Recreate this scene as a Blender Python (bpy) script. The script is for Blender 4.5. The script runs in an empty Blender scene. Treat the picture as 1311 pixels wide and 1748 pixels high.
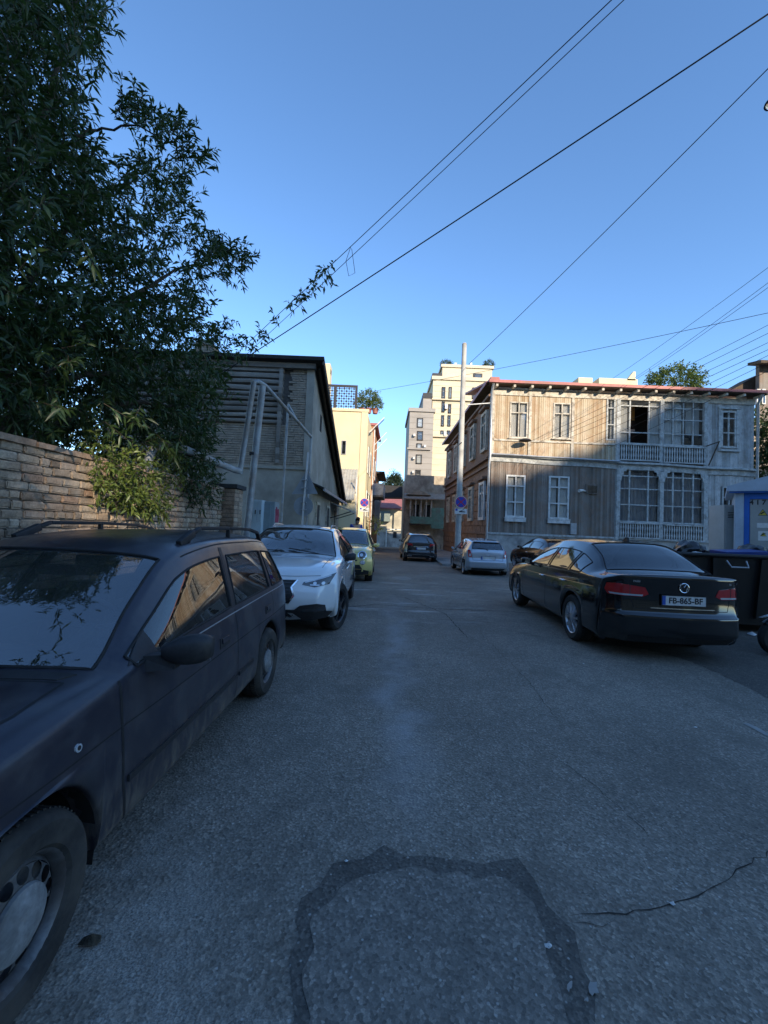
import bpy, bmesh, math, random
import numpy as np
from math import sin, cos, pi, radians, sqrt, atan2
from mathutils import Vector, Matrix
from mathutils.bvhtree import BVHTree
from mathutils.geometry import delaunay_2d_cdt, tessellate_polygon

random.seed(11); rng = np.random.default_rng(5)
S = bpy.context.scene
COL = S.collection

# ------------------------------------------------------------------ camera
FPX = 725.0; PW, PH = 1311.0, 1748.0          # focal length in photo pixels
CAMH = 1.52; PITCH = radians(2.05); ROLL = radians(2.3)
CAM = np.array([0.0, 0.0, CAMH])
_f = np.array([0, cos(PITCH), sin(PITCH)]); _r0 = np.array([1.0, 0, 0]); _u0 = np.array([0, -sin(PITCH), cos(PITCH)])
_r = _r0*cos(ROLL) + _u0*sin(ROLL); _u = -_r0*sin(ROLL) + _u0*cos(ROLL)
cd = bpy.data.cameras.new('camera'); cam = bpy.data.objects.new('camera', cd); COL.objects.link(cam)
cd.sensor_fit = 'VERTICAL'; cd.sensor_height = 36.0; cd.lens = FPX/PH*36.0
cd.clip_start = 0.05; cd.clip_end = 2000
cam.matrix_world = Matrix(((_r[0], _u[0], -_f[0], 0), (_r[1], _u[1], -_f[1], 0), (_r[2], _u[2], -_f[2], CAMH), (0, 0, 0, 1)))
S.camera = cam
# ------------------------------------------------------------------ light
SUN_AZ = radians(30)      # sun stands behind the camera, this far to its right
SUN_EL = radians(21)
w = bpy.data.worlds.new('World'); S.world = w; w.use_nodes = True
wn = w.node_tree.nodes; wl = w.node_tree.links
sky = wn.new('ShaderNodeTexSky'); sky.sky_type = 'NISHITA'; sky.sun_disc = False
sky.sun_elevation = SUN_EL; sky.altitude = 400; sky.air_density = 1.0; sky.dust_density = 0.0; sky.ozone_density = 4.0
_to = Vector((sin(SUN_AZ)*cos(SUN_EL), -cos(SUN_AZ)*cos(SUN_EL), sin(SUN_EL)))
sky.sun_rotation = atan2(_to.x, _to.y)
bg = wn['Background']; bg.inputs[1].default_value = 0.13
hs = wn.new('ShaderNodeHueSaturation'); hs.inputs['Saturation'].default_value = 1.05; hs.inputs['Value'].default_value = 1.0
wl.new(sky.outputs[0], hs.inputs['Color']); wl.new(hs.outputs[0], bg.inputs[0])
sd = bpy.data.lights.new('sun', 'SUN'); sd.energy = 2.8; sd.angle = radians(0.53); sd.color = (1.0, 0.86, 0.66)
so = bpy.data.objects.new('sun', sd); COL.objects.link(so); so.location = (20, -30, 40)
so.rotation_euler = _to.to_track_quat('Z', 'Y').to_euler()
S.view_settings.view_transform = 'Standard'; S.view_settings.look = 'None'
S.view_settings.exposure = 1.36; S.view_settings.gamma = 1.0; S.view_settings.use_curve_mapping = False
S.cycles.use_denoising = True
S.cycles.max_bounces = 8; S.cycles.transparent_max_bounces = 16; S.cycles.caustics_reflective = False; S.cycles.caustics_refractive = False

# ------------------------------------------------------------------ pixel -> place
def ray(px, py):
    d = _f*FPX + _r*(px-PW/2) - _u*(py-PH/2)
    return d
def P(px, py, Y):
    d = ray(px, py); return CAM + d*(Y/d[1])
def PX(px, py, X):
    d = ray(px, py); return CAM + d*(X/d[0])
def sstep(a, b, x):
    t = min(1, max(0, (x-a)/(b-a))); return t*t*(3-2*t)
def g(x, y):
    z = -0.02*max(0.0, min(y, 60.0)-8.0)
    z += 0.17*sstep(4.2, 6.2, x)*sstep(9, 15, y)
    return z
def G(px, py):
    d = ray(px, py); t = -CAMH/d[2] if d[2] < 0 else 50/d[1]
    for _ in range(30):
        p = CAM + d*t
        t = (g(p[0], p[1]) - CAMH)/d[2]
    p = CAM + d*t
    return np.array([p[0], p[1], g(p[0], p[1])])

# ------------------------------------------------------------------ objects
def tag(o, label=None, cat=None, group=None, kind=None):
    if label: o['label'] = label
    if cat: o['category'] = cat
    if group: o['group'] = group
    if kind: o['kind'] = kind
    return o
def thing(name, label, cat, loc=(0, 0, 0), rz=0, group=None):
    o = bpy.data.objects.new(name, None); COL.objects.link(o)
    o.location = tuple(float(c) for c in loc); o.rotation_euler = (0, 0, rz); o.empty_display_size = .2
    return tag(o, label, cat, group)
def link(name, me, parent=None, loc=None, rot=None):
    o = bpy.data.objects.new(name, me); COL.objects.link(o)
    if parent is not None: o.parent = parent
    if loc is not None: o.location = tuple(float(c) for c in loc)
    if rot is not None: o.rotation_euler = rot
    return o
def copy_tree(o, parent=None):
    c = o.copy(); COL.objects.link(c); c.parent = parent
    for ch in list(o.children):
        copy_tree(ch, c)
    return c

class MB:
    """collects shapes into one mesh"""
    def __init__(s): s.v = []; s.f = []; s.mi = []; s.cur = 0
    def add(s, vs, fs):
        b = len(s.v); s.v += [tuple(float(c) for c in q) for q in vs]
        for q in fs: s.f.append(tuple(b+i for i in q)); s.mi.append(s.cur)
        return s
    def box(s, x0, x1, y0, y1, z0, z1):
        return s.add([(x0, y0, z0), (x1, y0, z0), (x1, y1, z0), (x0, y1, z0), (x0, y0, z1), (x1, y0, z1), (x1, y1, z1), (x0, y1, z1)],
                     [(0, 3, 2, 1), (4, 5, 6, 7), (0, 1, 5, 4), (1, 2, 6, 5), (2, 3, 7, 6), (3, 0, 4, 7)])
    def hexa(s, p):   # 8 corners: bottom 4, top 4
        return s.add(p, [(0, 3, 2, 1), (4, 5, 6, 7), (0, 1, 5, 4), (1, 2, 6, 5), (2, 3, 7, 6), (3, 0, 4, 7)])
    def quad(s, a, b, c, d): return s.add([a, b, c, d], [(0, 1, 2, 3)])
    def beam(s, a, b, wx, wz, up=(0, 0, 1)):
        a = Vector(a); b = Vector(b); d = (b-a).normalized(); up = Vector(up)
        if abs(d.dot(up)) > .97: up = Vector((0, 1, 0))
        x = d.cross(up).normalized()*wx/2; z = x.cross(d).normalized()*wz/2
        return s.hexa([a-x-z, a+x-z, b+x-z, b-x-z, a-x+z, a+x+z, b+x+z, b-x+z])
    def tube(s, pts, r, n=8, closed=False, cap=True):
        pts = [Vector(p) for p in pts]; m = len(pts); rings = []; prev = None
        for i, p in enumerate(pts):
            if closed: t = pts[(i+1) % m]-pts[i-1]
            else: t = pts[min(i+1, m-1)]-pts[max(i-1, 0)]
            t.normalize()
            if prev is None:
                a = Vector((0, 0, 1)) if abs(t.z) < .9 else Vector((1, 0, 0)); x = t.cross(a).normalized()
            else:
                x = (prev - t*prev.dot(t)).normalized()
            prev = x; y = t.cross(x); rr = r[i] if hasattr(r, '__len__') else r
            rings.append([p + (x*cos(2*pi*k/n) + y*sin(2*pi*k/n))*rr for k in range(n)])
        vs = [q for rg in rings for q in rg]; fs = []
        for i in range(m if closed else m-1):
            j = (i+1) % m
            for k in range(n): fs.append((i*n+k, i*n+(k+1) % n, j*n+(k+1) % n, j*n+k))
        if cap and not closed: fs += [tuple(range(n-1, -1, -1)), tuple((m-1)*n+k for k in range(n))]
        return s.add(vs, fs)
    def lathe(s, prof, n=24, c=(0, 0, 0), axis='z', a0=0, a1=2*pi):
        vs = []; full = abs(a1-a0-2*pi) < 1e-6; m = n if full else n+1
        for k in range(m):
            a = a0+(a1-a0)*k/n
            for (r, h) in prof:
                if axis == 'z': vs.append((c[0]+r*cos(a), c[1]+r*sin(a), c[2]+h))
                elif axis == 'x': vs.append((c[0]+h, c[1]+r*cos(a), c[2]+r*sin(a)))
                else: vs.append((c[0]+r*cos(a), c[1]+h, c[2]+r*sin(a)))
        L = len(prof); fs = []
        for k in range(n):
            k2 = (k+1) % m
            for i in range(L-1): fs.append((k*L+i, k2*L+i, k2*L+i+1, k*L+i+1))
        return s.add(vs, fs)
    def prism(s, poly, d, axis='y', o=0.0):
        """poly 2D (a,b) extruded along axis from o to o+d ; axis y: (x,z), x: (y,z), z: (x,y)"""
        def pt(a, b, h): return (a, h, b) if axis == 'y' else ((h, a, b) if axis == 'x' else (a, b, h))
        n = len(poly); vs = [pt(a, b, o) for a, b in poly]+[pt(a, b, o+d) for a, b in poly]
        tris = tessellate_polygon([[Vector((a, b, 0)) for a, b in poly]])
        fs = [tuple(t) for t in tris]+[tuple(n+i for i in reversed(t)) for t in tris]
        fs += [(i, (i+1) % n, n+(i+1) % n, n+i) for i in range(n)]
        return s.add(vs, fs)
    def mesh(s, name, mats, smooth=False, fix=True):
        me = bpy.data.meshes.new(name); me.from_pydata(s.v, [], s.f)
        if not isinstance(mats, (list, tuple)): mats = [mats]
        for m in mats: me.materials.append(m)
        if len(mats) > 1: me.polygons.foreach_set('material_index', s.mi)
        if fix:
            bm = bmesh.new(); bm.from_mesh(me); bmesh.ops.recalc_face_normals(bm, faces=bm.faces); bm.to_mesh(me); bm.free()
        if smooth: smooth_me(me, smooth if smooth is not True else 40)
        me.update(); return me
    def build(s, name, mats, parent=None, smooth=False, loc=None, rot=None, fix=True):
        return link(name, s.mesh(name, mats, smooth, fix), parent, loc, rot)
def smooth_me(me, ang=40):
    me.polygons.foreach_set('use_smooth', [True]*len(me.polygons))
    me.set_sharp_from_angle(angle=radians(ang))
def bevel_me(me, w, seg=2):
    bm = bmesh.new(); bm.from_mesh(me); bmesh.ops.remove_doubles(bm, verts=bm.verts, dist=1e-5)
    bmesh.ops.bevel(bm, geom=[e for e in bm.edges if len(e.link_faces) == 2 and e.calc_face_angle(0) > .5], offset=w, segments=seg, affect='EDGES', profile=.6, clamp_overlap=True)
    bm.to_mesh(me); bm.free(); smooth_me(me, 50)
def rbox(name, x0, x1, y0, y1, z0, z1, m, parent=None, bev=.01, seg=2):
    o = MB().box(x0, x1, y0, y1, z0, z1).build(name, m, parent); bevel_me(o.data, bev, seg); return o

# ------------------------------------------------------------------ materials
class NT:
    def __init__(s, name):
        s.m = bpy.data.materials.new(name); s.m.use_nodes = True; s.t = s.m.node_tree
        s.b = s.t.nodes['Principled BSDF']; s.out = s.t.nodes['Material Output']; s._c = {}
    def n(s, typ, **kw):
        nd = s.t.nodes.new('ShaderNode'+typ)
        for k, v in kw.items(): setattr(nd, k, v)
        return nd
    def l(s, a, b): s.t.links.new(a, b)
    def put(s, sock, v):
        if hasattr(v, 'is_output'): s.l(v, sock)
        else:
            if isinstance(v, (tuple, list)) and len(v) == 3 and sock.type == 'RGBA': v = (*v, 1)
            sock.default_value = v
    def coord(s, which='Object', scale=(1, 1, 1), loc=(0, 0, 0), rot=(0, 0, 0)):
        key = (which, tuple(scale), tuple(loc), tuple(rot))
        if key in s._c: return s._c[key]
        tc = s.n('TexCoord'); mp = s.n('Mapping'); mp.inputs['Scale'].default_value = scale; mp.inputs['Location'].default_value = loc
        mp.inputs['Rotation'].default_value = rot
        s.l(tc.outputs[which], mp.inputs[0]); s._c[key] = mp.outputs[0]; return mp.outputs[0]
    def world(s, scale=(1, 1, 1)):
        ge = s.n('NewGeometry'); mp = s.n('Mapping'); mp.inputs['Scale'].default_value = scale
        s.l(ge.outputs['Position'], mp.inputs[0]); return mp.outputs[0]
    def noise(s, vec, scale=5, detail=4, rough=.55, dist=0):
        nd = s.n('TexNoise'); nd.inputs['Scale'].default_value = scale; nd.inputs['Detail'].default_value = detail
        nd.inputs['Roughness'].default_value = rough; nd.inputs['Distortion'].default_value = dist
        s.l(vec, nd.inputs['Vector']); return nd.outputs[0]
    def vor(s, vec, scale=5, feat='F1', out=0, rnd=1.0):
        nd = s.n('TexVoronoi', feature=feat); nd.inputs['Scale'].default_value = scale; nd.inputs['Randomness'].default_value = rnd
        s.l(vec, nd.inputs['Vector']); return nd.outputs[out]
    def ramp(s, fac, stops, interp='LINEAR'):
        nd = s.n('ValToRGB'); cr = nd.color_ramp; cr.interpolation = interp
        while len(cr.elements) < len(stops): cr.elements.new(.5)
        for e, (p, c) in zip(cr.elements, stops):
            e.position = p; e.color = (c, c, c, 1) if not isinstance(c, (tuple, list)) else (*c, 1)
        s.put(nd.inputs[0], fac); return nd.outputs[0]
    def mix(s, f, a, b, mode='MIX'):
        nd = s.n('Mix', data_type='RGBA', blend_type=mode)
        s.put(nd.inputs[0], f); s.put(nd.inputs[6], a); s.put(nd.inputs[7], b); return nd.outputs[2]
    def math(s, op, a, b=0.0, c=0.0):
        nd = s.n('Math', operation=op); s.put(nd.inputs[0], a); s.put(nd.inputs[1], b); s.put(nd.inputs[2], c); return nd.outputs[0]
    def sep(s, vec):
        nd = s.n('SeparateXYZ'); s.l(vec, nd.inputs[0]); return nd.outputs
    def bump(s, h, strength=.3, dist=.01):
        nd = s.n('Bump'); nd.inputs['Strength'].default_value = strength; nd.inputs['Distance'].default_value = dist
        s.put(nd.inputs['Height'], h); s.l(nd.outputs[0], s.b.inputs['Normal']); return nd
    def set(s, **kw):
        nm = dict(col='Base Color', rough='Roughness', metal='Metallic', coat='Coat Weight', coatr='Coat Roughness', spec='Specular IOR Level', alpha='Alpha', trans='Transmission Weight', emc='Emission Color', ems='Emission Strength', ior='IOR')
        for k, v in kw.items(): s.put(s.b.inputs[nm[k]], v)
        return s
def sc(c, k): return tuple(min(1, x*k) for x in c)
def rough_mat(name, col, rough=.8, var=.35, scale=6, bump=.25, bd=.01, dirt=None, stretch=(1, 1, 1), metal=0.0, fine=60, spec=.3, perobj=0.0):
    """generic worn surface: two scales of noise on colour, fine bump"""
    t = NT(name); v = t.coord('Object', stretch)
    a = t.noise(v, scale, 6, .6); b = t.noise(v, fine, 3, .6)
    f = t.math('ADD', t.math('MULTIPLY', a, .7), t.math('MULTIPLY', b, .3))
    c = t.ramp(f, [(.3, sc(col, 1-var)), (.5, col), (.7, sc(col, 1+var))])
    if dirt:
        d = t.ramp(t.noise(v, scale*.35, 5, .65), [(.48, 0.0), (.66, 1.0)])
        c = t.mix(t.math('MULTIPLY', d, .8), c, dirt)
    if perobj:
        oi = t.n('ObjectInfo'); r = t.ramp(oi.outputs['Random'], [(0, 1-perobj), (1, 1+perobj)])
        c = t.mix(1.0, c, r, 'MULTIPLY')
    t.set(col=c, rough=rough, metal=metal, spec=spec); t.bump(f, bump, bd); return t.m
def plain(name, col, rough=.5, metal=0.0, coat=0.0, spec=.5):
    t = NT(name); v = t.coord('Object'); n_ = t.noise(v, 14, 4)
    t.set(col=t.ramp(n_, [(.3, sc(col, .85)), (.7, sc(col, 1.12))]), rough=t.ramp(n_, [(.3, rough*.85), (.7, min(1, rough*1.15))]), metal=metal, coat=coat, spec=spec)
    return t.m
def glass_mat(name, tint=(.5, .55, .55), rough=.0, ior=1.5, dirt=.04):
    t = NT(name); N = t.t.nodes; N.remove(t.b)
    tr = t.n('BsdfTransparent'); tr.inputs[0].default_value = (*tint, 1)
    gl = t.n('BsdfGlossy'); gl.inputs['Roughness'].default_value = rough; gl.inputs[0].default_value = (1, 1, 1, 1)
    lw = t.n('LayerWeight'); lw.inputs[0].default_value = .5; f0 = ((ior-1)/(ior+1))**2
    fr = t.math('ADD', t.math('MULTIPLY', t.math('POWER', lw.outputs['Facing'], 5.0), 1-f0), f0)
    mx = t.n('MixShader'); t.l(fr, mx.inputs[0]); t.l(tr.outputs[0], mx.inputs[1]); t.l(gl.outputs[0], mx.inputs[2])
    df = t.n('BsdfDiffuse'); df.inputs[0].default_value = (.35, .36, .36, 1)
    v = t.coord('Object'); d = t.ramp(t.noise(v, 3, 5, .7), [(.35, dirt*.5), (.75, dirt*1.6)])
    m2 = t.n('MixShader'); t.l(d, m2.inputs[0]); t.l(mx.outputs[0], m2.inputs[1]); t.l(df.outputs[0], m2.inputs[2])
    t.l(m2.outputs[0], t.out.inputs[0]); return t.m
M = {}
M['glass'] = glass_mat('car_glass', (.42, .46, .47), ior=2.2, dirt=.03)
M['glass_dark'] = glass_mat('tinted_glass', (.10, .11, .12), ior=2.2, dirt=.02)
M['glass_screen'] = glass_mat('windscreen_glass', (.50, .54, .55), ior=2.9, dirt=.05)
# ================================================================== GROUND
def asphalt(name, col=(.205, .178, .145), spots=True, stain=True, k=1.0):
    t = NT(name); v = t.world()
    sp = t.vor(v, 85, out=1); spn = t.n('RGBToBW'); t.l(sp, spn.inputs[0])
    fine = t.noise(v, 160, 2, .6); mid = t.noise(v, 9, 5, .6); big = t.noise(v, .55, 5, .6)
    f = t.math('ADD', t.math('MULTIPLY', spn.outputs[0], .42), t.math('ADD', t.math('MULTIPLY', fine, .34), t.math('MULTIPLY', mid, .24)))
    c = t.ramp(f, [(.2, sc(col, .35)), (.44, sc(col, .85)), (.60, sc(col, 1.2)), (.78, sc(col, 2.2))])
    chip = t.math('MULTIPLY', t.ramp(t.vor(v, 62, out=1), [(.80, 0.0), (.88, .7)]), t.ramp(t.vor(v, 62), [(.25, 1.0), (.42, 0.0)])); c = t.mix(chip, c, (.46, .44, .40))
    c = t.mix(1.0, c, t.ramp(big, [(.3, .74), (.5, 1.0), (.72, 1.25)]), 'MULTIPLY')
    patchy = t.ramp(t.noise(v, 1.7, 6, .7, .6), [(.52, 0.0), (.68, .55)])
    c = t.mix(patchy, c, sc(col, .55))
    if stain:                                                       # pale dried run-off down the middle of the street
        x, y, z = t.sep(v)
        wob = t.math('MULTIPLY', t.math('SUBTRACT', t.noise(t.world((0, .55, 0)), 1.0, 4, .6), .5), 1.5)
        xc = t.math('ADD', t.math('MULTIPLY', t.math('SUBTRACT', y, 3.0), .03), t.math('ADD', wob, .16))
        d = t.math('ABSOLUTE', t.math('SUBTRACT', x, xc))
        band = t.ramp(d, [(.0, 1.0), (.06, .8), (.26, 0.0)])
        along = t.math('MULTIPLY', t.ramp(t.math('MULTIPLY', y, .1), [(.20, 0.0), (.30, .9), (.62, .8), (.95, .3), (1.0, .0)]), t.ramp(t.noise(v, 2.4, 5, .7), [(.36, .15), (.62, 1.0)]))
        c = t.mix(t.math('MULTIPLY', t.math('MULTIPLY', band, along), .75), c, (.34, .33, .32))
        near = t.math('MULTIPLY', t.ramp(t.math('ADD', t.math('MULTIPLY', y, .3), t.math('MULTIPLY', x, .35)), [(.10, 1.0), (.45, 0.0)]), t.ramp(t.noise(v, 2.1, 6, .72), [(.46, 0.0), (.58, 1.0)]))   # coarse worn aggregate by the kerb
        c = t.mix(t.math('MULTIPLY', near, t.ramp(fine, [(.42, .1), (.6, .8)])), c, (.42, .40, .36))
        w2 = t.ramp(t.noise(t.world((.6, 2.2, 0)), .9, 6, .68), [(.56, 0.0), (.68, .75)])    # dusty washes across the road where the gutters cross
        zone = t.ramp(t.math('MULTIPLY', y, .05), [(.33, 0.0), (.40, 1.0), (.62, 1.0), (.72, .0)])
        c = t.mix(t.math('MULTIPLY', w2, zone), c, (.50, .475, .44))
    t.set(col=c, rough=t.ramp(f, [(.3, .75), (.8, .98)]), spec=.35)
    h = t.math('ADD', t.math('MULTIPLY', t.vor(v, 85, 'SMOOTH_F1'), .7), t.math('MULTIPLY', mid, .5))
    t.bump(h, .75*k, .008); return t.m
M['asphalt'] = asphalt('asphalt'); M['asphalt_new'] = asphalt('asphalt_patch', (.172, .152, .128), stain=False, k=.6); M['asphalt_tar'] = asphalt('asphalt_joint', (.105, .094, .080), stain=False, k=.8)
M['asphalt_pale'] = asphalt('asphalt_worn_pale', (.24, .22, .19), stain=False)
M['concrete'] = rough_mat('concrete', (.30, .29, .27), .9, .3, 4, .4, .01, dirt=(.14, .13, .12))
M['soil'] = rough_mat('dry_soil', (.11, .085, .06), .95, .5, 8, .6, .02)
def sheet(xs, ys, dz=0.0):
    m = MB(); vs = [(x, y, g(x, y)+dz) for y in ys for x in xs]; nx = len(xs)
    m.add(vs, [(j*nx+i, j*nx+i+1, (j+1)*nx+i+1, (j+1)*nx+i) for j in range(len(ys)-1) for i in range(nx-1)]); return m
xs = sorted(set([-500, -200, -80, -40, -20, -12]+list(np.arange(-8, 16.01, .5))+[20, 30, 60, 150, 500]))
ys = sorted(set([-500, -200, -80, -40, -20, -10]+list(np.arange(-6, 62.1, 1.0))+[80, 120, 200, 500, 1200]))
ground = tag(sheet(xs, ys, -.012).build('ground', M['soil'], smooth=80, fix=False), kind='structure')
road = tag(sheet(list(np.arange(-3.6, 22.1, .4)), list(np.arange(-14, 62.1, .5))).build('road', M['asphalt'], smooth=80, fix=False), kind='structure')
def blob(pts, dz, name, mt, rag=.03, parent=None):
    """irregular flat sheet from photo pixels on the road"""
    w3 = [G(a, b) for a, b in pts]; out = []
    for i in range(len(w3)):
        p, q = w3[i], w3[(i+1) % len(w3)]; L = np.linalg.norm(q-p); n = max(1, int(L/.07))
        for k in range(n):
            r = p+(q-p)*k/n; out.append((r[0]+random.uniform(-rag, rag), r[1]+random.uniform(-rag, rag)))
    tr = tessellate_polygon([[Vector((a, b, 0)) for a, b in out]])
    m = MB().add([(a, b, g(a, b)+dz) for a, b in out], [tuple(t) for t in tr])
    o = m.build(name, mt, parent or road, fix=False)
    for p in o.data.polygons:
        if p.normal.z < 0: p.flip()
    return o
blob([(490, 1790), (500, 1640), (520, 1540), (560, 1480), (625, 1462), (655, 1438), (700, 1462), (770, 1470), (850, 1475), (880, 1468), (915, 1500), (935, 1540), (975, 1590), (985, 1650), (1010, 1700), (1040, 1800)], .003, 'patch_joint', M['asphalt_tar'], .022)
blob([(515, 1800), (522, 1660), (540, 1560), (585, 1512), (690, 1482), (780, 1494), (870, 1508), (905, 1545), (930, 1590), (945, 1640), (965, 1700), (990, 1810)], .0065, 'patch', M['asphalt_new'], .022)
blob([(670, 985), (690, 984), (702, 987), (700, 991), (680, 991), (668, 989)], .004, 'patch', M['asphalt_pale'], .03)
blob([(1020, 1098), (1100, 1108), (1170, 1126), (1240, 1156), (1311, 1192), (1420, 1240), (1420, 1000), (1240, 985), (1120, 1020)], .003, 'patch', M['asphalt_tar'], .03)  # dark area of shade and darker asphalt, both put into this sheet
def crack(pix, w0, name='crack'):
    w3 = [G(a, b) for a, b in pix]; L = []; 
    for i in range(len(w3)-1):
        n = max(2, int(np.linalg.norm(w3[i+1]-w3[i])/.05))
        for k in range(n): L.append(w3[i]+(w3[i+1]-w3[i])*k/n)
    L = [p+np.array([random.uniform(-.012, .012), random.uniform(-.012, .012), 0]) for p in L]; m = MB(); vs = []; fs = []
    for i, p in enumerate(L):
        t = L[min(i+1, len(L)-1)]-L[max(i-1, 0)]; t = t/max(np.linalg.norm(t), 1e-6); b = np.array([-t[1], t[0], 0])*w0*random.uniform(.25, 1)*(1 if 0 < i < len(L)-1 else .1)
        for q in (p-b, p+b): vs.append((q[0], q[1], g(q[0], q[1])+.0025))
    for i in range(len(L)-1): fs.append((2*i, 2*i+1, 2*i+3, 2*i+2))
    o = m.add(vs, fs).build(name, M['crackdark'], road, fix=False)
M['crackdark'] = rough_mat('crack_dirt', (.035, .032, .028), 1.0)
crack([(970, 1562), (1040, 1562), (1110, 1556), (1180, 1535), (1240, 1500), (1311, 1455), (1400, 1400)], .0035)
crack([(975, 1578), (1030, 1580), (1080, 1572)], .0025)
crack([(560, 1040), (640, 1032), (760, 1040), (870, 1044), (960, 1052)], .02)
crack([(930, 1280), (1000, 1330), (1080, 1400), (1120, 1440)], .0022)
crack([(820, 1080), (900, 1160), (960, 1240)], .0028)
crack([(690, 1020), (760, 1048), (800, 1090)], .01)
# pavement strip along the left wall and further down the street
def slab(pts, h, name, mt, bev=.015):
    n = len(pts); m = MB(); vs = [(x, y, g(x, y)-.05) for x, y in pts]+[(x, y, g(x, y)+h) for x, y in pts]
    m.add(vs, [tuple(range(n, 2*n))]+[(i, (i+1) % n, n+(i+1) % n, n+i) for i in range(n)])
    o = m.build(name, mt); tag(o, kind='structure'); return o
slab([(-3.3, -6), (-2.86, -6), (-2.86, 11), (-3.3, 11)], .09, 'pavement', M['concrete'])
slab([(-2.6, 11.4), (-2.25, 11.4), (-2.25, 16.9), (-.85, 17.0), (-1.15, 30), (-1.25, 34), (-2.6, 34)], .20, 'pavement', M['concrete'])
slab([(2.95, 21.0), (5.9, 21.0), (5.9, 41), (3.9, 41)], .10, 'pavement', M['concrete'])
# litter and stones lying on the road
M['paper'] = plain('paper_scrap', (.62, .62, .60), .8); M['stone'] = rough_mat('stone', (.30, .29, .27), .9)
def scrap(px, py, w_, mt, lab, h=.012):
    p = G(px, py); m = MB(); n = 7; vs = [(0, 0, h)]
    for k in range(n):
        a = 2*pi*k/n; r = w_*random.uniform(.6, 1.1); vs.append((r*cos(a), r*sin(a)*.7, random.uniform(.001, h*.6)))
    m.add(vs, [(0, 1+k, 1+(k+1) % n) for k in range(n)]+[tuple(range(n, 0, -1))])
    o = m.build('litter', mt, loc=(p[0], p[1], p[2]+.004)); tag(o, lab, 'litter', 'scraps lying on the road')
for (px, py, w_, lab) in ((1148, 1546, .014, 'white crumpled scrap lying in the road crack'), (591, 1473, .012, 'pale scrap on the dark joint of the asphalt patch'), (937, 1618, .017, 'small pale scrap on the right joint of the asphalt patch'),
                          (996, 1134, .016, 'white scrap on the road behind the black saloon'), (751, 1132, .014, 'lone white speck of litter in the middle of the road'), (1187, 1243, .016, 'white scrap on the road near the painted streak')):
    scrap(px, py, w_, M['paper'], lab)
for (px, py, a) in ((1012, 1690, 13), (972, 1688, 8), (936, 1616, 5), (1000, 1712, 4)):
    k_ = 11; rr_ = [a*random.uniform(.45, 1.15) for _ in range(k_)]
    blob([(px+rr_[q]*cos(2*pi*q/k_)*.9, py+rr_[q]*sin(2*pi*q/k_)*1.3) for q in range(k_)], .010, 'lime_stain', M['concrete'], .004)
blob([(1266, 1234), (1280, 1236), (1311, 1252), (1330, 1266), (1300, 1254)], .004, 'paint_streak', M['concrete'], .012)
scrap(155, 1612, .045, rough_mat('dirt_clod', (.05, .042, .03), 1.0, .5, 30, .8, .02), 'dark clod of leaf dirt beside the front wheel of the estate car', .03)
scrap(1284, 1085, .09, M['paper'], 'white crumpled bag on the ground beside the black skip', .06)

# ================================================================== BRICK WALL at the left
t = NT('old_brick'); v = t.coord('Object'); oi = t.n('ObjectInfo'); rnd = oi.outputs['Random']
base = t.ramp(rnd, [(0, (.24, .175, .125)), (.25, (.33, .25, .18)), (.5, (.40, .31, .225)), (.75, (.31, .20, .135)), (1, (.46, .37, .28))])
n1 = t.noise(t.world(), 7, 6, .65); n2 = t.noise(t.world(), 45, 4, .6)
cc = t.mix(1.0, base, t.ramp(n1, [(.3, .6), (.5, 1.0), (.7, 1.35)]), 'MULTIPLY'); cc = t.mix(1.0, cc, t.ramp(n2, [(.3, .75), (.7, 1.2)]), 'MULTIPLY')
cc = t.mix(t.ramp(t.noise(t.world(), 3.2, 5, .7), [(.55, 0.0), (.72, .6)]), cc, (.32, .30, .27))
t.set(col=cc, rough=.9, spec=.25); t.bump(t.math('ADD', n1, t.math('MULTIPLY', n2, .5)), .6, .012); M['brick'] = t.m
M['mortar'] = rough_mat('mortar', (.14, .125, .11), .95, .35, 12, .6, .01, dirt=(.10, .09, .08))
WX = -3.25; WTOP = 2.14
wall = thing('brick_wall', 'old brown brick boundary wall behind the dark estate car', 'wall', (WX, 0, 0))
MB().box(-.22, -.026, -6, 8.52, -.05, WTOP-.01).build('mortar_core', M['mortar'], wall)
def brick_mesh(L, H, D, k):
    m = MB().box(-D, 0, -L/2, L/2, -H/2, H/2); me = m.mesh('brick', M['brick'])
    bm = bmesh.new(); bm.from_mesh(me); bmesh.ops.bevel(bm, geom=bm.edges[:], offset=.011, segments=2, affect='EDGES')
    for vv in bm.verts: vv.co += Vector((random.uniform(-.005, .004), random.uniform(-.006, .006), random.uniform(-.005, .005)))
    bm.to_mesh(me); bm.free(); return me
bm_l = [brick_mesh(.232, .070, .06, k) for k in range(5)]; bm_s = [brick_mesh(.112, .070, .06, k) for k in range(3)]
rest = MB(); cnt = 0; z = WTOP-.045; row = 0
while z > .02:
    y = -6+random.uniform(0, .25); 
    while y < 8.4:
        sm = random.random() < .22; L = .122 if sm else .243
        yc = y+L/2
        if yc < 8.45:
            if z > 1.05 and 3.0 < yc < 8.5 and cnt < 298:
                o = link('brick', random.choice(bm_s if sm else bm_l), wall, (random.uniform(-.006, .007), yc, z+random.uniform(-.004, .004)), (random.uniform(-.02, .02), random.uniform(-.01, .01), random.uniform(-.015, .015))); cnt += 1
            else: rest.box(-.06, random.uniform(-.005, .006), y+.005, y+L-.006, z-.035, z+.035)
        y += L
    z -= .084; row += 1
tag(rest.build('brick_courses', M['brick'], wall), kind='stuff')
cap = MB()
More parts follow.
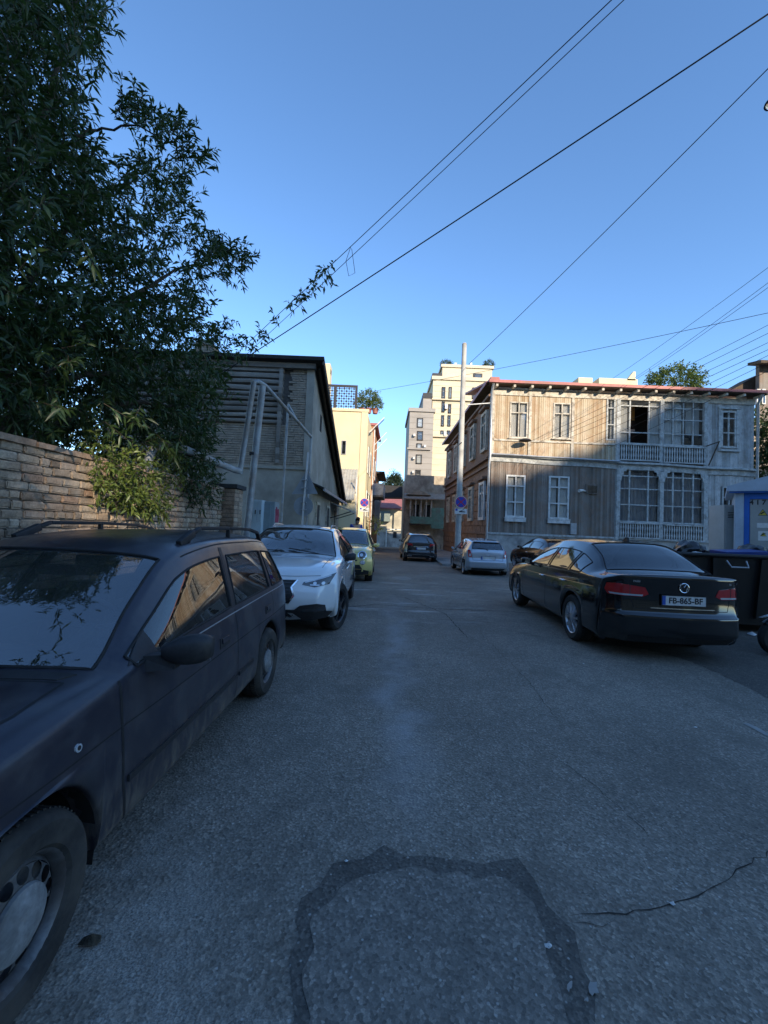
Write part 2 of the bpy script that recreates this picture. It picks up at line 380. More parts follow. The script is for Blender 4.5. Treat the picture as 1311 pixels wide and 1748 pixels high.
for k in range(60): cap.box(-.26+random.uniform(-.02, .02), .02+random.uniform(-.02, .02), -6+k*.2417, -6+k*.2417+.235, WTOP-.008, WTOP+.05+random.uniform(-.012, .012))
cap.build('coping', M['brick'], wall)
pl = thing('brick_pier', 'square brick pier with dark cap ending the boundary wall', 'pier', (WX, 8.78, 0))
for j in range(26):
    zz = j*.084
    for k in range(2): MB().box(.13-.02, .13+.11+random.uniform(-.004, .004), -.24+k*.242, -.24+k*.242+.232, zz, zz+.072).build('brick', M['brick'], pl) if zz > 1.3 else None
MB().box(-.22, .22, -.232, .232, -.05, 26*.084-.01).build('mortar_core', M['mortar'], pl)
pr = MB()
for j in range(26):
    zz = j*.084
    for k in range(2):
        if zz <= 1.3: pr.box(.13, .24, -.24+k*.242, -.24+k*.242+.232, zz, zz+.072)
        pr.box(-.22+k*.232, -.22+k*.232+.222, -.252+random.uniform(-.004, .004), -.15, zz, zz+.072)
tag(pr.build('brick_courses', M['brick'], pl), kind='stuff')
MB().box(-.29, .29, -.29, .29, 26*.084, 26*.084+.08).build('cap', M['tarpaper'] if 'tarpaper' in M else M['rubberroof'] if 'rubberroof' in M else rough_mat('dark_cap', (.05, .05, .05), .9), pl)
# ================================================================== BUILDINGS
def wood_boards(name, c0, c1, c2, width=.115, axis=0, peel=None, peelamt=.5):
    """weathered boards: each board its own tone, grain streaks along it, flaking paint"""
    t = NT(name); v = t.coord('Object'); xyz = t.sep(v); a = xyz[axis]
    bid = t.math('FLOOR', t.math('DIVIDE', a, width)); wn_ = t.n('TexWhiteNoise', noise_dimensions='1D'); t.l(bid, wn_.inputs['W'])
    st = (9, 9, .55) if axis == 0 else (.55, 9, 9)
    gr = t.noise(t.coord('Object', st), 4, 7, .7); blot = t.noise(v, .9, 6, .65); fine = t.noise(t.coord('Object', tuple(5*k for k in st)), 6, 3)
    f = t.math('ADD', t.math('MULTIPLY', wn_.outputs[0], .35), t.math('ADD', t.math('MULTIPLY', gr, .35), t.math('MULTIPLY', blot, .45)))
    c = t.ramp(f, [(.35, c0), (.55, c1), (.78, c2)])
    c = t.mix(1.0, c, t.ramp(fine, [(.3, .75), (.7, 1.2)]), 'MULTIPLY')
    if peel:
        k = t.ramp(t.math('ADD', t.math('MULTIPLY', gr, .5), t.math('MULTIPLY', t.noise(v, 1.6, 7, .75), .5)), [(.47, 0.0), (.56, peelamt)])
        c = t.mix(k, c, peel)
    t.set(col=c, rough=.88, spec=.2); t.bump(t.math('ADD', gr, fine), .4, .008); return t.m
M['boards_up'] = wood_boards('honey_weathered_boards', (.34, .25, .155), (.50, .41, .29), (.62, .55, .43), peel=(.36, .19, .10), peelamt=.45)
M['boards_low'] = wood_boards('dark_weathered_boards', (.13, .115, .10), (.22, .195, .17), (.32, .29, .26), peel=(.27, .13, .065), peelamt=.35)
M['boards_grey'] = wood_boards('peeling_white_boards', (.32, .33, .32), (.48, .485, .48), (.62, .62, .61), peel=(.22, .195, .17), peelamt=.6)
M['frame_white'] = rough_mat('white_window_paint', (.66, .66, .64), .5, .15, 8, .1, .004, dirt=(.36, .34, .31))
M['frame_old'] = rough_mat('old_cream_paint', (.56, .51, .43), .8, .35, 9, .3, .006, dirt=(.20, .16, .12))
M['frame_grey'] = rough_mat('greyed_white_paint', (.46, .47, .46), .8, .35, 9, .3, .006, dirt=(.22, .21, .19))
M['winglass'] = glass_mat('window_glass', (.88, .89, .89), ior=1.7, dirt=.06)
M['curtain'] = rough_mat('net_curtain', (.74, .72, .68), .95, .25, 10, .2, .02, stretch=(6, 6, .4))
M['dark'] = rough_mat('dark_room', (.035, .03, .028), .95)
M['ochre'] = rough_mat('ochre_room', (.50, .34, .14), .9, .15)
M['plinth'] = rough_mat('stone_plinth', (.42, .41, .39), .9, .3, 3, .5, .02, dirt=(.17, .165, .16))
M['redroof'] = rough_mat('red_roof_sheet', (.36, .13, .12), .55, .3, 3, .1, .01, dirt=(.25, .13, .11), metal=.1)
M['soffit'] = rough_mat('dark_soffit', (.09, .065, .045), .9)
M['zinc'] = rough_mat('zinc_pipe', (.42, .43, .45), .45, .2, 6, .1, .004, metal=.5)
M['redbrick'] = rough_mat('far_red_brick', (.22, .14, .10), .9, .35, 5, .5, .02, dirt=(.18, .12, .09))
M['cream'] = rough_mat('cream_render', (.68, .58, .38), .9, .10, .8, .2, .006)
M['plaster_old'] = rough_mat('stained_grey_plaster', (.40, .36, .30), .95, .3, 1.3, .4, .012, dirt=(.22, .195, .16))
M['plank_old'] = wood_boards('old_log_planks', (.14, .12, .10), (.25, .22, .19), (.36, .33, .29), .2, 2)
M['tower'] = rough_mat('tower_stone_cladding', (.60, .52, .38), .85, .12, .35, .1, .01, stretch=(1, 1, 2.5))
M['tower_grey_shaded'] = rough_mat('tower_grey_shaded_cladding', (.33, .30, .27), .85, .15, .35, .1, .01, stretch=(1, 1, 2.5))  # grey cladding toned dark for the shade this tower stands in
M['metal_dark'] = rough_mat('dark_sheet_metal', (.045, .045, .05), .6, .25, 8, .1, .004, metal=.3)
M['corr'] = rough_mat('pale_corrugated_sheet', (.46, .44, .38), .5, .2, 4, .1, .004, metal=.2, dirt=(.30, .24, .18))

class Bld:
    """a building: world-space builder with a root empty at its base"""
    def __init__(s, name, label, base, cat='house', group=None):
        s.b = np.array(base, float); s.root = thing(name, label, cat, base, 0, group)
    def add(s, mb, name, mt, parent=None, smooth=False, kind=None, bev=0):
        par = parent or s.root; lo = tuple(-s.b) if parent is None else (0, 0, 0)
        o = mb.build(name, mt, par, smooth, lo)
        if bev: bevel_me(o.data, bev, 1)
        if kind: o['kind'] = kind
        return o
def win(B, x0, x1, z0, z1, y, mt, cols=2, rows=(.7,), fw=.07, depth=.10, curtain=True, sill=True, glass=None, name='window', back=.45, outer=.0, curt=None):
    """window facing -Y; front of frame at y; rows = heights (fractions) of horizontal bars"""
    m = MB(); m.box(x0, x0+fw, y, y+depth, z0, z1); m.box(x1-fw, x1, y, y+depth, z0, z1); m.box(x0+fw, x1-fw, y, y+depth, z0, z0+fw); m.box(x0+fw, x1-fw, y, y+depth, z1-fw, z1)
    zs = [z0+fw]+[z0+(z1-z0)*r for r in rows]+[z1-fw]; xs_ = [x0+fw+(x1-x0-2*fw)*k/cols for k in range(cols+1)]
    for z in zs[1:-1]: m.box(x0+fw, x1-fw, y+.015, y+depth-.01, z-fw*.4, z+fw*.4)
    for x in xs_[1:-1]: m.box(x-fw*.4, x+fw*.4, y+.010, y+depth-.006, z0+fw, z1-fw)
    f = B.add(m, name, mt)
    for i in range(len(zs)-1):
        for j in range(cols):
            a = (fw*.4 if j else 0); b = (fw*.4 if j < cols-1 else 0); c0 = fw*.4 if i else 0; c1 = fw*.4 if i < len(zs)-2 else 0
            tl = random.uniform(-.003, .003)
            MB().quad((xs_[j]+a, y+.05, zs[i]+c0), (xs_[j+1]-b, y+.05+tl, zs[i]+c0), (xs_[j+1]-b, y+.05, zs[i+1]-c1), (xs_[j]+a, y+.05+tl, zs[i+1]-c1)).build('pane', glass or M['winglass'], f)
    if sill:
        sl = MB(); sl.box(x0-.06, x1+.06, y-.09, y+.03, z0-.06, z0-.002); sl.build('sill', mt, f)
    if curtain:
        n = 40; cm = MB(); vs = []
        for (a, b) in ((x0+.03, x0+(x1-x0)*random.uniform(.36, .49)), (x1-(x1-x0)*random.uniform(.36, .49), x1-.03)):
            vs = []
            for k in range(n+1):
                x = a+(b-a)*k/n; yy = y+depth+.045+.022*sin(k*1.3)+random.uniform(-.006, .006)
                vs += [(x, yy, z0+.03), (x, yy, z1-.03)]
            cm.add(vs, [(2*k, 2*k+2, 2*k+3, 2*k+1) for k in range(n)])
        cm.build('curtain', curt or M['curtain'], f, smooth=True)
    MB().add([(x0-.05, y+back, z0-.1), (x1+.05, y+back, z0-.1), (x1+.05, y+back, z1+.1), (x0-.05, y+back, z1+.1)], [(0, 1, 2, 3)]).build('dark_room', M['dark'], f)
    return f
def boards(B, name, mt, x0, x1, zlo, zhi, y, holes=(), w=.115, th=.03):
    """vertical boarding with openings; zlo/zhi callables of x"""
    m = MB(); x = x0
    while x < x1-.01:
        xe = min(x+w, x1); xc = (x+xe)/2; seg = [(zlo(xc), zhi(xc))]
        for (a, b, c, d) in holes:
            if a < xc < b:
                ns = []
                for (p, q) in seg:
                    if d <= p or c >= q: ns.append((p, q)); continue
                    if c > p: ns.append((p, c))
                    if d < q: ns.append((d, q))
                seg = ns
        yo = y+random.uniform(-.006, .006)
        for (p, q) in seg: m.box(x+.005, xe-.005, yo, yo+th, p, q)
        m.box(x, xe, y+th*.7, y+th+.012, seg[0][0], seg[0][0]+.01) if False else None
        x = xe
    o = B.add(m, name, mt, kind='stuff'); return o

YH = 23.0
def fx(px, py, Y=YH):
    p = P(px, py, Y); return p[0], p[2]
def rect(x0p, x1p, y0p, y1p, Y=YH):
    xm, ym = (x0p+x1p)/2, (y0p+y1p)/2
    return fx(x0p, ym, Y)[0], fx(x1p, ym, Y)[0], fx(xm, y1p, Y)[1], fx(xm, y0p, Y)[1]
# ---------------------------------------------------------------- wooden house at the right
X0 = fx(838, 780)[0]; X1 = fx(1287, 780)[0]; ZB = 1.44; ZW = 9.30
H = Bld('wooden_house', 'weathered two storey timber house with glazed balcony and red roof edge', (X0, YH, g(X0+.5, YH)))
zc = lambda x: 5.74-.29*(x-X0)/(X1-X0)          # floor band, top edge
zcb = lambda x: zc(x)-.42
xb0 = fx(1054, 780)[0]; xb1 = fx(1206, 780)[0]
W = dict(u1=rect(870, 901, 686, 748), u2=rect(944, 974, 688, 749), u3=rect(1035, 1050, 675, 752), u5=rect(1231, 1256, 702, 764), l1=rect(863, 896, 811, 883), l2=rect(936, 971, 813, 886), l5=rect(1232, 1256, 831, 905))
hole = list(W.values())
gu = (xb0+.12, xb1-.02, fx(1128, 758)[1], fx(1128, 677)[1]); gl = (xb0+.05, xb1-.05, fx(1128, 891)[1], fx(1128, 800)[1])
hole += [gu, gl, (xb0, xb1, gl[2]-1.0, gl[2]+.01), (xb0, xb1, zc(xb0)-.1, gu[2]+.01)]
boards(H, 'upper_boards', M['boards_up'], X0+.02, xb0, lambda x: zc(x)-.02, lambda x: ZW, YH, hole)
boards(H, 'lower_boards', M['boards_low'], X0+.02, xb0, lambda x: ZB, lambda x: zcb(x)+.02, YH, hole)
boards(H, 'grey_boards', M['boards_grey'], xb1, X1, lambda x: zc(x)-.02, lambda x: ZW, YH+.004, hole, .16)
boards(H, 'grey_boards', M['boards_grey'], xb1, X1, lambda x: ZB-.3, lambda x: zcb(x)+.02, YH+.004, hole, .16)
boards(H, 'grey_boards', M['boards_grey'], xb0, xb1, lambda x: gu[3]-.02, lambda x: ZW, YH+.03, [], .16)
# carcass
sx0, sx1 = X0+.03, X1-.02
m = MB(); m.box(X0+.05, X1-.05, YH+1.6, YH+1.7, 0, ZW); H.add(m, 'inner_wall', M['dark'])
for zf_ in (ZB-.25, zcb(X0)-.2, ZW-.02): pass
m = MB(); m.box(X0+.05, X1-.05, YH+.06, YH+1.6, ZB-.12, ZB-.02); m.box(X0+.05, X1-.05, YH+.06, YH+1.6, 5.05, 5.30); m.box(X0+.05, X1-.05, YH+.06, YH+1.6, ZW-.08, ZW+.05); H.add(m, 'floor_slabs', M['dark'])
m = MB(); m.box(X0-.06, X1+.05, YH-.07, YH+.5, -.6, ZB-.04); H.add(m, 'plinth', M['plinth'])
m = MB(); m.box(X0-.10, X1+.08, YH-.12, YH-.0, ZB-.06, ZB+.05); H.add(m, 'base_moulding', M['frame_grey'])
m = MB(); m.box(X0+.02, X1, YH+6.5, YH+6.6, -.5, ZW); m.box(X1-.10, X1-.02, YH+.06, YH+6.5, -.5, ZW); H.add(m, 'rear_walls', M['boards_grey'])
# floor band: a sagging sloped ledge
n = 24; vs = []
for k in range(n+1):
    x = X0-.05+(X1-X0+.1)*k/n; z = zc(x)+.02*sin(k*.9)
    vs += [(x, YH-.02, z+.05), (x, YH-.22, z-.02), (x, YH-.22, z-.10), (x, YH-.06, z-.14), (x, YH-.06, z-.40), (x, YH-.02, z-.42)]
fs = []
for k in range(n):
    for j in range(5): fs.append((6*k+j, 6*k+6+j, 6*k+7+j, 6*k+1+j))
H.add(MB().add(vs, fs), 'floor_band', M['frame_grey'])
m = MB(); m.tube([(X0-.05, YH-.25, zc(X0)-.04)]+[(X0+(xb0-X0)*k/8, YH-.26, zc(X0+(xb0-X0)*k/8)-.03+random.uniform(-.01, .01)) for k in range(1, 9)], .045, 8); H.add(m, 'ledge_pipe', M['zinc'], smooth=True)
# frieze, corner posts, studs
m = MB(); m.box(X0-.02, X1, YH-.05, YH+.0, ZW-.30, ZW+.02); H.add(m, 'frieze', M['frame_old'])
for px_ in (905, 978, 1053):
    xx = fx(px_, 700)[0]; H.add(MB().box(xx-.07, xx+.07, YH-.045, YH-.002, zc(xx)+.03, ZW-.3), 'stud', M['frame_old'])
H.add(MB().box(X0-.03, X0+.12, YH-.05, YH+.03, zc(X0)+.03, ZW-.3), 'corner_post', M['frame_old'])
xx = fx(975, 850)[0]; H.add(MB().box(xx-.05, xx+.05, YH-.035, YH-.002, ZB+.05, zcb(xx)), 'stud', M['boards_low'])
H.add(MB().box(xb0-.10, xb0+.04, YH-.05, YH+.02, ZB+.05, zcb(xb0)), 'stud', M['frame_grey'])
H.add(MB().box(X0+.1, xb0-.1, YH-.05, YH-.004, fx(930, 754)[1]-.05, fx(930, 754)[1]+.05), 'rail', M['frame_old'])
win(H, *W['u1'], YH-.03, M['frame_old'], 2, (.70,)); win(H, *W['u2'], YH-.03, M['frame_old'], 2, (.70,)); win(H, *W['u3'], YH-.03, M['frame_grey'], 1, (.35, .72), sill=False)
win(H, *W['u5'], YH-.04, M['frame_grey'], 2, (.40, .80), .08, curtain=False); win(H, *W['l1'], YH-.05, M['frame_white'], 2, (.36, .74), .09); win(H, *W['l2'], YH-.05, M['frame_white'], 2, (.36, .74), .09); win(H, *W['l5'], YH-.04, M['frame_grey'], 2, (.75,), curtain=False)
# casing round the right-hand upper window
a, b, c_, d = W['u5']; m = MB(); m.box(a-.16, a-.01, YH-.06, YH, c_-.1, d+.1); m.box(b+.01, b+.16, YH-.06, YH, c_-.1, d+.1); m.box(a-.2, b+.2, YH-.10, YH, d+.10, d+.22); m.box(a-.2, b+.2, YH-.10, YH, c_-.22, c_-.1); H.add(m, 'window_casing', M['frame_grey'])
for key in ('l1', 'l2'):
    a, b, c_, d = W[key]; H.add(MB().box(a-.04, b+.04, YH-.14, YH-.05, c_-.24, c_-.07), 'sill_board', M['frame_white'])
# glazed upper balcony
def glazing(xa, xb_, za, zb_, y, mt, cols, bars, fw, open_cols=(), name='balcony_glazing'):
    m = MB(); xs_ = [xa+(xb_-xa)*c for c in cols]
    for x in xs_: m.box(x-fw/2, x+fw/2, y, y+.09, za, zb_)
    for b in bars: m.box(xa, xb_, y+.012, y+.08, za+(zb_-za)*b-fw*.4, za+(zb_-za)*b+fw*.4)
    m.box(xa-.03, xb_+.03, y-.02, y+.10, za-.08, za-.0); m.box(xa-.03, xb_+.03, y-.02, y+.10, zb_, zb_+.08)
    f = H.add(m, name, mt); zz = [0]+list(bars)+[1]
    for i in range(len(cols)-1):
        for j in range(len(zz)-1):
            if (i, j) in open_cols: continue
            tl = random.uniform(-.004, .004); x_0, x_1 = xs_[i]+fw/2, xs_[i+1]-fw/2; z0, z1 = za+(zb_-za)*zz[j]+fw*.4, za+(zb_-za)*zz[j+1]-fw*.4
            MB().quad((x_0, y+.04, z0), (x_1, y+.04+tl, z0), (x_1, y+.04, z1), (x_0, y+.04+tl, z1)).build('pane', M['winglass'], f)
    return f
def sheer(xa, xb_, za, zb_, y, mt, par):
    n = 60; vs = []
    for k in range(n+1):
        x = xa+(xb_-xa)*k/n; yy = y+.035*sin(k*1.1)+random.uniform(-.01, .01); vs += [(x, yy, za), (x, yy, zb_)]
    MB().add(vs, [(2*k, 2*k+2, 2*k+3, 2*k+1) for k in range(n)]).build('curtain', mt, par, smooth=True)
gx = lambda px_: fx(px_, 720)[0]
ga = glazing(gx(1058), gx(1126), gu[2], gu[3], YH-.02, M['frame_grey'], [0, .25, .73, 1], [.22, .78], .07, {(1, 0), (1, 1)})
gb = glazing(gx(1132), gx(1201), gu[2], gu[3], YH-.02, M['frame_grey'], [0, .24, .50, .74, 1], [.22, .52, .76], .06)
sheer(gx(1058), gx(1073), gu[2], gu[3], YH+.13, M['curtain'], ga); sheer(gx(1109), gx(1126), gu[2], gu[3], YH+.13, M['curtain'], ga); sheer(gx(1132), gx(1166), gu[2], gu[3], YH+.13, M['curtain'], gb); sheer(gx(1176), gx(1200), gu[2]+.6, gu[3], YH+.3, M['curtain'], gb)
m = MB(); m.box(gx(1074), gx(1107), YH+1.3, YH+1.32, gu[2]-.2, gu[3]); m.box(gx(1072), gx(1073.5), YH+.2, YH+1.3, gu[2]-.2, gu[3]); H.add(m, 'room_wall', M['ochre'])
H.add(MB().box(gx(1090), gx(1106), YH+1.22, YH+1.29, gu[2]-.2, gu[2]+(gu[3]-gu[2])*.60), 'inner_door', M['dark'])
H.add(MB().box(gx(1089), gx(1106), YH+1.20, YH+1.215, gu[2]+.95, gu[2]+1.05), 'inner_door_rail', M['frame_white'])
for px_ in (1055, 1129, 1204): H.add(MB().box(gx(px_)-.10, gx(px_)+.10, YH-.08, YH+.06, zc(gx(px_))+.03, ZW-.25), 'balcony_post', M['frame_grey'])
# lower glazed veranda
gx2 = lambda px_: fx(px_, 845)[0]
gc = glazing(gx2(1057), gx2(1125), gl[2], gl[3], YH-.02, M['frame_grey'], [0, .24, .70, .78, 1] if False else [0, .25, .72, 1], [.30, .60, .84], .075, name='veranda_glazing')
gd = glazing(gx2(1131), gx2(1200), gl[2], gl[3], YH-.02, M['frame_grey'], [0, .25, .50, .75, 1], [.30, .60, .84], .075, name='veranda_glazing')
M['sheer_dark'] = rough_mat('grey_curtain', (.26, .25, .25), .95, .25, 10, .2, .02, stretch=(6, 6, .4))
sheer(gx2(1057), gx2(1125), gl[2], gl[3], YH+.24, M['sheer_dark'], gc); sheer(gx2(1131), gx2(1200), gl[2], gl[3], YH+.24, M['sheer_dark'], gd)
for px_ in (1054, 1128, 1203):
    x = gx2(px_); m = MB(); m.box(x-.10, x+.10, YH-.10, YH+.05, ZB, zcb(x)); m.box(x-.14, x+.14, YH-.13, YH-.1, gl[3]-.75, gl[3]-.68); H.add(m, 'veranda_post', M['frame_grey'])
    for sg in (-1, 1):                          # fretwork brackets
        if (px_ == 1054 and sg < 0) or (px_ == 1203 and sg > 0): continue
        pts = [(x+sg*.10, gl[3]+.05), (x+sg*.62, gl[3]+.05), (x+sg*.58, gl[3]-.10), (x+sg*.44, gl[3]-.08), (x+sg*.42, gl[3]-.22), (x+sg*.28, gl[3]-.24), (x+sg*.27, gl[3]-.42), (x+sg*.18, gl[3]-.48), (x+sg*.16, gl[3]-.66), (x+sg*.10, gl[3]-.68)]
        H.add(MB().prism(pts, .04, 'y', YH-.09), 'fretwork_bracket', M['frame_grey'])
def balustrade(xa, xb_, zb_, zt, y, nb):
    m = MB(); m.box(xa, xb_, y-.05, y+.05, zt-.08, zt); m.box(xa, xb_, y-.05, y+.05, zb_, zb_+.07); r = H.add(m, 'balustrade', M['frame_grey']); b = MB()
    for k in range(nb):
        x = xa+(xb_-xa)*(k+.5)/nb; w_ = (xb_-xa)/nb*.36; h_ = zt-zb_-.15; z0 = zb_+.07
        pr = [(w_*.55, 0), (w_*.55, h_*.12), (w_*.95, h_*.28), (w_*.45, h_*.5), (w_*.95, h_*.72), (w_*.55, h_*.88), (w_*.55, h_)]
        b.prism([(x+a, z0+c) for a, c in pr]+[(x-a, z0+c) for a, c in reversed(pr)], .03, 'y', y-.015)
    tag(b.build('balusters', M['frame_grey'], r), kind='stuff'); return r
balustrade(gx(1058), gx(1127), zc(gx(1090))+.08, gu[2]-.06, YH-.12, 17); balustrade(gx(1131), gx(1203), zc(gx(1170))+.08, gu[2]-.10, YH-.12, 17)
balustrade(gx2(1057), gx2(1126), ZB+.02, gl[2]-.08, YH-.12, 17); balustrade(gx2(1131), gx2(1201), ZB-.06, gl[2]-.10, YH-.12, 17)
H.add(MB().box(xb0, xb1, YH-.03, YH+.02, zc(xb1)-.02, gu[2]-.05), 'balcony_backboard', M['soffit']); H.add(MB().box(xb0, xb1, YH-.03, YH+.02, ZB-.1, gl[2]-.05), 'balcony_backboard', M['soffit'])  # boards coloured dark for the shade in the gaps between balusters
H.add(MB().tube([(gx(1203), YH-.12, gu[2]-.05), (gx(1216), YH-.55, gu[2]+.15)], .03, 6), 'leaning_stick', M['soffit']); H.add(MB().tube([(gx(1216), YH-.5, gu[2]+.15), (gx(1207), YH-.15, zc(gx(1207))+.05)], .03, 6), 'leaning_stick', M['soffit'])
# eaves
RO = YH-.55; rz = 9.62
m = MB(); m.hexa([(X0-.35, RO, rz-.10), (X1+.40, RO, rz-.10), (X1+.40, YH+7, rz+1.55), (X0-.35, YH+7, rz+1.55), (X0-.35, RO, rz+.0), (X1+.40, RO, rz+.0), (X1+.40, YH+7, rz+1.65), (X0-.35, YH+7, rz+1.65)]); RF = H.add(m, 'roof', M['redroof'])
MB().add([(X0-.35-(-0), RO-.02, rz-.13), (X1+.40, RO-.02, rz-.13), (X1+.40, RO-.02, rz+.035), (X0-.35, RO-.02, rz+.035), (X0-.35, RO-.045, rz-.12), (X1+.40, RO-.045, rz-.12), (X1+.40, RO-.045, rz+.03), (X0-.35, RO-.045, rz+.03)], [(0, 1, 2, 3), (4, 7, 6, 5), (0, 4, 5, 1), (3, 2, 6, 7)]).build('roof_edge', M['redroof'], RF)
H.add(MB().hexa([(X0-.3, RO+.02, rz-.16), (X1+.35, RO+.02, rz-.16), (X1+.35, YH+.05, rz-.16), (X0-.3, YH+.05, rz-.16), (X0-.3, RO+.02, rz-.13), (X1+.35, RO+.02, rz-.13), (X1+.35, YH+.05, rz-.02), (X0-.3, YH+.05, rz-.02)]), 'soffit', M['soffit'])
for k in range(16):
    x = X0+.1+(X1-X0-.1)*k/15; MB().box(x-.06, x+.06, RO+.05, YH, rz-.30, rz-.165).build('rafter', M['frame_old'], RF)
m = MB(); m.box(X0-.32, X0-.02, YH-.3, YH+.1, rz+.02, rz+.28) if False else None
RF2 = MB().box(X0-.1, X0+.4, YH+.2, YH+.8, rz+.1, rz+.45).build('chimney', M['redroof'], RF)
# downpipes, meter, vent, lamp
for pts, nm in (([(X0-.10, YH-.5, rz-.15), (X0-.10, YH-.20, rz-.55), (X0-.09, YH-.17, zc(X0)+.3), (X0-.11, YH-.30, zc(X0)-.1), (X0-.12, YH-.17, zc(X0)-.6), (X0-.14, YH-.17, .2)], 'downpipe'), ([(X1+.02, YH-.5, rz-.15), (X1+.02, YH-.20, rz-.6), (X1+.03, YH-.17, 1.0)], 'downpipe')):
    H.add(MB().tube(pts, .065, 10), nm, M['zinc'], smooth=True)
a, b, c_, d = rect(1000, 1019, 827, 843); m = MB(); m.box(a, b, YH-.10, YH, c_, d); vb = H.add(m, 'vent_box', M['boards_low'])
for k in range(6): MB().box(a+.05, b-.05, YH-.12, YH-.10, c_+.05+k*(d-c_-.1)/6, c_+.05+(k+.6)*(d-c_-.1)/6).build('louvre', M['soffit'], vb)
p = fx(992, 838); H.add(MB().tube([(p[0]+.25, YH, p[1]), (p[0], YH-.2, p[1]+.02), (p[0]-.25, YH-.3, p[1]-.03)], [.04, .05, .09], 8), 'wall_lamp', M['frame_white'], smooth=True)
a, b, c_, d = rect(972, 982, 893, 912); H.add(MB().box(a, b, YH-.16, YH, c_, d), 'meter_box', M['zinc'])
a, b, c_, d = rect(878, 906, 742, 760)
tag(MB().lathe([(.0, .06), (.14, .04), (.26, -.0), (.34, -.07), (.33, -.08), (.25, -.02), (.0, .03)], 20, axis='z', c=((a+b)/2, YH-.42, (c_+d)/2-.06)).build('satellite_dish', M['metal_dark'], smooth=True), 'dark satellite dish under the upper window of the timber house', 'satellite dish')
# side of the house along the street: brick below, timber above
YE = 40.0
m = MB(); m.box(X0-.0, X0+.3, YH+.04, YE, -.8, ZW); H.add(m, 'side_wall', M['redbrick'])
m = MB()
for j in range(11):
    for k in range(15):
        y0 = YH+.25+k*1.08+(.5 if j % 2 else 0); z0 = .1+j*.44
        if y0+.98 < YE: m.box(X0-.05+random.uniform(-.01, .01), X0, y0, y0+1.0, z0, z0+.38)
tag(H.add(m, 'rustic_stones', rough_mat('brown_rusticated_stone', (.25, .155, .105), .92, .35, 4, .5, .02, dirt=(.16, .11, .085))), kind='stuff')
for z0, d in ((zc(X0)-.25, .22), (zc(X0)-.62, .12), (1.35, .12), (ZW-.35, .2)): H.add(MB().box(X0-d, X0-.002, YH+.1, YE, z0, z0+.14), 'string_course', M['redbrick'])
for fl, (z0, z1) in enumerate(((2.15, 4.35), (6.1, 8.4))):
    for k in range(5):
        y0 = YH+.75+k*3.2; m = MB(); x = X0-.16
        m.box(x, X0+.02, y0, y0+.16, z0, z1); m.box(x, X0+.02, y0+1.14, y0+1.3, z0, z1); m.box(x, X0+.02, y0+.16, y0+1.14, z0, z0+.16); m.box(x, X0+.02, y0+.16, y0+1.14, z1-.16, z1); m.box(x+.04, X0, y0+.6, y0+.7, z0+.16, z1-.16); m.box(x+.04, X0, y0+.16, y0+1.14, z0+(z1-z0)*.68, z0+(z1-z0)*.73)
        f = H.add(m, 'side_window', M['frame_old'] if (fl or k) else M['frame_white']); MB().box(X0-.075, X0-.07, y0+.16, y0+1.14, z0+.16, z1-.16).build('pane', M['glass_dark'], f)
        H.add(MB().box(X0-.30, X0-.002, y0-.12, y0+1.42, z1+.10, z1+.24), 'window_hood', M['redbrick'])
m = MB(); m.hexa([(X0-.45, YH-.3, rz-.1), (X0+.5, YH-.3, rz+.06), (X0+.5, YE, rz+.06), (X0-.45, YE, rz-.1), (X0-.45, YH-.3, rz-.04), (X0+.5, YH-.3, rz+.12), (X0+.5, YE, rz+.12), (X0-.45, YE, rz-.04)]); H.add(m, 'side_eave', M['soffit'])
H.add(MB().box(X0-.47, X0-.44, YH-.3, YE, rz-.14, rz+.03), 'side_fascia', M['redroof'])
H.add(MB().prism([(YH+2.5, rz+.1), (YH+6.5, rz+.1), (YH+6.2, rz+1.2), (YH+4.4, rz+1.3)], .1, 'x', X0+.2), 'roof_gable', M['redroof'])

# ---------------------------------------------------------------- old plank-and-plaster house at the left
LX, LY, LT = -2.5, 14.0, 6.95
K = Bld('plank_house', 'old lean-to roofed house with log planks and stained plaster beyond the brick wall', (LX-2, LY, g(LX, LY)))
M['lobrick'] = rough_mat('thin_old_brick', (.38, .31, .24), .95, .3, 4, .5, .02)
zpl = 3.32
m = MB(); m.box(-9.5, LX-.02, LY+.10, LY+.4, -.4, LT-.05); K.add(m, 'wall_core', M['mortar'])
m = MB(); m.box(-9.5, LX-.0, LY-.02, LY+.1, -.4, zpl); K.add(m, 'plaster_wall', M['plaster_old'])
m = MB(); m.box(-9.5, LX+.02, LY-.07, LY+.05, zpl-.02, zpl+.07); K.add(m, 'plaster_ledge', M['plaster_old'])
br = MB(); z = zpl+.08
pxp = P(488, 700, LY)[0]
while z < LT-.25:
    y_up = z > 4.75; x = (pxp if y_up else -9.5)+random.uniform(0, .2)
    while x < LX-.02:
        xe = min(x+random.choice((.12, .24, .24)), LX-.01)
        br.box(x+.004, xe-.006, LY+random.uniform(.035, .06), LY+.11, z, z+.062); x = xe
    z += .078
tag(K.add(br, 'brick_courses', M['lobrick']), kind='stuff')
z = 4.80; k = 0
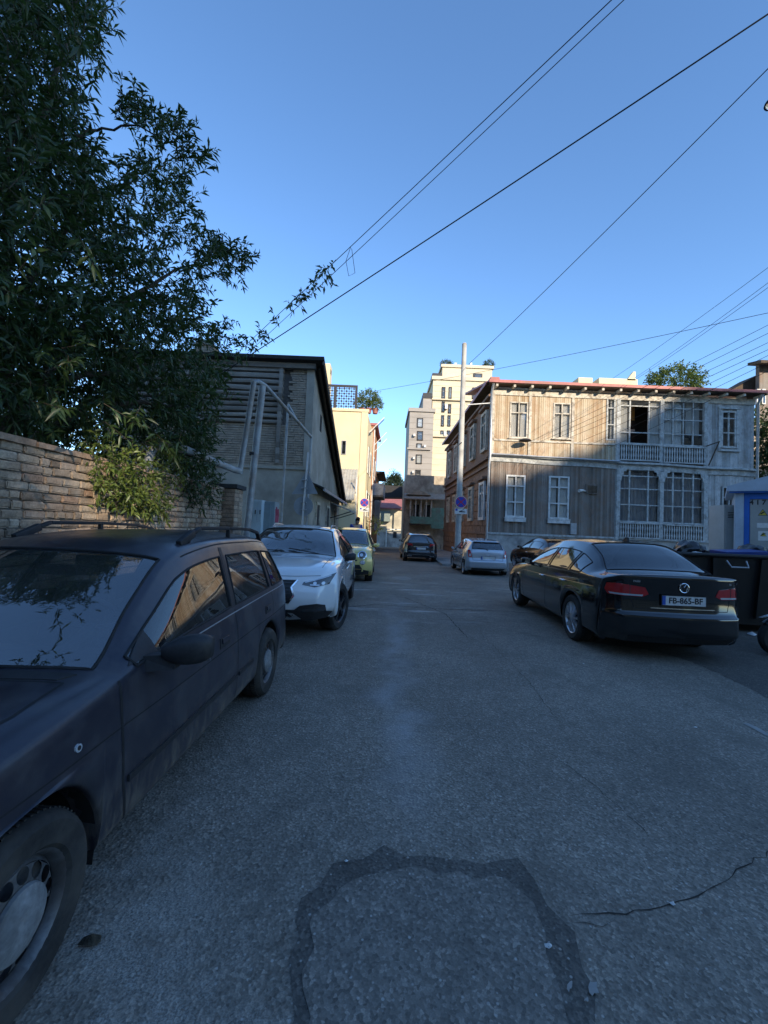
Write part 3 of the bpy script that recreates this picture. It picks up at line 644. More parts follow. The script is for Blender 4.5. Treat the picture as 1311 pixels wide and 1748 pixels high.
while z < LT-.3:
    h = random.uniform(.15, .20); m = MB(); x0, x1 = -9.5, pxp-.12; n = 10; vs = []
    dep = random.uniform(.0, .05)
    for i in range(n+1):
        x = x0+(x1-x0)*i/n; dz = random.uniform(-.012, .012); 
        vs += [(x, LY+.09, z+dz), (x, LY-.02-dep, z+.03+dz), (x, LY-.035-dep, z+h*.5+dz), (x, LY-.015-dep, z+h-.02+dz), (x, LY+.09, z+h-.01+dz)]
    fs = []
    for i in range(n):
        for j in range(4): fs.append((5*i+j, 5*i+5+j, 5*i+6+j, 5*i+1+j))
    fs += [(0, 1, 2, 3, 4), tuple(5*n+q for q in (4, 3, 2, 1, 0))]
    K.add(m.add(vs, fs), 'plank', M['plank_old'], smooth=30); z += h+random.uniform(.01, .03)
for px_ in (478,): 
    x = P(px_, 700, LY)[0]; K.add(MB().box(x-.06, x+.06, LY-.10, LY+.0, 3.5, LT-.2), 'timber_post', M['plank_old'])
K.add(MB().box(-9.5, LX+.05, LY-.12, LY+.1, LT-.28, LT-.10), 'wall_plate', M['plank_old'])
LYE, LZE = 23.6, 2.98
m = MB(); m.prism([(LY+.02, -.5), (LYE, -.6), (LYE, LZE-.05), (LY+.02, LT-.1)], .25, 'x', LX-.25); K.add(m, 'side_plaster_wall', M['plaster_old'])
m = MB(); m.hexa([(-9.6, LY-.28, LT-.05), (LX+.34, LY-.28, LT-.05), (LX+.34, LYE+.4, LZE-.15), (-9.6, LYE+.4, LZE-.15), (-9.6, LY-.28, LT+.07), (LX+.34, LY-.28, LT+.07), (LX+.34, LYE+.4, LZE-.03), (-9.6, LYE+.4, LZE-.03)])
M['tarroof'] = rough_mat('dark_roofing_felt', (.035, .033, .032), .9, .3, 6, .3, .01); K.add(m, 'roof', M['tarroof'])
K.add(MB().beam((LX+.32, LY-.26, LT-.10), (LX+.32, LYE+.38, LZE-.2), .05, .24), 'barge_board', M['soffit']); K.add(MB().beam((LX+.16, LY, LT-.22), (LX+.16, LYE, LZE-.3), .08, .10), 'verge_rafter', M['soffit'])
ch = MB(); cx, cz = P(354, 600, LY+.6)[0], LT+.05
for j in range(6):
    for q in range(3): ch.box(cx-.30+q*.2, cx-.30+q*.2+.19, LY+.35, LY+.8, cz+j*.085, cz+j*.085+.075)
K.add(ch, 'chimney', M['lobrick']); K.add(MB().prism([(cx-.34, cz+.51), (cx+.34, cz+.51), (cx+.22, cz+.66), (cx-.22, cz+.66)], .55, 'y', LY+.3), 'chimney_cap', M['lobrick'])
m = MB(); m.hexa([(LX+.0, LY+.3, 2.90), (LX+.45, LY+.3, 2.72), (LX+.45, LYE-.4, 2.72), (LX+.0, LYE-.4, 2.90), (LX+.0, LY+.3, 2.96), (LX+.45, LY+.3, 2.78), (LX+.45, LYE-.4, 2.78), (LX+.0, LYE-.4, 2.96)]); K.add(m, 'pent_roof', M['tarroof']); K.add(MB().box(LX+.42, LX+.47, LY+.3, LYE-.4, 2.66, 2.76), 'pent_gutter', M['zinc'])
for (y0, w_) in ((15.4, .9), (18.2, 1.0), (20.8, .9)):
    m = MB(); m.box(LX+.0, LX+.06, y0, y0+.1, .0, 2.35); m.box(LX, LX+.06, y0+w_-.1, y0+w_, .0, 2.35); m.box(LX, LX+.06, y0+.1, y0+w_-.1, 2.25, 2.35); f = K.add(m, 'door', M['frame_old']); MB().box(LX+.005, LX+.02, y0+.1, y0+w_-.1, .0, 2.25).build('door_leaf', M['metal_dark'], f)
K.add(MB().hexa([(LX+.0, 19.6, 2.55), (LX+1.0, 19.6, 2.18), (LX+1.0, 22.4, 2.18), (LX, 22.4, 2.55), (LX, 19.6, 2.60), (LX+1.0, 19.6, 2.23), (LX+1.0, 22.4, 2.23), (LX, 22.4, 2.60)]), 'door_canopy', M['zinc'])
for y_ in (19.8, 22.2): K.add(MB().tube([(LX, y_, 1.85), (LX+.95, y_, 2.18)], .025, 6), 'canopy_strut', M['metal_dark'])
for (yy, zz) in ((15.6, 5.0),): K.add(MB().box(LX-.01, LX+.012, yy, yy+.35, zz, zz+.6), 'vent_slot', M['dark'])

# ---------------------------------------------------------------- yellow annex with corrugated roof, cream house with terrace
A = Bld('annex_house', 'small yellow annex with pale corrugated roof before the cream house', (-2.4, 24.5, g(-2, 24.5)))
yA = 24.6
def zA(px, py, Y): return P(px, py, Y)
a1 = P(573, 860, yA); 
A.add(MB().prism([(yA, -.6), (yA+3.6, -.6), (yA+3.6, 3.9), (yA+2.0, 4.9), (yA, 3.2)], .3, 'x', -1.98), 'gable_wall', M['cream'])
A.add(MB().box(-4.6, -1.99, yA-.0, yA+.2, -.6, 3.3), 'front_wall', M['cream'])
m = MB()
for k in range(16):
    x = -4.5+k*.175
    m.hexa([(x, yA-.35, 3.00), (x+.12, yA-.35, 3.00), (x+.12, yA+2.0, 5.05), (x, yA+2.0, 5.05), (x+.02, yA-.35, 3.06), (x+.10, yA-.35, 3.06), (x+.10, yA+2.0, 5.11), (x+.02, yA+2.0, 5.11)])
m.hexa([(-4.6, yA-.35, 2.98), (-1.74, yA-.35, 2.98), (-1.74, yA+2.0, 5.03), (-4.6, yA+2.0, 5.03), (-4.6, yA-.35, 3.02), (-1.74, yA-.35, 3.02), (-1.74, yA+2.0, 5.07), (-4.6, yA+2.0, 5.07)])
A.add(m, 'corrugated_roof', M['corr']); 
for z_ in (2.45, 2.62, 3.25): A.add(MB().tube([(-1.93, yA+.1, z_), (-1.93, yA+3.4, z_)], .03, 6), 'wall_pipe', M['metal_dark'])
A.add(MB().box(-1.70, -1.64, yA+.2, yA+.26, 0, 4.4), 'drain', M['frame_white'])
Cc = Bld('cream_house', 'tall cream rendered house with terrace screen and potted shrubs on top', (-1.2, 27, g(-1.2, 27)))
yC = 27.6; cxr = P(626, 760, yC)[0]; ct = P(600, 702, yC)[2]
Cc.add(MB().box(-7.5, cxr, yC, yC+.3, -.8, ct), 'front_wall', M['cream']); Cc.add(MB().box(-7.5, cxr+.06, yC-.08, yC+.3, ct-.02, ct+.16), 'parapet_cap', M['cream'])
Cc.add(MB().box(cxr-.42, cxr+.02, yC-.05, yC-.0, -.5, ct-.02), 'corner_pilaster', M['cream'])
a, b, c_, d = rect(583, 591, 752, 776, yC); m = MB(); m.box(a, b, yC-.05, yC-.004, c_, d); f = Cc.add(m, 'window', M['zinc']); MB().box(a+.04, b-.04, yC-.056, yC-.052, c_+.04, d-.04).build('pane', M['glass_dark'], f)
a, b, c_, d = rect(546, 562, 620, 705, yC+1.2); Cc.add(MB().box(a, b, yC+1.2, yC+2.2, ct-.1, d), 'chimney_stack', M['cream']); Cc.add(MB().box(b+.002, b+.01, yC+1.45, yC+1.9, d-.6, d-.3), 'flue_slot', M['dark'])
Cc.add(MB().box(-9, a-.02, yC+.8, yC+3, ct-.2, d-1.1), 'roof_room', M['cream']); Cc.add(MB().box(-9.1, a-.0, yC+.6, yC+3.1, d-1.1, d-.85), 'roof_edge', M['redroof'])
# pierced steel terrace screen
a, b, c_, d = rect(552, 610, 657, 704, yC+.2); m = MB(); fw = .16
m.box(a, b, yC+.15, yC+.19, d-fw, d); m.box(a, b, yC+.15, yC+.19, c_, c_+fw); m.box(a, a+fw, yC+.15, yC+.19, c_+fw, d-fw); m.box(b-fw, b, yC+.15, yC+.19, c_+fw, d-fw); m.box(a+(b-a)*.30, a+(b-a)*.38, yC+.15, yC+.19, c_+fw, d-fw)
nx, nz = 12, 9
for i in range(nx):
    for j in range(nz):
        xc, z_ = a+fw+(b-a-2*fw)*(i+.5)/nx, c_+fw+(d-c_-2*fw)*(j+.5)/nz; w_ = (b-a-2*fw)/nx*.5; h_ = (d-c_-2*fw)/nz*.5
        if (i+j) % 2: m.prism([(xc-w_, z_), (xc, z_-h_*1.05), (xc+w_, z_), (xc, z_+h_*1.05)], .03, 'y', yC+.155)
        else: m.box(xc-w_*.18, xc+w_*.18, yC+.155, yC+.18, z_-h_, z_+h_); m.box(xc-w_, xc+w_, yC+.156, yC+.179, z_-h_*.18, z_+h_*.18)
tag(m.build('terrace_screen', M['metal_dark']), 'dark pierced steel screen standing on the cream house terrace', 'screen')
# receding street front, bending slightly
fx1, fy1 = cxr, yC+.3; fx2, fy2 = P(648, 800, 47)[0], 47.0
def SF(t, z, out=0.0):
    dx, dy = fx2-fx1, fy2-fy1; L = sqrt(dx*dx+dy*dy); return (fx1+dx*t+out*dy/L, fy1+dy*t-out*dx/L, z)
def sfbox(t0, t1, z0, z1, o0, o1): 
    return MB().hexa([SF(t0, z0, o0), SF(t0, z0, o1), SF(t1, z0, o1), SF(t1, z0, o0), SF(t0, z1, o0), SF(t0, z1, o1), SF(t1, z1, o1), SF(t1, z1, o0)])
Cc.add(sfbox(0, .30, -.8, ct-.1, -.4, 0), 'street_wall', M['cream'])
M['orange_brick'] = rough_mat('orange_brick', (.42, .19, .09), .9, .3, 6, .4, .02)
D2 = Bld('brick_terrace_house', 'narrow orange brick house with balconies beyond the cream house', SF(.32, g(0, 34)))
D2.add(sfbox(.305, .62, -.8, 9.6, -.5, .05), 'street_wall', M['orange_brick']); D2.add(sfbox(.30, .64, 9.6, 9.8, -.6, .35), 'roof', M['redroof'])
for t0, z0 in ((.34, 5.6), (.48, 5.6), (.34, 2.6), (.48, 2.6)):
    f = D2.add(sfbox(t0, t0+.07, z0, z0+1.7, .05, .09), 'window', M['frame_white']); sfbox(t0+.01, t0+.06, z0+.12, z0+1.58, .091, .095).build('pane', M['glass_dark'], f)
f = D2.add(sfbox(.36, .60, 4.0, 4.15, .05, .95), 'balcony', M['concrete']); sfbox(.36, .60, 4.15, 5.1, .88, .95).build('balcony_front', M['frame_white'], f); sfbox(.36, .37, 4.15, 5.1, .06, .87).build('balcony_side', M['frame_white'], f)
D2.add(sfbox(.31, .34, -.5, 9.4, .06, .12), 'pipe_strip', M['frame_white'])
D3 = Bld('far_left_house', 'dim grey house with steel box bay at the far end of the left side', SF(.65, g(0, 40)))
D3.add(sfbox(.645, 1.0, -.9, 6.6, -.5, .0), 'street_wall', M['orange_brick']); D3.add(sfbox(.64, 1.02, 6.6, 6.8, -.6, .8), 'roof', M['tarroof'])
f = D3.add(sfbox(.645, .80, 1.2, 4.6, .01, .5), 'box_bay', M['zinc']); sfbox(.66, .78, 2.2, 3.8, .501, .51).build('pane', M['glass_dark'], f)
for t_, z_ in ((.04, ct-.3), (.05, ct-.1), (.36, 9.2), (.42, 8.9)): (Cc if t_ < .3 else D2).add(MB().tube([SF(t_, z_-1.0, .02), SF(t_+.04, z_+.3, 1.0)], .03, 6), 'roof_strut', M['frame_white'] if t_ != .04 else M['metal_dark'])
for t0, z0 in ((.06, 5.2), (.17, 5.2), (.06, 2.2), (.17, 2.2)):
    f = Cc.add(sfbox(t0, t0+.06, z0, z0+1.8, .0, .04), 'window', M['frame_white']); sfbox(t0+.01, t0+.05, z0+.12, z0+1.66, .041, .045).build('pane', M['glass_dark'], f)

# ---------------------------------------------------------------- end of the street
R5 = Bld('red_roof_house', 'low pale house with red tin roof closing the street', (1, 54, g(1, 54)))
a, b, c_, d = rect(640, 700, 868, 940, 54); R5.add(MB().box(a-4, b+1, 54, 54.3, -1.3, d), 'wall', rough_mat('pale_flaking_wall', (.50, .45, .34), .9, .3, 1.5, .3, .01, dirt=(.28, .26, .22)))
zr = P(670, 848, 57)[2]; R5.add(MB().hexa([(a-4.3, 53.6, d-.1), (b+1.3, 53.6, d-.1), (b+1.3, 58, zr+.6), (a-4.3, 58, zr+.6), (a-4.3, 53.6, d+.05), (b+1.3, 53.6, d+.05), (b+1.3, 58, zr+.75), (a-4.3, 58, zr+.75)]), 'roof', M['redroof'])
a2, b2, c2, d2 = rect(648, 666, 872, 890, 53.4); R5.add(MB().box(a2, b2, 53.0, 54, c2, d2), 'balcony_box', rough_mat('green_grey_boards', (.20, .24, .22), .9))
R5.add(MB().box(a, b, 53.5, 53.99, -1.3, .9), 'lower_wall', M['plinth']); a2, b2, c2, d2 = rect(671, 677, 908, 918, 53.5); f = R5.add(MB().box(a2, b2, 53.44, 53.49, c2, d2), 'window', M['metal_dark'])
R5.add(MB().box(*[q for q in (P(659, 900, 53.4)[0], P(661, 900, 53.4)[0])], 53.3, 53.45, -1.2, P(660, 902, 53.4)[2]), 'frame_post', M['frame_white']); R5.add(MB().box(P(659, 900, 53.4)[0], b, 53.3, 53.45, P(675, 903, 53.4)[2]-.12, P(675, 903, 53.4)[2]), 'frame_beam', M['frame_white'])
a, b, c_, d = rect(643, 700, 829, 851, 50); OP = Bld('dark_canopy', 'dark timber roof canopy spanning above the red roof house', (a, 49, g(0, 49)), 'canopy'); OP.add(MB().hexa([(a, 49, c_), (b+.6, 49, c_+.1), (b+.6, 51.5, c_+.1), (a, 51.5, c_), (a, 49.6, d), (b+.6, 49.6, d-.1), (b+.6, 51, d-.1), (a, 51, d)]), 'canopy_roof', M['tarroof']); OP.add(MB().box(a, a+.15, 50, 50.15, -1, c_), 'post', M['soffit']); OP.add(MB().box(b+.4, b+.55, 50, 50.15, -1, c_), 'post', M['soffit'])
V6 = Bld('balcony_house', 'crumbling stone house with green timber balcony facing the street', (4, 42, g(4, 42)))
yV = 42.0; a, b, c_, d = rect(691, 768, 812, 930, yV); M['oldstone'] = rough_mat('crumbling_rubble_wall', (.44, .37, .28), .95, .4, 2.2, .6, .04, dirt=(.20, .16, .125))
V6.add(MB().box(a, b+.6, yV, yV+.4, -1.2, d), 'wall', M['oldstone']); V6.add(MB().box(a, a+.3, yV+.4, yV+7, -1.2, d-.2), 'side_wall', M['oldstone'])
e1, e2 = P(690, 848, yV-.9), P(762, 850, yV-.9); V6.add(MB().hexa([(e1[0], yV-1.3, e1[2]-.25), (e2[0], yV-1.3, e2[2]-.25), (e2[0], yV, e2[2]+.35), (e1[0], yV, e1[2]+.35), (e1[0], yV-1.3, e1[2]-.15), (e2[0], yV-1.3, e2[2]-.15), (e2[0], yV, e2[2]+.45), (e1[0], yV, e1[2]+.45)]), 'porch_roof', M['lobrick'])
M['greenpaint'] = rough_mat('flaking_green_paint', (.18, .33, .26), .8, .3, 5, .3, .01, dirt=(.22, .24, .2))
bx0, bx1 = P(700, 880, yV-1)[0], P(736, 880, yV-1)[0]; bz0, bz1 = P(715, 894, yV-1)[2], P(715, 882, yV-1)[2]; zt = e1[2]-.1
bl = V6.add(MB().box(bx0, bx1+1.2, yV-1.1, yV, bz0-.12, bz0), 'balcony', M['soffit'])
MB().box(bx0, bx1, yV-1.12, yV-1.06, bz0, bz1).build('balcony_front', M['greenpaint'], bl); MB().box(bx1, bx1+1.2, yV-1.13, yV-1.06, bz0-.4, bz1+.9).build('balcony_panel', M['greenpaint'], bl)
for k in range(5): MB().box(bx0+(bx1-bx0)*k/4-.06, bx0+(bx1-bx0)*k/4+.06, yV-1.1, yV-1.0, bz1, zt).build('balcony_post', M['frame_old'], bl)
for k in range(2): f = V6.add(MB().box(bx0+.3+k*1.1, bx0+1.0+k*1.1, yV-.05, yV-.002, bz0, bz0+2.0), 'window', M['frame_old']); MB().box(bx0+.38+k*1.1, bx0+.92+k*1.1, yV-.06, yV-.052, bz0+.1, bz0+1.9).build('pane', M['dark'], f)
a2, b2, c2, d2 = rect(751, 757, 875, 900, yV); f = V6.add(MB().box(a2, b2, yV-.05, yV-.003, c2, d2), 'window', M['frame_white']); MB().box(a2+.06, b2-.06, yV-.058, yV-.052, c2+.06, d2-.06).build('pane', M['glass_dark'], f)
V6.add(MB().prism([(e1[0]+.2, e1[2]+.25), (e1[0]+2.6, e1[2]+.25), (e1[0]+1.4, e1[2]+.75)], .5, 'y', yV-.9), 'porch_pediment', M['oldstone']); V6.add(MB().tube([(bx1+1.5, yV-.2, d-.1), (bx1+1.55, yV-.2, -1)], .09, 8), 'downpipe', M['frame_white'], smooth=True); V6.add(MB().box(bx1+1.9, bx1+2.6, yV-.06, yV-.001, bz1+.4, d-.05), 'painted_lit_panel', M['orange_brick'])  # orange panel puts the warm sunlit part of the wall into colour
for k in range(9): V6.add(MB().box(a+.1+k*.45, a+.45+k*.45, yV-.08-random.uniform(0, .06), yV, -.9+random.uniform(-.2, .3), .1+random.uniform(-.3, .4)), 'rubble_stone', M['oldstone'], bev=.05)
# ---------------------------------------------------------------- tower blocks
def tower(name, label, px0, px1, pyt, Y, mt, wins, deep=14, extra=None):
    a, b, c_, d = rect(px0, px1, pyt, 900, Y); T = Bld(name, label, ((a+b)/2, Y, g(0, Y)), 'apartment block')
    T.add(MB().box(a, b, Y, Y+deep, -1.5, d), 'wall', mt); T.add(MB().box(a-.3, b+.3, Y-.3, Y+deep+.3, d, d+.7), 'roof_cornice', mt)
    m = MB(); z = 3.0
    while z < d-1: m.box(a-.03, b+.03, Y-.05, Y+.02, z, z+.10); z += 1.15
    T.add(m, 'stone_courses', mt, kind='stuff')
    for (x0, x1, y0, y1) in wins:
        p, q, r, s = rect(x0, x1, y0, y1, Y); m = MB(); m.box(p, p+.18, Y-.16, Y-.01, r, s); m.box(q-.18, q, Y-.16, Y-.01, r, s); m.box(p, q, Y-.16, Y-.012, s-.18, s); m.box(p, q, Y-.16, Y-.012, r, r+.18); f = T.add(m, 'window', M['metal_dark'])
        MB().box(p+.18, q-.18, Y-.06, Y-.03, r+.18, s-.18).build('pane', M['winglass'], f); MB().box(p+.1, q-.1, Y-.028, Y-.012, r+.1, s-.1).build('blind', M['curtain'] if random.random() < .4 else M['dark'], f)
    return T, (a, b, c_, d)
wl_ = [(754, 760, 661, 681), (766, 771, 661, 681), (754, 759, 686, 704), (765, 770, 690, 706), (753, 758, 709, 728), (764, 769, 709, 728), (752, 757, 735, 744), (763, 768, 735, 744), (806, 812, 662, 681), (806, 812, 690, 708)]
T1, q = tower('tower_block', 'tall cream stone-clad apartment tower with rooftop plants', 735, 842, 650, 85, M['tower'], wl_)
a, b, c_, d = rect(755, 840, 628, 650, 86); T1.add(MB().box(a, b, 86, 98, q[3]-1, d), 'penthouse', M['tower']); T1.add(MB().box(a-.3, b+.3, 85.7, 98.3, d-.05, d+.5), 'penthouse_cornice', M['tower'])
a, b, c_, d = rect(738, 755, 637, 648, 85.5); T1.add(MB().box(a, b, 85.5, 90, q[3]+.7, d), 'dark_attic', M['metal_dark'])
a, b, c_, d = rect(808, 823, 638, 649, 86); f = T1.add(MB().box(a, b, 85.8, 85.99, c_, d), 'window', M['metal_dark']); MB().box(a+.3, b-.3, 85.7, 85.79, c_+.25, d-.25).build('pane', M['winglass'], f)
for (x0, x1, y0, y1) in ((734, 842, 744, 748), (735, 842, 683, 685)): a, b, c_, d = rect(x0, x1, y0, y1, 85); T1.add(MB().box(a, b, 84.5, 84.99, c_, d), 'string_course', M['tower'])
for (x0, x1, y0, y1) in ((776, 780, 619, 626), (803, 806, 619, 626)): a, b, c_, d = rect(x0, x1, y0, y1, 88); T1.add(MB().box(a, b, 88, 88.6, c_, d), 'roof_vent', M['frame_white'])
for (x, y) in ((761, 695), (759, 741)): a, b, c_, d = rect(x-1.5, x+3, y-4, y+3, 84.5); T1.add(MB().box(a, b, 84.3, 84.9, c_, d), 'air_conditioner', M['frame_white'])
T2, q = tower('tower_block', 'lower grey apartment tower, toned darker as shaded, beside the tall cream tower', 696, 737, 703, 84, M['tower_grey_shaded'], [(712, 722, 714, 730), (712, 722, 736, 752), (711, 720, 757, 766), (710, 720, 776, 792), (709, 718, 802, 819), (708, 717, 823, 830)])
a, b, c_, d = rect(722, 737, 680, 703, 84.5); T2.add(MB().box(a, b, 84.5, 96, q[3]+.7, d), 'stair_block', M['tower_grey_shaded']); a, b, c_, d = rect(722, 737, 671, 680, 84.5); T2.add(MB().box(a, b, 84.4, 96, c_, d), 'dark_attic', M['metal_dark'])
for y_ in (764, 765): 
    a, b, c_, d = rect(695, 735, 765, 768, 84); 
T2.add(MB().box(a, b, 83.6, 83.99, c_, d), 'string_course', M['tower_grey_shaded'])
for (x, y) in ((707, 743), (706, 782), (705, 806), (704, 826), (725, 762)): a, b, c_, d = rect(x-1.5, x+2, y-2, y+2, 83.7); T2.add(MB().box(a, b, 83.4, 83.95, c_, d), 'air_conditioner', M['frame_white'])
# ---------------------------------------------------------------- behind and beside the timber house
B8 = Bld('parapet_building', 'cream building with stepped parapet showing above the timber house roof', (30, 62, g(0, 60)), 'building')
a, b, c_, d = rect(1022, 1088, 646, 700, 60); B8.add(MB().box(a, b, 60, 66, 0, d), 'wall', M['cream']); a2, b2, c2, d2 = rect(1070, 1085, 634, 650, 60); B8.add(MB().prism([(a2, d-.2), (b2, d-.2), (b2, d2), (b2-.3, d2)], .5, 'y', 60), 'parapet_wing', M['cream'])
a2, b2, c2, d2 = rect(988, 1012, 644, 660, 60); B8.add(MB().box(a2, b2, 60.1, 64, 0, d2), 'stair_head', M['cream'])
Y9 = 29.0; B9 = Bld('hill_house', 'brown timber house with dark eaves rising behind the right end of the timber house', (25, Y9, g(20, Y9)))
a, b, c_, d = rect(1296, 1420, 625, 720, Y9); B9.add(MB().box(a, b, Y9, Y9+.3, c_, d), 'upper_wall', M['boards_low']); a1, b1, c1, d1 = rect(1285, 1300, 660, 720, Y9); 
B9.add(MB().box(a-2.6, a, Y9+1, Y9+1.3, c_-3, c_+2.2), 'wing_wall', M['lobrick'])
r0, r1_ = P(1252, 663, Y9), P(1312, 632, Y9); B9.add(MB().prism([(r0[0]-.3, r0[2]-.3), (r1_[0]+6, r0[2]-.3+.4), (r1_[0]+6, r1_[2]+1.2), (r1_[0], r1_[2])], 1.6, 'y', Y9+.8), 'wing_roof', M['soffit'])
B9.add(MB().hexa([(a-.6, Y9-.8, d-.2), (b, Y9-.8, d-.2), (b, Y9+.5, d+.1), (a-.4, Y9+.5, d+.1), (a-.6, Y9-.8, d), (b, Y9-.8, d), (b, Y9+.5, d+.3), (a-.4, Y9+.5, d+.3)]), 'roof', M['soffit'])
for k in range(2):
    p, q_, r, s = rect(1292+k*9, 1298+k*9, 664, 690, Y9-.1); f = B9.add(MB().box(p, q_, Y9-.12, Y9-.01, r, s), 'window', M['frame_white']); MB().box(p+.06, q_-.06, Y9-.13, Y9-.121, r+.08, s-.08).build('pane', M['glass_dark'], f)
B9.add(MB().box(X1+.4, X1+14, Y9+.2, Y9+.6, -.5, c_), 'retaining_wall', M['lobrick'])
# ---------------------------------------------------------------- out-of-view blocks added behind the camera to shade the road, mirrored in car windows
def back_block(name, label, boxes):
    """unseen shading blocks: stacked volumes with a band of glazing on every floor"""
    x0, x1 = boxes[0][0], boxes[0][1]; Bb = Bld(name, label, ((x0+x1)/2, -66, 0), 'apartment block')
    for k, (a, b, z0, z1, mt) in enumerate(boxes):
        Bb.add(MB().box(a, b, (-72 if z0 < 0 or a > 50 else -61)+.05*k, -60-.01*k, z0, z1), 'wall', mt); z = z0+1.2
        while z < z1-1.8 and b-a > 4:
            m = MB()
            for j in range(int((b-a-1)//2.6)): m.box(a+.8+j*2.6, a+2.3+j*2.6, -60.02-.01*k, -59.97, z, z+1.5)
            Bb.add(m, 'window_row', M['metal_dark'], kind='stuff'); z += 3.2
    return Bb
po, cr_ = M['plaster_old'], M['cream']
back_block('rear_shade_block', 'broad tall unseen slab behind the viewer, shaped to shade the street', [(-70, 44.6, -.1, 29.9, po), (-70, 33.9, 29.901, 41.0, po), (35.5, 44.6, 29.901, 41.0, po), (33.902, 35.498, 31.9, 41.0, po)])  # raised opening and thin upper parts let a sun fleck onto the brick wall
back_block('rear_shade_block', 'lower unseen shading block added behind the viewer beside the broad slab', [(45, 53.2, -.1, 40.4, cr_)])
back_block('rear_shade_block', 'tall unseen block behind the viewer at the far right, stepped to shape the shade', [(53.5, 96, -.1, 41.2, po), (56.2, 96, 41.201, 42.0, po), (58, 96, 42.001, 42.9, po), (60, 96, 42.901, 43.8, po), (62, 96, 43.801, 44.8, po), (64, 96, 44.801, 46.5, po)])  # roof steps shaped to slant the shadow edge on the timber house
# ================================================================== CARS
def pchip(Yk, xq):
    """monotone cubic through rows of Yk at integer knots"""
    Yk = np.asarray(Yk, float); n = len(Yk); d = np.diff(Yk, axis=0); m = np.zeros_like(Yk)
    a, b = d[:-1], d[1:]; same = (a*b) > 0
    with np.errstate(divide='ignore', invalid='ignore'):
        hm = np.where(same, 2*a*b/(a+b), 0.0)
    m[1:-1] = np.nan_to_num(hm); m[0] = d[0]; m[-1] = d[-1]
    xq = np.clip(np.asarray(xq, float), 0, n-1-1e-9); i = np.floor(xq).astype(int); t = xq-i
    sh = (len(xq),)+(1,)*(Yk.ndim-1); t = t.reshape(sh)
    h00 = 2*t**3-3*t**2+1; h10 = t**3-2*t**2+t; h01 = -2*t**3+3*t**2; h11 = t**3-t**2
    return h00*Yk[i]+h10*m[i]+h01*Yk[i+1]+h11*m[i+1]
def paint_mat(name, col, rough=.28, coat=1.0, metal=0.0, worn=0.0, dirt=.0, mudz=.0):
    t = NT(name); v = t.coord('Object'); c = col; r = rough
    n1 = t.noise(v, 2.2, 6, .65); n2 = t.noise(v, 9, 6, .7)
    if worn:
        k = t.ramp(t.math('ADD', t.math('MULTIPLY', n1, .6), t.math('MULTIPLY', n2, .4)), [(.47, 0.0), (.62, worn)])
        c = t.mix(k, col, tuple(.5*x+.055 for x in col))
        r = t.math('ADD', t.math('MULTIPLY', k, .35), rough)
    if dirt:
        z = t.sep(v)[2]
        d = t.math('MULTIPLY', t.ramp(z, [(.16, 1.0), (.55, 0.0)]), t.ramp(t.noise(t.coord('Object', (6, 6, 1.5)), 3, 7, .75), [(.42, 0.0), (.6, dirt)]))
        dust = t.ramp(t.noise(v, 5, 6, .7), [(.3, .0), (.9, dirt*.16)])
        c = t.mix(t.math('MAXIMUM', d, dust), c, (.20, .17, .13)); r = t.math('ADD', t.math('MULTIPLY', d, .5), r)
    t.set(col=c, rough=r, metal=metal, coat=coat, coatr=.04 if not worn else .22)
    if coat == 0: t.set(spec=.5)
    sp = t.noise(v, 1.3, 2); t.bump(sp, .04, .05); return t.m
M['rubber'] = rough_mat('rubber', (.018, .018, .019), .75, .3, 20, .15, .004)
M['tyre'] = rough_mat('tyre_rubber', (.030, .029, .028), .85, .45, 9, .3, .006, dirt=(.075, .068, .06))
M['blackplastic'] = rough_mat('black_plastic', (.022, .022, .024), .55, .3, 30, .1, .003, spec=.4)
M['under'] = rough_mat('underbody', (.012, .012, .012), .9)
M['interior'] = rough_mat('cabin_lining', (.03, .03, .033), .85, .2)
M['seat'] = rough_mat('seat_cloth', (.05, .05, .055), .95, .25, 40)
M['chrome'] = plain('chrome', (.75, .76, .78), .12, 1.0)
M['alloy'] = plain('alloy', (.52, .53, .55), .3, .85)
M['alloy_dark'] = plain('dark_alloy', (.05, .05, .055), .3, .6, .4)
M['steel'] = rough_mat('wheel_steel', (.13, .132, .138), .55, .45, 14, .1, .003, dirt=(.07, .06, .055), metal=.5)
M['capscuff'] = rough_mat('scuffed_cap', (.20, .205, .21), .55, .6, 9, .15, .004, dirt=(.05, .05, .05))
M['redlens'] = plain('red_lens', (.42, .012, .015), .12, 0, 1.0)
M['whitelens'] = plain('clear_lens', (.55, .57, .6), .1, .3, 1.0)
M['darklens'] = plain('dark_lens', (.03, .032, .036), .06, 0, 1.0)
M['orange'] = plain('orange_lens', (.5, .16, .02), .2, 0, 1.0)
M['plate'] = plain('plate_white', (.62, .62, .60), .4)
M['ink'] = plain('plate_ink', (.012, .012, .014), .5)
M['plateblue'] = plain('plate_blue', (.03, .10, .42), .4)

def text_mesh(txt, size, name='text', bold=.0, align='CENTER', extrude=.0):
    cu = bpy.data.curves.new(name, 'FONT'); cu.body = txt; cu.size = size; cu.align_x = align; cu.align_y = 'CENTER'; cu.offset = bold; cu.extrude = extrude; cu.resolution_u = 3
    ob = bpy.data.objects.new(name, cu); COL.objects.link(ob); bpy.context.view_layer.update()
    me = bpy.data.meshes.new_from_object(ob.evaluated_get(bpy.context.evaluated_depsgraph_get()))
    bpy.data.objects.remove(ob); bpy.data.curves.remove(cu); me.name = name; return me

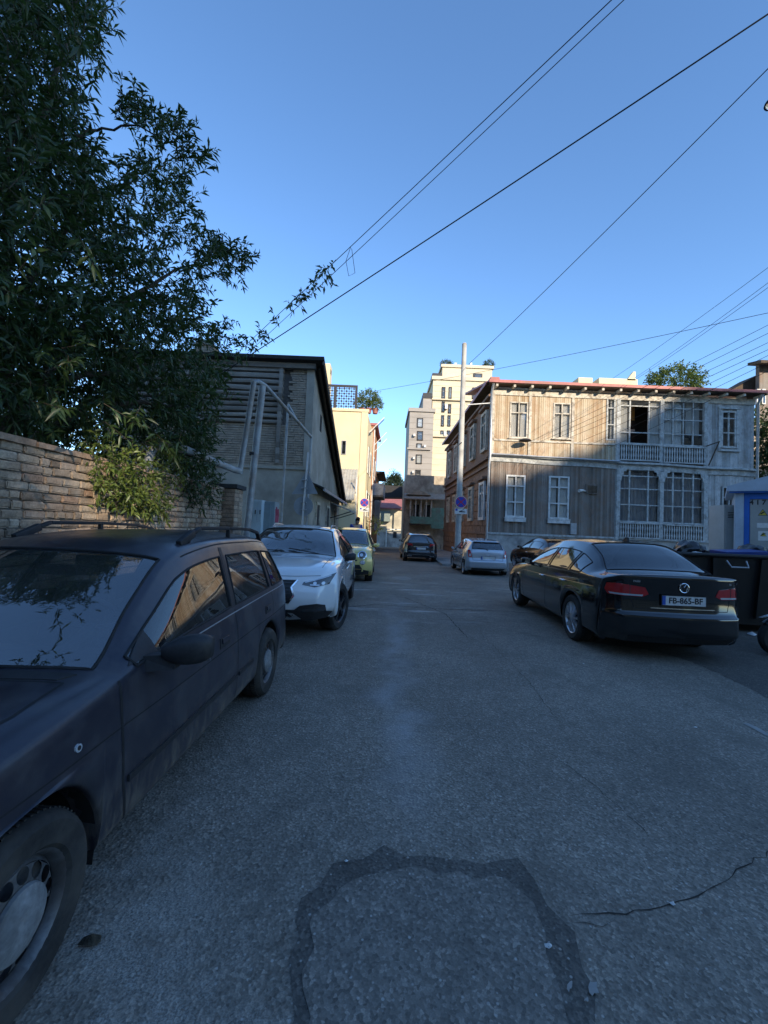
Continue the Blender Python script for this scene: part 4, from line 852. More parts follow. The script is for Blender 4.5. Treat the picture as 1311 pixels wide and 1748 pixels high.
class Car:
    FR = (.72, .42, .13, 0.0); DX = (.035, .045, .03, -.06)
    def __init__(c, name, label, net, wb, fo, r, archR, zbot, paint, loc, heading, scale=(1, 1, 1), nu=5, FR=None, group='cars parked along the street'):
        kx, ks, kz = scale
        net = [tuple(a*b for a, b in zip(st, (ks, kz, ks, kx, kz, ks, kx, kz, ks))) for st in net]
        c.wb, c.fo, c.r, c.R, c.zbot, c.paint = wb, fo, r, archR, zbot, paint
        c.smid = fo+wb/2; c.nu = nu; c.kx = kx
        if FR: c.FR = FR
        c.root = thing(name, label, 'car', loc, heading, group)
        c.sb = np.array([s[5] for s in net]); c.n = len(net)
        rows = []
        for (sc_, zc, se, xe, ze, sb, xb, zb, sbt) in net:
            e = np.array([xe, se, ze]); b = np.array([xb, sb, zb]); cc = np.array([0, sc_, zc])
            L = np.linalg.norm(e-b); q = min(.34, .055/max(L, 1e-6))
            pts = [cc, np.array([.5*xe, sc_+(se-sc_)*.22, zc+(ze-zc)*.13]), np.array([.86*xe, sc_+(se-sc_)*.70, zc+(ze-zc)*.55]), e,
                   e+(b-e)*q+np.array([.012*min(1, L/.3), 0, 0]), b]
            for f, dx in zip(c.FR, c.DX):
                k = 1.0 if zb-zbot > .25 else max(0, (zb-zbot)/.25)
                pts.append(np.array([xb+dx*k, sb+(sbt-sb)*(1-f), zbot+(max(zb, zbot+.002)-zbot)*f]))
            rows.append(pts)
        c.net = np.array(rows)                                  # station,row,(x,s,z)
        mir = c.net[:, 3:0:-1].copy(); mir[:, :, 0] *= -1
        c.full = np.concatenate([mir, c.net], axis=1)           # rows -3..9
    def uof(c, s):                                              # station index for a place on the belt line
        uu = np.linspace(0, c.n-1, 1200); ss = pchip(c.sb[:, None], uu)[:, 0]
        k = np.argmin(abs(ss-s)); return uu[k]
    def surf(c, U, V):
        A = pchip(c.full, U)                                    # (nu,13,3)
        B = pchip(np.swapaxes(A, 0, 1), np.asarray(V)+3)        # (nv,nu,3)
        Pn = np.swapaxes(B, 0, 1).copy()
        V = np.asarray(V); zsh = A[:, 9, 2]                      # row 6 heights
        for k, v in enumerate(V):
            if v <= 6: continue
            s = Pn[:, k, 1]; z = Pn[:, k, 2]
            zb = np.full_like(s, c.zbot)
            for wc in (c.fo, c.fo+c.wb):
                d = s-wc; ins = np.abs(d) <= c.R
                zb = np.where(ins, np.maximum(zb, c.r+np.sqrt(np.maximum(c.R**2-d**2, 0))), zb)
            t = np.clip((z-c.zbot)/np.maximum(zsh-c.zbot, 1e-4), 0, 1)
            ok = zsh > zb
            Pn[:, k, 2] = np.where(ok, zb+t*(zsh-zb), z)
        Pn[:, :, 1] = c.smid-Pn[:, :, 1]
        return Pn
    def grid_mesh(c, Pn, keep=None, off=0.0, flip=False):
        nu, nv = Pn.shape[:2]
        if off:
            du = np.gradient(Pn, axis=0); dv = np.gradient(Pn, axis=1); N = np.cross(du, dv)
            N /= np.maximum(np.linalg.norm(N, axis=2, keepdims=True), 1e-9); Pn = Pn+N*off
        idx = np.arange(nu*nv).reshape(nu, nv)
        F = np.stack([idx[:-1, :-1], idx[1:, :-1], idx[1:, 1:], idx[:-1, 1:]], axis=2)
        F = F[keep] if keep is not None else F.reshape(-1, 4)
        if flip: F = F[:, ::-1]
        return Pn.reshape(-1, 3), F
    def body(c, wins, nv=5, lining=(7, 13), window_mat=None):
        """wins: (name, u0,u1,v0,v1, material, both_sides)"""
        ub = set(np.round(np.linspace(0, c.n-1, (c.n-1)*c.nu+1), 5)); vb = set(np.round(np.linspace(0, 9, 9*nv+1), 5))
        for (_, u0, u1, v0, v1, _, bs) in wins:
            ub |= {round(u0, 5), round(u1, 5)}; vb |= {round(abs(v0), 5), round(v1, 5)}
        for wc in (c.fo, c.fo+c.wb):                            # fine columns round the wheel arches
            for th in np.linspace(0, pi, 25): ub.add(round(float(c.uof(wc-c.R*cos(th))), 5))
            ub |= {round(float(c.uof(wc-c.R-.004)), 5), round(float(c.uof(wc+c.R+.004)), 5)}
        U = np.array(sorted(ub)); U = U[np.concatenate([[True], np.diff(U) > 2e-4])]
        Vh = np.array(sorted(vb)); Vh = Vh[np.concatenate([[True], np.diff(Vh) > 2e-4])]
        Pn = c.surf(U, Vh); uc = (U[:-1]+U[1:])/2; vc = (Vh[:-1]+Vh[1:])/2
        keep = np.ones((len(uc), len(vc)), bool)
        for (_, u0, u1, v0, v1, _, bs) in wins:
            keep &= ~(((uc > u0) & (uc < u1))[:, None] & ((vc > v0) & (vc < v1))[None, :])
        V1, F1 = c.grid_mesh(Pn, keep); P2 = Pn.copy(); P2[:, :, 0] *= -1
        V2, F2 = c.grid_mesh(P2, keep, flip=True)
        me = c._mk('body', np.vstack([V1, V2]), np.vstack([F1, F2+len(V1)]), c.paint, weld=True)
        c.body_o = link('body', me, c.root)
        c.bvh = BVHTree.FromPolygons([tuple(v) for v in np.vstack([V1, V2])], [tuple(f) for f in np.vstack([c.grid_mesh(Pn)[1], c.grid_mesh(P2)[1][:, ::-1]+len(V1)])])
        # lining
        lu = (uc > lining[0]) & (uc < lining[1]); lv = vc < 6.0; kk = keep & lu[:, None] & lv[None, :]
        a, f = c.grid_mesh(Pn, kk, off=-.018); P2[:, :, 0] = -Pn[:, :, 0]; 
        a2 = a.copy(); a2[:, 0] *= -1
        link('cabin_lining', c._mk('cabin_lining', np.vstack([a, a2]), np.vstack([f, f[:, ::-1]+len(a)]), M['interior']), c.root)
        # panes
        for (nm, u0, u1, v0, v1, mt, both) in wins:
            us = np.linspace(u0, u1, 15); 
            if both:
                for sgn in (1, -1):
                    vs = np.linspace(v0, v1, 9); Q = c.surf(us, vs); Q[:, :, 0] *= sgn
                    c._pane(nm, Q, sgn < 0, mt)
            else:
                vs = np.linspace(-v1, v1, 25); c._pane(nm, c.surf(us, vs), False, mt)
        # wheel wells + floor
        zf = c.zbot+.03; w_ = float(np.max(c.net[:, 5:, 0]))
        y0, y1 = c.smid-float(np.min(c.net[:, 8, 1]))-.05, c.smid-float(np.max(c.net[:, 8, 1]))+.05
        ub_ = MB(); ub_.box(-w_*.72, w_*.72, y1, y0, zf, zf+.12)
        for wc in (c.fo, c.fo+c.wb):
            yc = c.smid-wc
            for sg in (1, -1):
                x1 = sg*(w_-.035); x0 = sg*(w_-.34)
                n = 18; vs = []; fs = []
                for k in range(n+1):
                    a = pi*k/n*1.16-.08*pi
                    for x in (x0, x1): vs.append((x, yc+cos(a)*(c.R+.004), c.r+sin(a)*(c.R+.004)))
                for k in range(n): fs.append((2*k, 2*k+1, 2*k+3, 2*k+2))
                ub_.add(vs, fs)
                ub_.box(min(x0, x0-sg*.02), max(x0, x0-sg*.02), yc-c.R, yc+c.R, zf, c.r+c.R*.9)
        ub_.build('underbody', M['under'], c.root)
    def _mk(c, name, V, F, mt, weld=False, ang=35):
        me = bpy.data.meshes.new(name); me.from_pydata([tuple(v) for v in V], [], [tuple(int(i) for i in f) for f in F]); me.materials.append(mt)
        bm = bmesh.new(); bm.from_mesh(me)
        if weld: bmesh.ops.remove_doubles(bm, verts=bm.verts, dist=4e-4)
        lo = [v for v in bm.verts if not v.link_faces]; bmesh.ops.delete(bm, geom=lo, context='VERTS')
        bm.to_mesh(me); bm.free(); smooth_me(me, ang); return me
    def _pane(c, nm, Q, flip, mt):
        V, F = c.grid_mesh(Q, off=-.0 if not flip else 0, flip=flip)
        Qc = Q.copy(); du = np.gradient(Q, axis=0); dv = np.gradient(Q, axis=1); N = np.cross(du, dv); N /= np.maximum(np.linalg.norm(N, axis=2, keepdims=True), 1e-9)
        if flip: N = -N
        ctr = np.array([0, 0, .7]); 
        if np.mean(np.sum(N*(Q-ctr), axis=2)) < 0: N = -N
        V = (Q-N*.003).reshape(-1, 3)
        p = link(nm, c._mk(nm, V, F, mt), c.root)
        loop = list(Q[:, 0])+list(Q[-1, 1:])+list(Q[-2::-1, -1])+list(Q[0, -2:0:-1])
        nl = list(N[:, 0])+list(N[-1, 1:])+list(N[-2::-1, -1])+list(N[0, -2:0:-1])
        MB().tube([a+b*.001 for a, b in zip(loop, nl)], .0075, 6, closed=True).build('seal', M['rubber'], p, smooth=True)
        return p
    # ---- things laid on the shell by casting rays at it
    def cast(c, kind, a, b, side=1):
        if kind == 'side': o, d = Vector((side*4, c.smid-a, b)), Vector((-side, 0, 0))
        elif kind == 'front': o, d = Vector((a, 12, b)), Vector((0, -1, 0))
        elif kind == 'rear': o, d = Vector((a, -12, b)), Vector((0, 1, 0))
        else: o, d = Vector((a, c.smid-b, 5)), Vector((0, 0, -1))
        h = c.bvh.ray_cast(o, d)
        if h[0] is None: return None, None, d
        n = h[1] if h[1].dot(d) < 0 else -h[1]
        return h[0], n, d
    def panel(c, name, kind, poly, mt, off=.004, side=1, step=.04, skirt=.02, parent=None, smooth=30):
        """poly (a,b) in the view plane, filled and pressed on the shell"""
        poly = [Vector(p) for p in poly]; bd = []
        for i in range(len(poly)):
            p, q = poly[i], poly[(i+1) % len(poly)]; m = max(1, int((q-p).length/step))
            bd += [p+(q-p)*k/m for k in range(m)]
        xs = [p.x for p in poly]; ys = [p.y for p in poly]; inn = []
        def inside(x, y):
            r = False; j = len(bd)-1
            for i in range(len(bd)):
                a, b = bd[i], bd[j]
                if (a.y > y) != (b.y > y) and x < (b.x-a.x)*(y-a.y)/(b.y-a.y)+a.x: r = not r
                j = i
            return r
        x = min(xs)+step*.5
        while x < max(xs):
            y = min(ys)+step*.5
            while y < max(ys):
                if inside(x, y) and min((Vector((x, y))-b).length for b in bd) > step*.4: inn.append(Vector((x, y)))
                y += step
            x += step
        nb = len(bd); res = delaunay_2d_cdt(bd+inn, [], [list(range(nb))], 1, 1e-6)
        vs2, fs = res[0], [list(f) for f in res[2]]
        top = []
        for p in vs2:
            h, n, d = c.cast(kind, p.x, p.y, side)
            if h is None: return None
            top.append(h - d*off*.3 + n*off*.7)
        dirv = c.cast(kind, vs2[0].x, vs2[0].y, side)[2]
        from collections import Counter
        ec = Counter()
        for f in fs:
            for i in range(len(f)): ec[frozenset((f[i], f[(i+1) % len(f)]))] += 1
        vs = [tuple(t) for t in top]; m = len(vs); vs += [tuple(t+dirv*skirt) for t in top]
        ff = [tuple(f) for f in fs]
        for e, k in ec.items():
            if k == 1: a, b = tuple(e); ff.append((a, b, b+m, a+m))
        o = MB().add(vs, ff).build(name, mt, parent or c.root, smooth=smooth)
        return o
    def line(c, name, kind, pts, mt, w=.006, off=.0012, side=1, parent=None, n=14, thick=None):
        """a seam or moulding lying on the shell"""
        pp = []
        for i in range(len(pts)-1):
            for k in range(n): pp.append(tuple(pts[i][j]+(pts[i+1][j]-pts[i][j])*k/n for j in (0, 1)))
        pp.append(pts[-1]); H = []
        for p in pp:
            h, nn, d = c.cast(kind, p[0], p[1], side)
            if h is not None: H.append((h, nn))
        if len(H) < 2: return None
        if thick: 
            return MB().tube([h+nn*off for h, nn in H], thick, 6).build(name, mt, parent or c.root, smooth=True)
        vs = []; fs = []
        for i, (h, nn) in enumerate(H):
            t = (H[min(i+1, len(H)-1)][0]-H[max(i-1, 0)][0]).normalized(); b = t.cross(nn).normalized()*w/2
            vs += [h+nn*off-b, h+nn*off+b]
        for i in range(len(H)-1): fs.append((2*i, 2*i+1, 2*i+3, 2*i+2))
        return MB().add(vs, fs).build(name, mt, parent or c.root, fix=False)
    def arch_trim(c, mt, wdt=.055, off=.007):
        for wc in (c.fo, c.fo+c.wb):
            for sd_ in (1, -1):
                R0, R1 = c.R+.004, c.R+wdt; n = 20
                a0 = math.asin(max(-1, min(1, (c.zbot+.02-c.r)/R1)))
                poly = [(wc+cos(a)*R1, c.r+sin(a)*R1) for a in np.linspace(a0, pi-a0, n)]+[(wc+cos(a)*R0, c.r+sin(a)*R0) for a in np.linspace(pi-a0*.9, a0*.9, n)]
                c.panel('arch_trim', 'side', poly, mt, off, sd_, step=.05, skirt=.03)
    def wheels(c, style, width=.2, track=None, tm=None, steer=0.0):
        r = c.r; rr = r*(.63 if style == 'steel' else .69); hw = width/2
        ty = MB().lathe([(rr, -hw+.012), (rr+.012, -hw), (r*.90, -hw-.004), (r*.965, -hw+.012), (r, -hw+.04), (r, -.004), (r-.007, -.003), (r-.007, .003), (r, .004), (r, hw-.04), (r*.965, hw-.012), (r*.90, hw+.004), (rr+.012, hw), (rr, hw-.012)], 44, axis='x')
        for k in range(72):                                     # tread blocks cut as raised bars
            a = 2*pi*k/72
            for sx in (-1, 1):
                vs = []
                for (x, da) in ((sx*.012, -.02), (sx*(hw-.035), -.005), (sx*(hw-.035), .03), (sx*.012, .015)):
                    for q in (r-.002, r+.004): vs.append((x, cos(a+da)*q, sin(a+da)*q))
                ty.add(vs, [(1, 3, 5, 7), (0, 1, 3, 2), (2, 3, 5, 4), (4, 5, 7, 6), (6, 7, 1, 0)])
        tme = ty.mesh('tyre', tm or M['tyre'], 35)
        ri = MB()
        ri.lathe([(rr+.004, -hw+.014), (rr-.012, -hw+.03), (rr-.02, 0), (rr-.018, hw-.04), (rr-.006, hw-.016), (rr+.006, hw-.008)], 40, axis='x')
        if style == 'steel':
            ri.cur = 0; nh = 14; r1, r2 = rr*.56, rr*.82
            ri.lathe([(rr-.016, hw-.055), (r2, hw-.035)], 56, axis='x'); ri.lathe([(r1, hw-.022), (r1*.7, hw-.028), (.001, hw-.03)], 56, axis='x')
            for k in range(nh):                                 # ring of holes: bridges between them
                a = 2*pi*k/nh; da = pi/nh
                m_ = 8; vs = []
                for j in range(m_+1):
                    q = r1+(r2-r1)*j/m_; tt = (j/m_-.5)*2; hh = max(.16, 1-.80*sqrt(max(0, 1-tt*tt)))*da
                    xq = hw-.022+(-.013)*j/m_
                    vs += [(xq, cos(a-hh)*q, sin(a-hh)*q), (xq, cos(a+hh)*q, sin(a+hh)*q)]
                ri.add(vs, [(2*j, 2*j+1, 2*j+3, 2*j+2) for j in range(m_)])
            ri.lathe([(rr*.86, hw-.075), (.0, hw-.075)], 24, axis='x')
            mats = [M['steel']]
        elif style in ('multi', 'five', 'plain'):
            ns = {'multi': 10, 'five': 5, 'plain': 7}[style]
            mt = {'multi': M['alloy'], 'five': M['alloy_dark'], 'plain': M['alloy']}[style]
            ri.lathe([(rr*.30, hw-.04), (rr*.28, hw-.012), (rr*.16, hw-.004), (.0, hw-.004)], 24, axis='x')
            def spoke(a, w0, w1, q0, q1, x0, x1):
                vs = []
                for q, w_, x in ((q0, w0, x0), (q1, w1, x1)):
                    for sg in (-1, 1):
                        for dx, ww in ((0, w_*.6), (-.035, w_)):
                            vs.append((x+dx, cos(a)*q-sin(a)*sg*ww/2, sin(a)*q+cos(a)*sg*ww/2))
                ri.add(vs, [(0, 2, 6, 4), (0, 1, 5, 4), (2, 3, 7, 6), (1, 3, 7, 5)])
            for k in range(ns):
                a = 2*pi*k/ns+.2
                if style == 'five':
                    spoke(a-.06, .03, .035, rr*.24, rr*.98, hw-.008, hw-.02); spoke(a+.16, .03, .03, rr*.24, rr*.98, hw-.008, hw-.022)
                    spoke(a+.05, .02, .02, rr*.5, rr*.98, hw-.03, hw-.03)
                else: spoke(a, .035, .055 if ns > 7 else .07, rr*.24, rr*.97, hw-.006, hw-.018)
            mats = [mt]
        rme = ri.mesh('rim', mats, 30)
        dk = MB().lathe([(rr*.62, hw-.085), (.05, hw-.085), (0, hw-.085)], 24, axis='x'); dk.lathe([(rr-.03, -hw+.03), (0, -hw+.03)], 20, axis='x')
        dme = dk.mesh('brake_disc', M['under'])
        cap = None
        if style == 'steel':
            cap = MB().lathe([(rr*.55, hw-.02), (rr*.53, hw-.008), (rr*.30, hw+.006), (rr*.12, hw+.004), (0, hw+.002)], 40, axis='x').mesh('hubcap', M['capscuff'], 40)
        w_ = float(np.max(c.net[:, 6:8, 0])); tr = track if track else w_-hw-.012
        for wc in (c.fo, c.fo+c.wb):
            for sg in (1, -1):
                a_ = random.uniform(0, 6)
                o = link('wheel', tme, c.root, (sg*tr, c.smid-wc, c.r-.003), (a_ if sg > 0 else -a_, 0, (0 if sg > 0 else pi)+(steer if wc == c.fo else 0)))
                link('rim', rme, o); link('brake_disc', dme, o)
                if cap: link('hubcap', cap, o)
    def mirrors(c, s, x, z, mt, w=.20, h=.15, d=.09, stalk=True):
        for sg in (1, -1):
            m = MB(); y = c.smid-s
            n, k = 10, 14; vs = []; fs = []
            for i in range(n+1):                                # teardrop shell from its root outwards
                t = i/n; sx = x+t*w; rad = (sin(pi*(.10+.82*t)))**.45
                for j in range(k):
                    a = 2*pi*j/k; ca, sa = cos(a), sin(a)
                    yy = (abs(ca)**.7)*math.copysign(1, ca)*d/2*rad*(1.2 if ca > 0 else .55); zz = (abs(sa)**.6)*math.copysign(1, sa)*h/2*rad*(.62+.38*t)
                    vs.append((sg*sx, y+yy-.05*t, z+zz+.012*t))
            for i in range(n):
                for j in range(k): fs.append((i*k+j, i*k+(j+1) % k, (i+1)*k+(j+1) % k, (i+1)*k+j))
            fs += [tuple(range(k)), tuple(n*k+j for j in range(k))]
            m.add(vs, fs); o = m.build('door_mirror', mt, c.root, smooth=60)
            bk = y-.05*.5-d*.29
            gm = MB().prism([(sg*(x+w*.18), z-h*.30), (sg*(x+w*.92), z-h*.36), (sg*(x+w*.96), z+h*.38), (sg*(x+w*.2), z+h*.32)], -.004, 'y', bk); gm.build('mirror_glass', M['chrome'], o)
            if stalk: MB().hexa([(sg*(x-.09), y-.03, z-h*.5), (sg*(x+.06), y-.02, z-h*.45), (sg*(x+.06), y+.03, z-h*.45), (sg*(x-.09), y+.07, z-h*.5), (sg*(x-.10), y-.03, z-h*.1), (sg*(x+.06), y-.02, z-h*.05), (sg*(x+.06), y+.02, z-h*.05), (sg*(x-.10), y+.05, z-h*.1)]).build('mirror_foot', M['blackplastic'], o)
    def handles(c, spots, mt, w=.19, h=.028):
        for (s, z) in spots:
            for sg in (1, -1):
                hp, n, d = c.cast('side', s, z, sg)
                if hp is None: continue
                y = hp.y; x = hp.x
                pts = [(x, y-w/2, z), (x+sg*.028, y-w/2+.03, z+.003), (x+sg*.032, y, z+.004), (x+sg*.028, y+w/2-.03, z+.003), (x, y+w/2, z)]
                MB().tube(pts, [h*.4, h*.5, h*.5, h*.5, h*.4], 8).build('door_handle', mt, c.root, smooth=True)
    def cabin(c, s0, s1, zs, wheel=True, seatx=.36):
        """dashboard, seats, steering wheel"""
        y0 = c.smid-s0
        MB().prism([(y0-.04, zs-.25), (y0-.06, zs+.06), (y0-.16, zs+.115), (y0-.36, zs+.08), (y0-.40, zs-.2)], 1.24, 'x', -.62).build('dashboard', M['interior'], c.root)
        def seat(x, s, w_):
            y = c.smid-s; m = MB(); m.box(x-w_/2, x+w_/2, y-.28, y+.25, zs-.42, zs-.28)
            m.hexa([(x-w_/2, y-.30, zs-.3), (x+w_/2, y-.30, zs-.3), (x+w_/2, y-.18, zs-.3), (x-w_/2, y-.18, zs-.3), (x-w_*.4, y-.48, zs+.25), (x+w_*.4, y-.48, zs+.25), (x+w_*.4, y-.40, zs+.25), (x-w_*.4, y-.40, zs+.25)])
            m.box(x-.13, x+.13, y-.53, y-.45, zs+.29, zs+.44); m.box(x-.04, x-.03, y-.5, y-.48, zs+.2, zs+.3); m.box(x+.03, x+.04, y-.5, y-.48, zs+.2, zs+.3)
            o = m.build('seat', M['seat'], c.root); bevel_me(o.data, .03, 2)
        seat(seatx, s0+.95, .48); seat(-seatx, s0+.95, .48); seat(0, s1-.35, 1.2)
        if wheel:
            m = MB(); ct = Vector((-seatx, y0-.42, zs+.16)); ax = Vector((0, -.9, .42)).normalized(); xx = Vector((1, 0, 0)); yy = ax.cross(xx)
            m.tube([ct+(xx*cos(a)+yy*sin(a))*.19 for a in np.linspace(0, 2*pi, 28)[:-1]], .014, 8, closed=True)
            for a in (0.2, pi-.2, -pi/2): m.tube([ct, ct+(xx*cos(a)+yy*sin(a))*.185], .014, 6)
            m.tube([ct+ax*.01, ct-ax*.25], .035, 8); m.build('steering_wheel', M['blackplastic'], c.root, smooth=True)
        m = MB(); m.box(-.11, .11, c.smid-s0-.62, c.smid-s0-.60, zs+.40, zs+.46); m.build('interior_mirror', M['blackplastic'], c.root)
    def plate(c, s, z, rear, txt=None, w=.52, h=.112, tilt=.0):
        hp, n, d = c.cast('rear' if rear else 'front', 0, z)
        y = hp.y+(-.006 if rear else .006); sg = -1 if rear else 1
        o = MB().box(-w/2, w/2, min(y, y+sg*.008), max(y, y+sg*.008), z-h/2, z+h/2).build('number_plate', M['plate'], c.root)
        fr = MB()
        for (a, b, e, f_) in ((-w/2-.008, w/2+.008, z+h/2, z+h/2+.008), (-w/2-.008, w/2+.008, z-h/2-.008, z-h/2), (-w/2-.008, -w/2, z-h/2, z+h/2), (w/2, w/2+.008, z-h/2, z+h/2)):
            fr.box(a, b, min(y-.001*sg, y+sg*.012), max(y-.001*sg, y+sg*.012), e, f_)
        fr.build('plate_frame', M['blackplastic'], o)
        rot = (pi/2, 0, 0) if rear else (pi/2, 0, pi)
        if txt:
            me = text_mesh(txt, h*.86, 'plate_letters', .0028); me.materials.append(M['ink'])
            link('plate_letters', me, o, (.02*(1 if rear else -1), y+sg*.0095, z-.002), rot)
        bx = -w/2 if rear else w/2-.045
        MB().box(bx+.002, bx+.043, min(y+sg*.008, y+sg*.0092), max(y+sg*.008, y+sg*.0092), z-h/2+.003, z+h/2-.003).build('plate_band', M['plateblue'], o)
        return o
def ell(cx, cy, rx, ry, n=20, rot=0):
    return [(cx+rx*cos(t)*cos(rot)-ry*sin(t)*sin(rot), cy+rx*cos(t)*sin(rot)+ry*sin(t)*cos(rot)) for t in np.linspace(0, 2*pi, n+1)[:-1]]
def both(poly): return [poly, [(-a, b) for a, b in reversed(poly)]]

# ---------------------------------------------------------------- dark estate car beside the brick wall
M['navy'] = paint_mat('faded_navy_paint', (.012, .0125, .026), .34, .55, .15, worn=.55, dirt=.9)
ESTATE = [
 (.10,.20,.14,.55,.20,.42,.74,.20,.42),(.01,.34,.05,.58,.34,.30,.79,.34,.43),(.00,.50,.05,.60,.50,.28,.80,.50,.44),(.05,.56,.09,.60,.56,.29,.80,.57,.445),
 (.09,.68,.13,.60,.68,.31,.795,.66,.45),(.15,.745,.20,.62,.735,.34,.79,.70,.455),(.35,.80,.37,.64,.78,.42,.785,.735,.50),(.70,.855,.70,.655,.83,.70,.79,.775,.70),
 (1.05,.89,1.05,.67,.865,1.05,.795,.815,1.05),(1.22,.905,1.33,.71,.875,1.35,.79,.845,1.35),(1.58,1.13,1.68,.645,1.085,1.72,.795,.87,1.72),(1.97,1.335,2.07,.580,1.285,2.10,.795,.885,2.10),
 (2.25,1.40,2.30,.57,1.342,2.35,.795,.89,2.35),(2.8,1.43,2.80,.57,1.372,2.62,.795,.90,2.62),(3.4,1.425,3.4,.565,1.368,3.2,.79,.905,3.2),(3.85,1.395,3.80,.555,1.345,3.75,.785,.91,3.75),
 (4.05,1.36,4.0,.54,1.315,4.0,.77,.915,4.0),(4.17,1.15,4.12,.60,1.12,4.10,.755,.91,4.06),(4.25,.93,4.20,.66,.92,4.13,.75,.89,4.08),(4.26,.75,4.22,.67,.75,4.14,.75,.74,4.09),
 (4.28,.55,4.24,.66,.55,4.15,.755,.55,4.10),(4.27,.38,4.24,.66,.38,4.16,.75,.38,4.11),(4.18,.24,4.16,.62,.24,4.1,.72,.24,4.12)]
def build_estate():
    c = Car('estate_car', 'faded dark navy estate car with black roof rails beside the brick wall', ESTATE, 2.517, .92, .288, .335, .19, M['navy'], (-1.835, 2.60, 0), pi-radians(1.4), nu=6)
    u = c.uof
    c.body([('windscreen', 9.13, 10.92, 0, 2.72, M['glass_screen'], False), ('side_window', u(1.50), u(2.57), 4.25, 4.92, M['glass'], True), ('side_window', u(2.66), u(3.50), 4.25, 4.92, M['glass'], True),
            ('side_window', u(3.58), u(3.99), 4.25, 4.92, M['glass'], True), ('rear_window', 16.12, 17.85, 0, 2.6, M['glass'], False)], lining=(9, 17))
    c.wheels('steel', .175); bp = M['blackplastic']; gap = M['rubber']
    for sd_ in (1, -1):
        c.panel('mirror_sail', 'side', [(1.46, .875), (1.66, .882), (1.64, .99)], bp, .004, sd_, .05)
        c.panel('window_pillar', 'side', [(2.585, .915), (2.65, .915), (2.78, 1.32), (2.735, 1.32)], bp, .003, sd_, .06)
        c.line('door_gap', 'side', [(1.37, .845), (1.36, .7), (1.37, .45), (1.42, .26)], gap, .014, side=sd_)
        c.line('door_gap', 'side', [(2.63, .90), (2.63, .7), (2.63, .26)], gap, .007, side=sd_)
        c.line('door_gap', 'side', [(3.54, .90), (3.55, .78), (3.50, .68)], gap, .007, side=sd_)
        c.line('body_crease', 'side', [(.50, .655), (1.35, .665), (2.62, .68), (4.0, .69)], gap, .006, side=sd_)  # dark ribbon drawn as the crease's shade, no fold in the shell
        c.panel('side_moulding', 'side', [(1.40, .425), (2.60, .43), (2.60, .458), (1.40, .453)], bp, .010, sd_, .08)
        c.panel('side_moulding', 'side', [(2.65, .43), (2.96, .43), (2.96, .458), (2.65, .458)], bp, .010, sd_, .08)
        c.line('belt_trim', 'side', [(1.55, .848), (1.8, .856), (2.6, .879), (3.3, .889), (4.0, .896)], M['zinc'], .007, .003, sd_)
        c.panel('sill', 'side', [(1.16, .20), (2.95, .20), (2.95, .235), (1.16, .235)], bp, .006, sd_, .08)
        c.panel('side_repeater', 'side', ell(1.115, .705, .016, .014, 12), M['whitelens'], .006, sd_, .02)
        c.panel('repeater_socket', 'side', ell(1.115, .705, .008, .008, 10), M['ink'], .008, sd_, .02)
        for (s, z) in ((2.40, .735), (3.38, .76)):
            h = c.panel('door_handle', 'side', [(s-.075, z-.032), (s+.075, z-.028), (s+.08, z+.030), (s-.07, z+.032)], bp, .004, sd_, .04)
            c.panel('handle_flap', 'side', [(s-.05, z-.004), (s+.06, z-.002), (s+.062, z+.026), (s-.05, z+.026)], c.paint, .012, sd_, .04, parent=h)
        # roof rails
        r = MB(); sg = sd_
        def rp(s): 
            h, n, d = c.cast('top', sg*.535, s); return h
        ft = [rp(s) for s in (2.40, 2.58, 3.1, 3.6, 3.84, 3.94)]
        pts = [ft[0]+Vector((0, 0, .006)), (ft[0]+ft[1])/2+Vector((0, 0, .055)), ft[1]+Vector((0, 0, .078)), ft[2]+Vector((0, 0, .075)), ft[3]+Vector((0, 0, .075)), ft[4]+Vector((0, 0, .065)), ft[5]+Vector((0, 0, -.01))]
        for i in range(len(pts)-1): r.beam(pts[i], pts[i+1], .034, .026)
        r.beam(ft[0]+Vector((0, .10, -.012)), pts[1], .036, .05); r.beam(ft[2]+Vector((0, 0, -.02)), pts[3], .03, .03, (0, 1, 0))
        ro = r.build('roof_rail', bp, c.root); bevel_me(ro.data, .006, 2)
        c.line('roof_gutter', 'top', [(sd_*.60, 2.2), (sd_*.592, 2.8), (sd_*.588, 3.4), (sd_*.57, 3.9)], gap, .010, side=1)
        c.line('bonnet_gap', 'top', [(sd_*.60, .22), (sd_*.655, .6), (sd_*.685, 1.0), (sd_*.665, 1.235)], gap, .010)
    c.panel('cowl', 'top', [(-.63, 1.245), (-.3, 1.17), (.3, 1.17), (.63, 1.245), (.66, 1.31), (.3, 1.245), (-.3, 1.245), (-.66, 1.31)], bp, .004, step=.08)
    c.line('bonnet_gap', 'top', [(-.665, 1.235), (-.3, 1.165), (.3, 1.165), (.665, 1.235)], gap, .012)
    for x0, x1 in ((-.42, .12), (.20, .62)):
        def wp(x, s, o=.02): h, n, d = c.cast('top', x, s); return h+n*o
        m = MB(); m.tube([wp(x0, 1.20, .01), wp(x0, 1.21, .04), wp(x0+.2, 1.255, .035), wp(x1, 1.30, .03)], [.014, .014, .009, .007], 8)
        m.tube([wp(x0+.12, 1.275, .014), wp((x0+x1)/2+.05, 1.30, .014), wp(x1+.06, 1.335, .014)], .008, 6); m.lathe([(.016, 0), (.016, .02), (.006, .026), (0, .026)], 12, c=tuple(wp(x0, 1.20, .03))); m.build('wiper', bp, c.root, smooth=True)
    c.panel('grille', 'front', [(-.33, .60), (.33, .60), (.33, .70), (-.33, .70)], bp, .004)
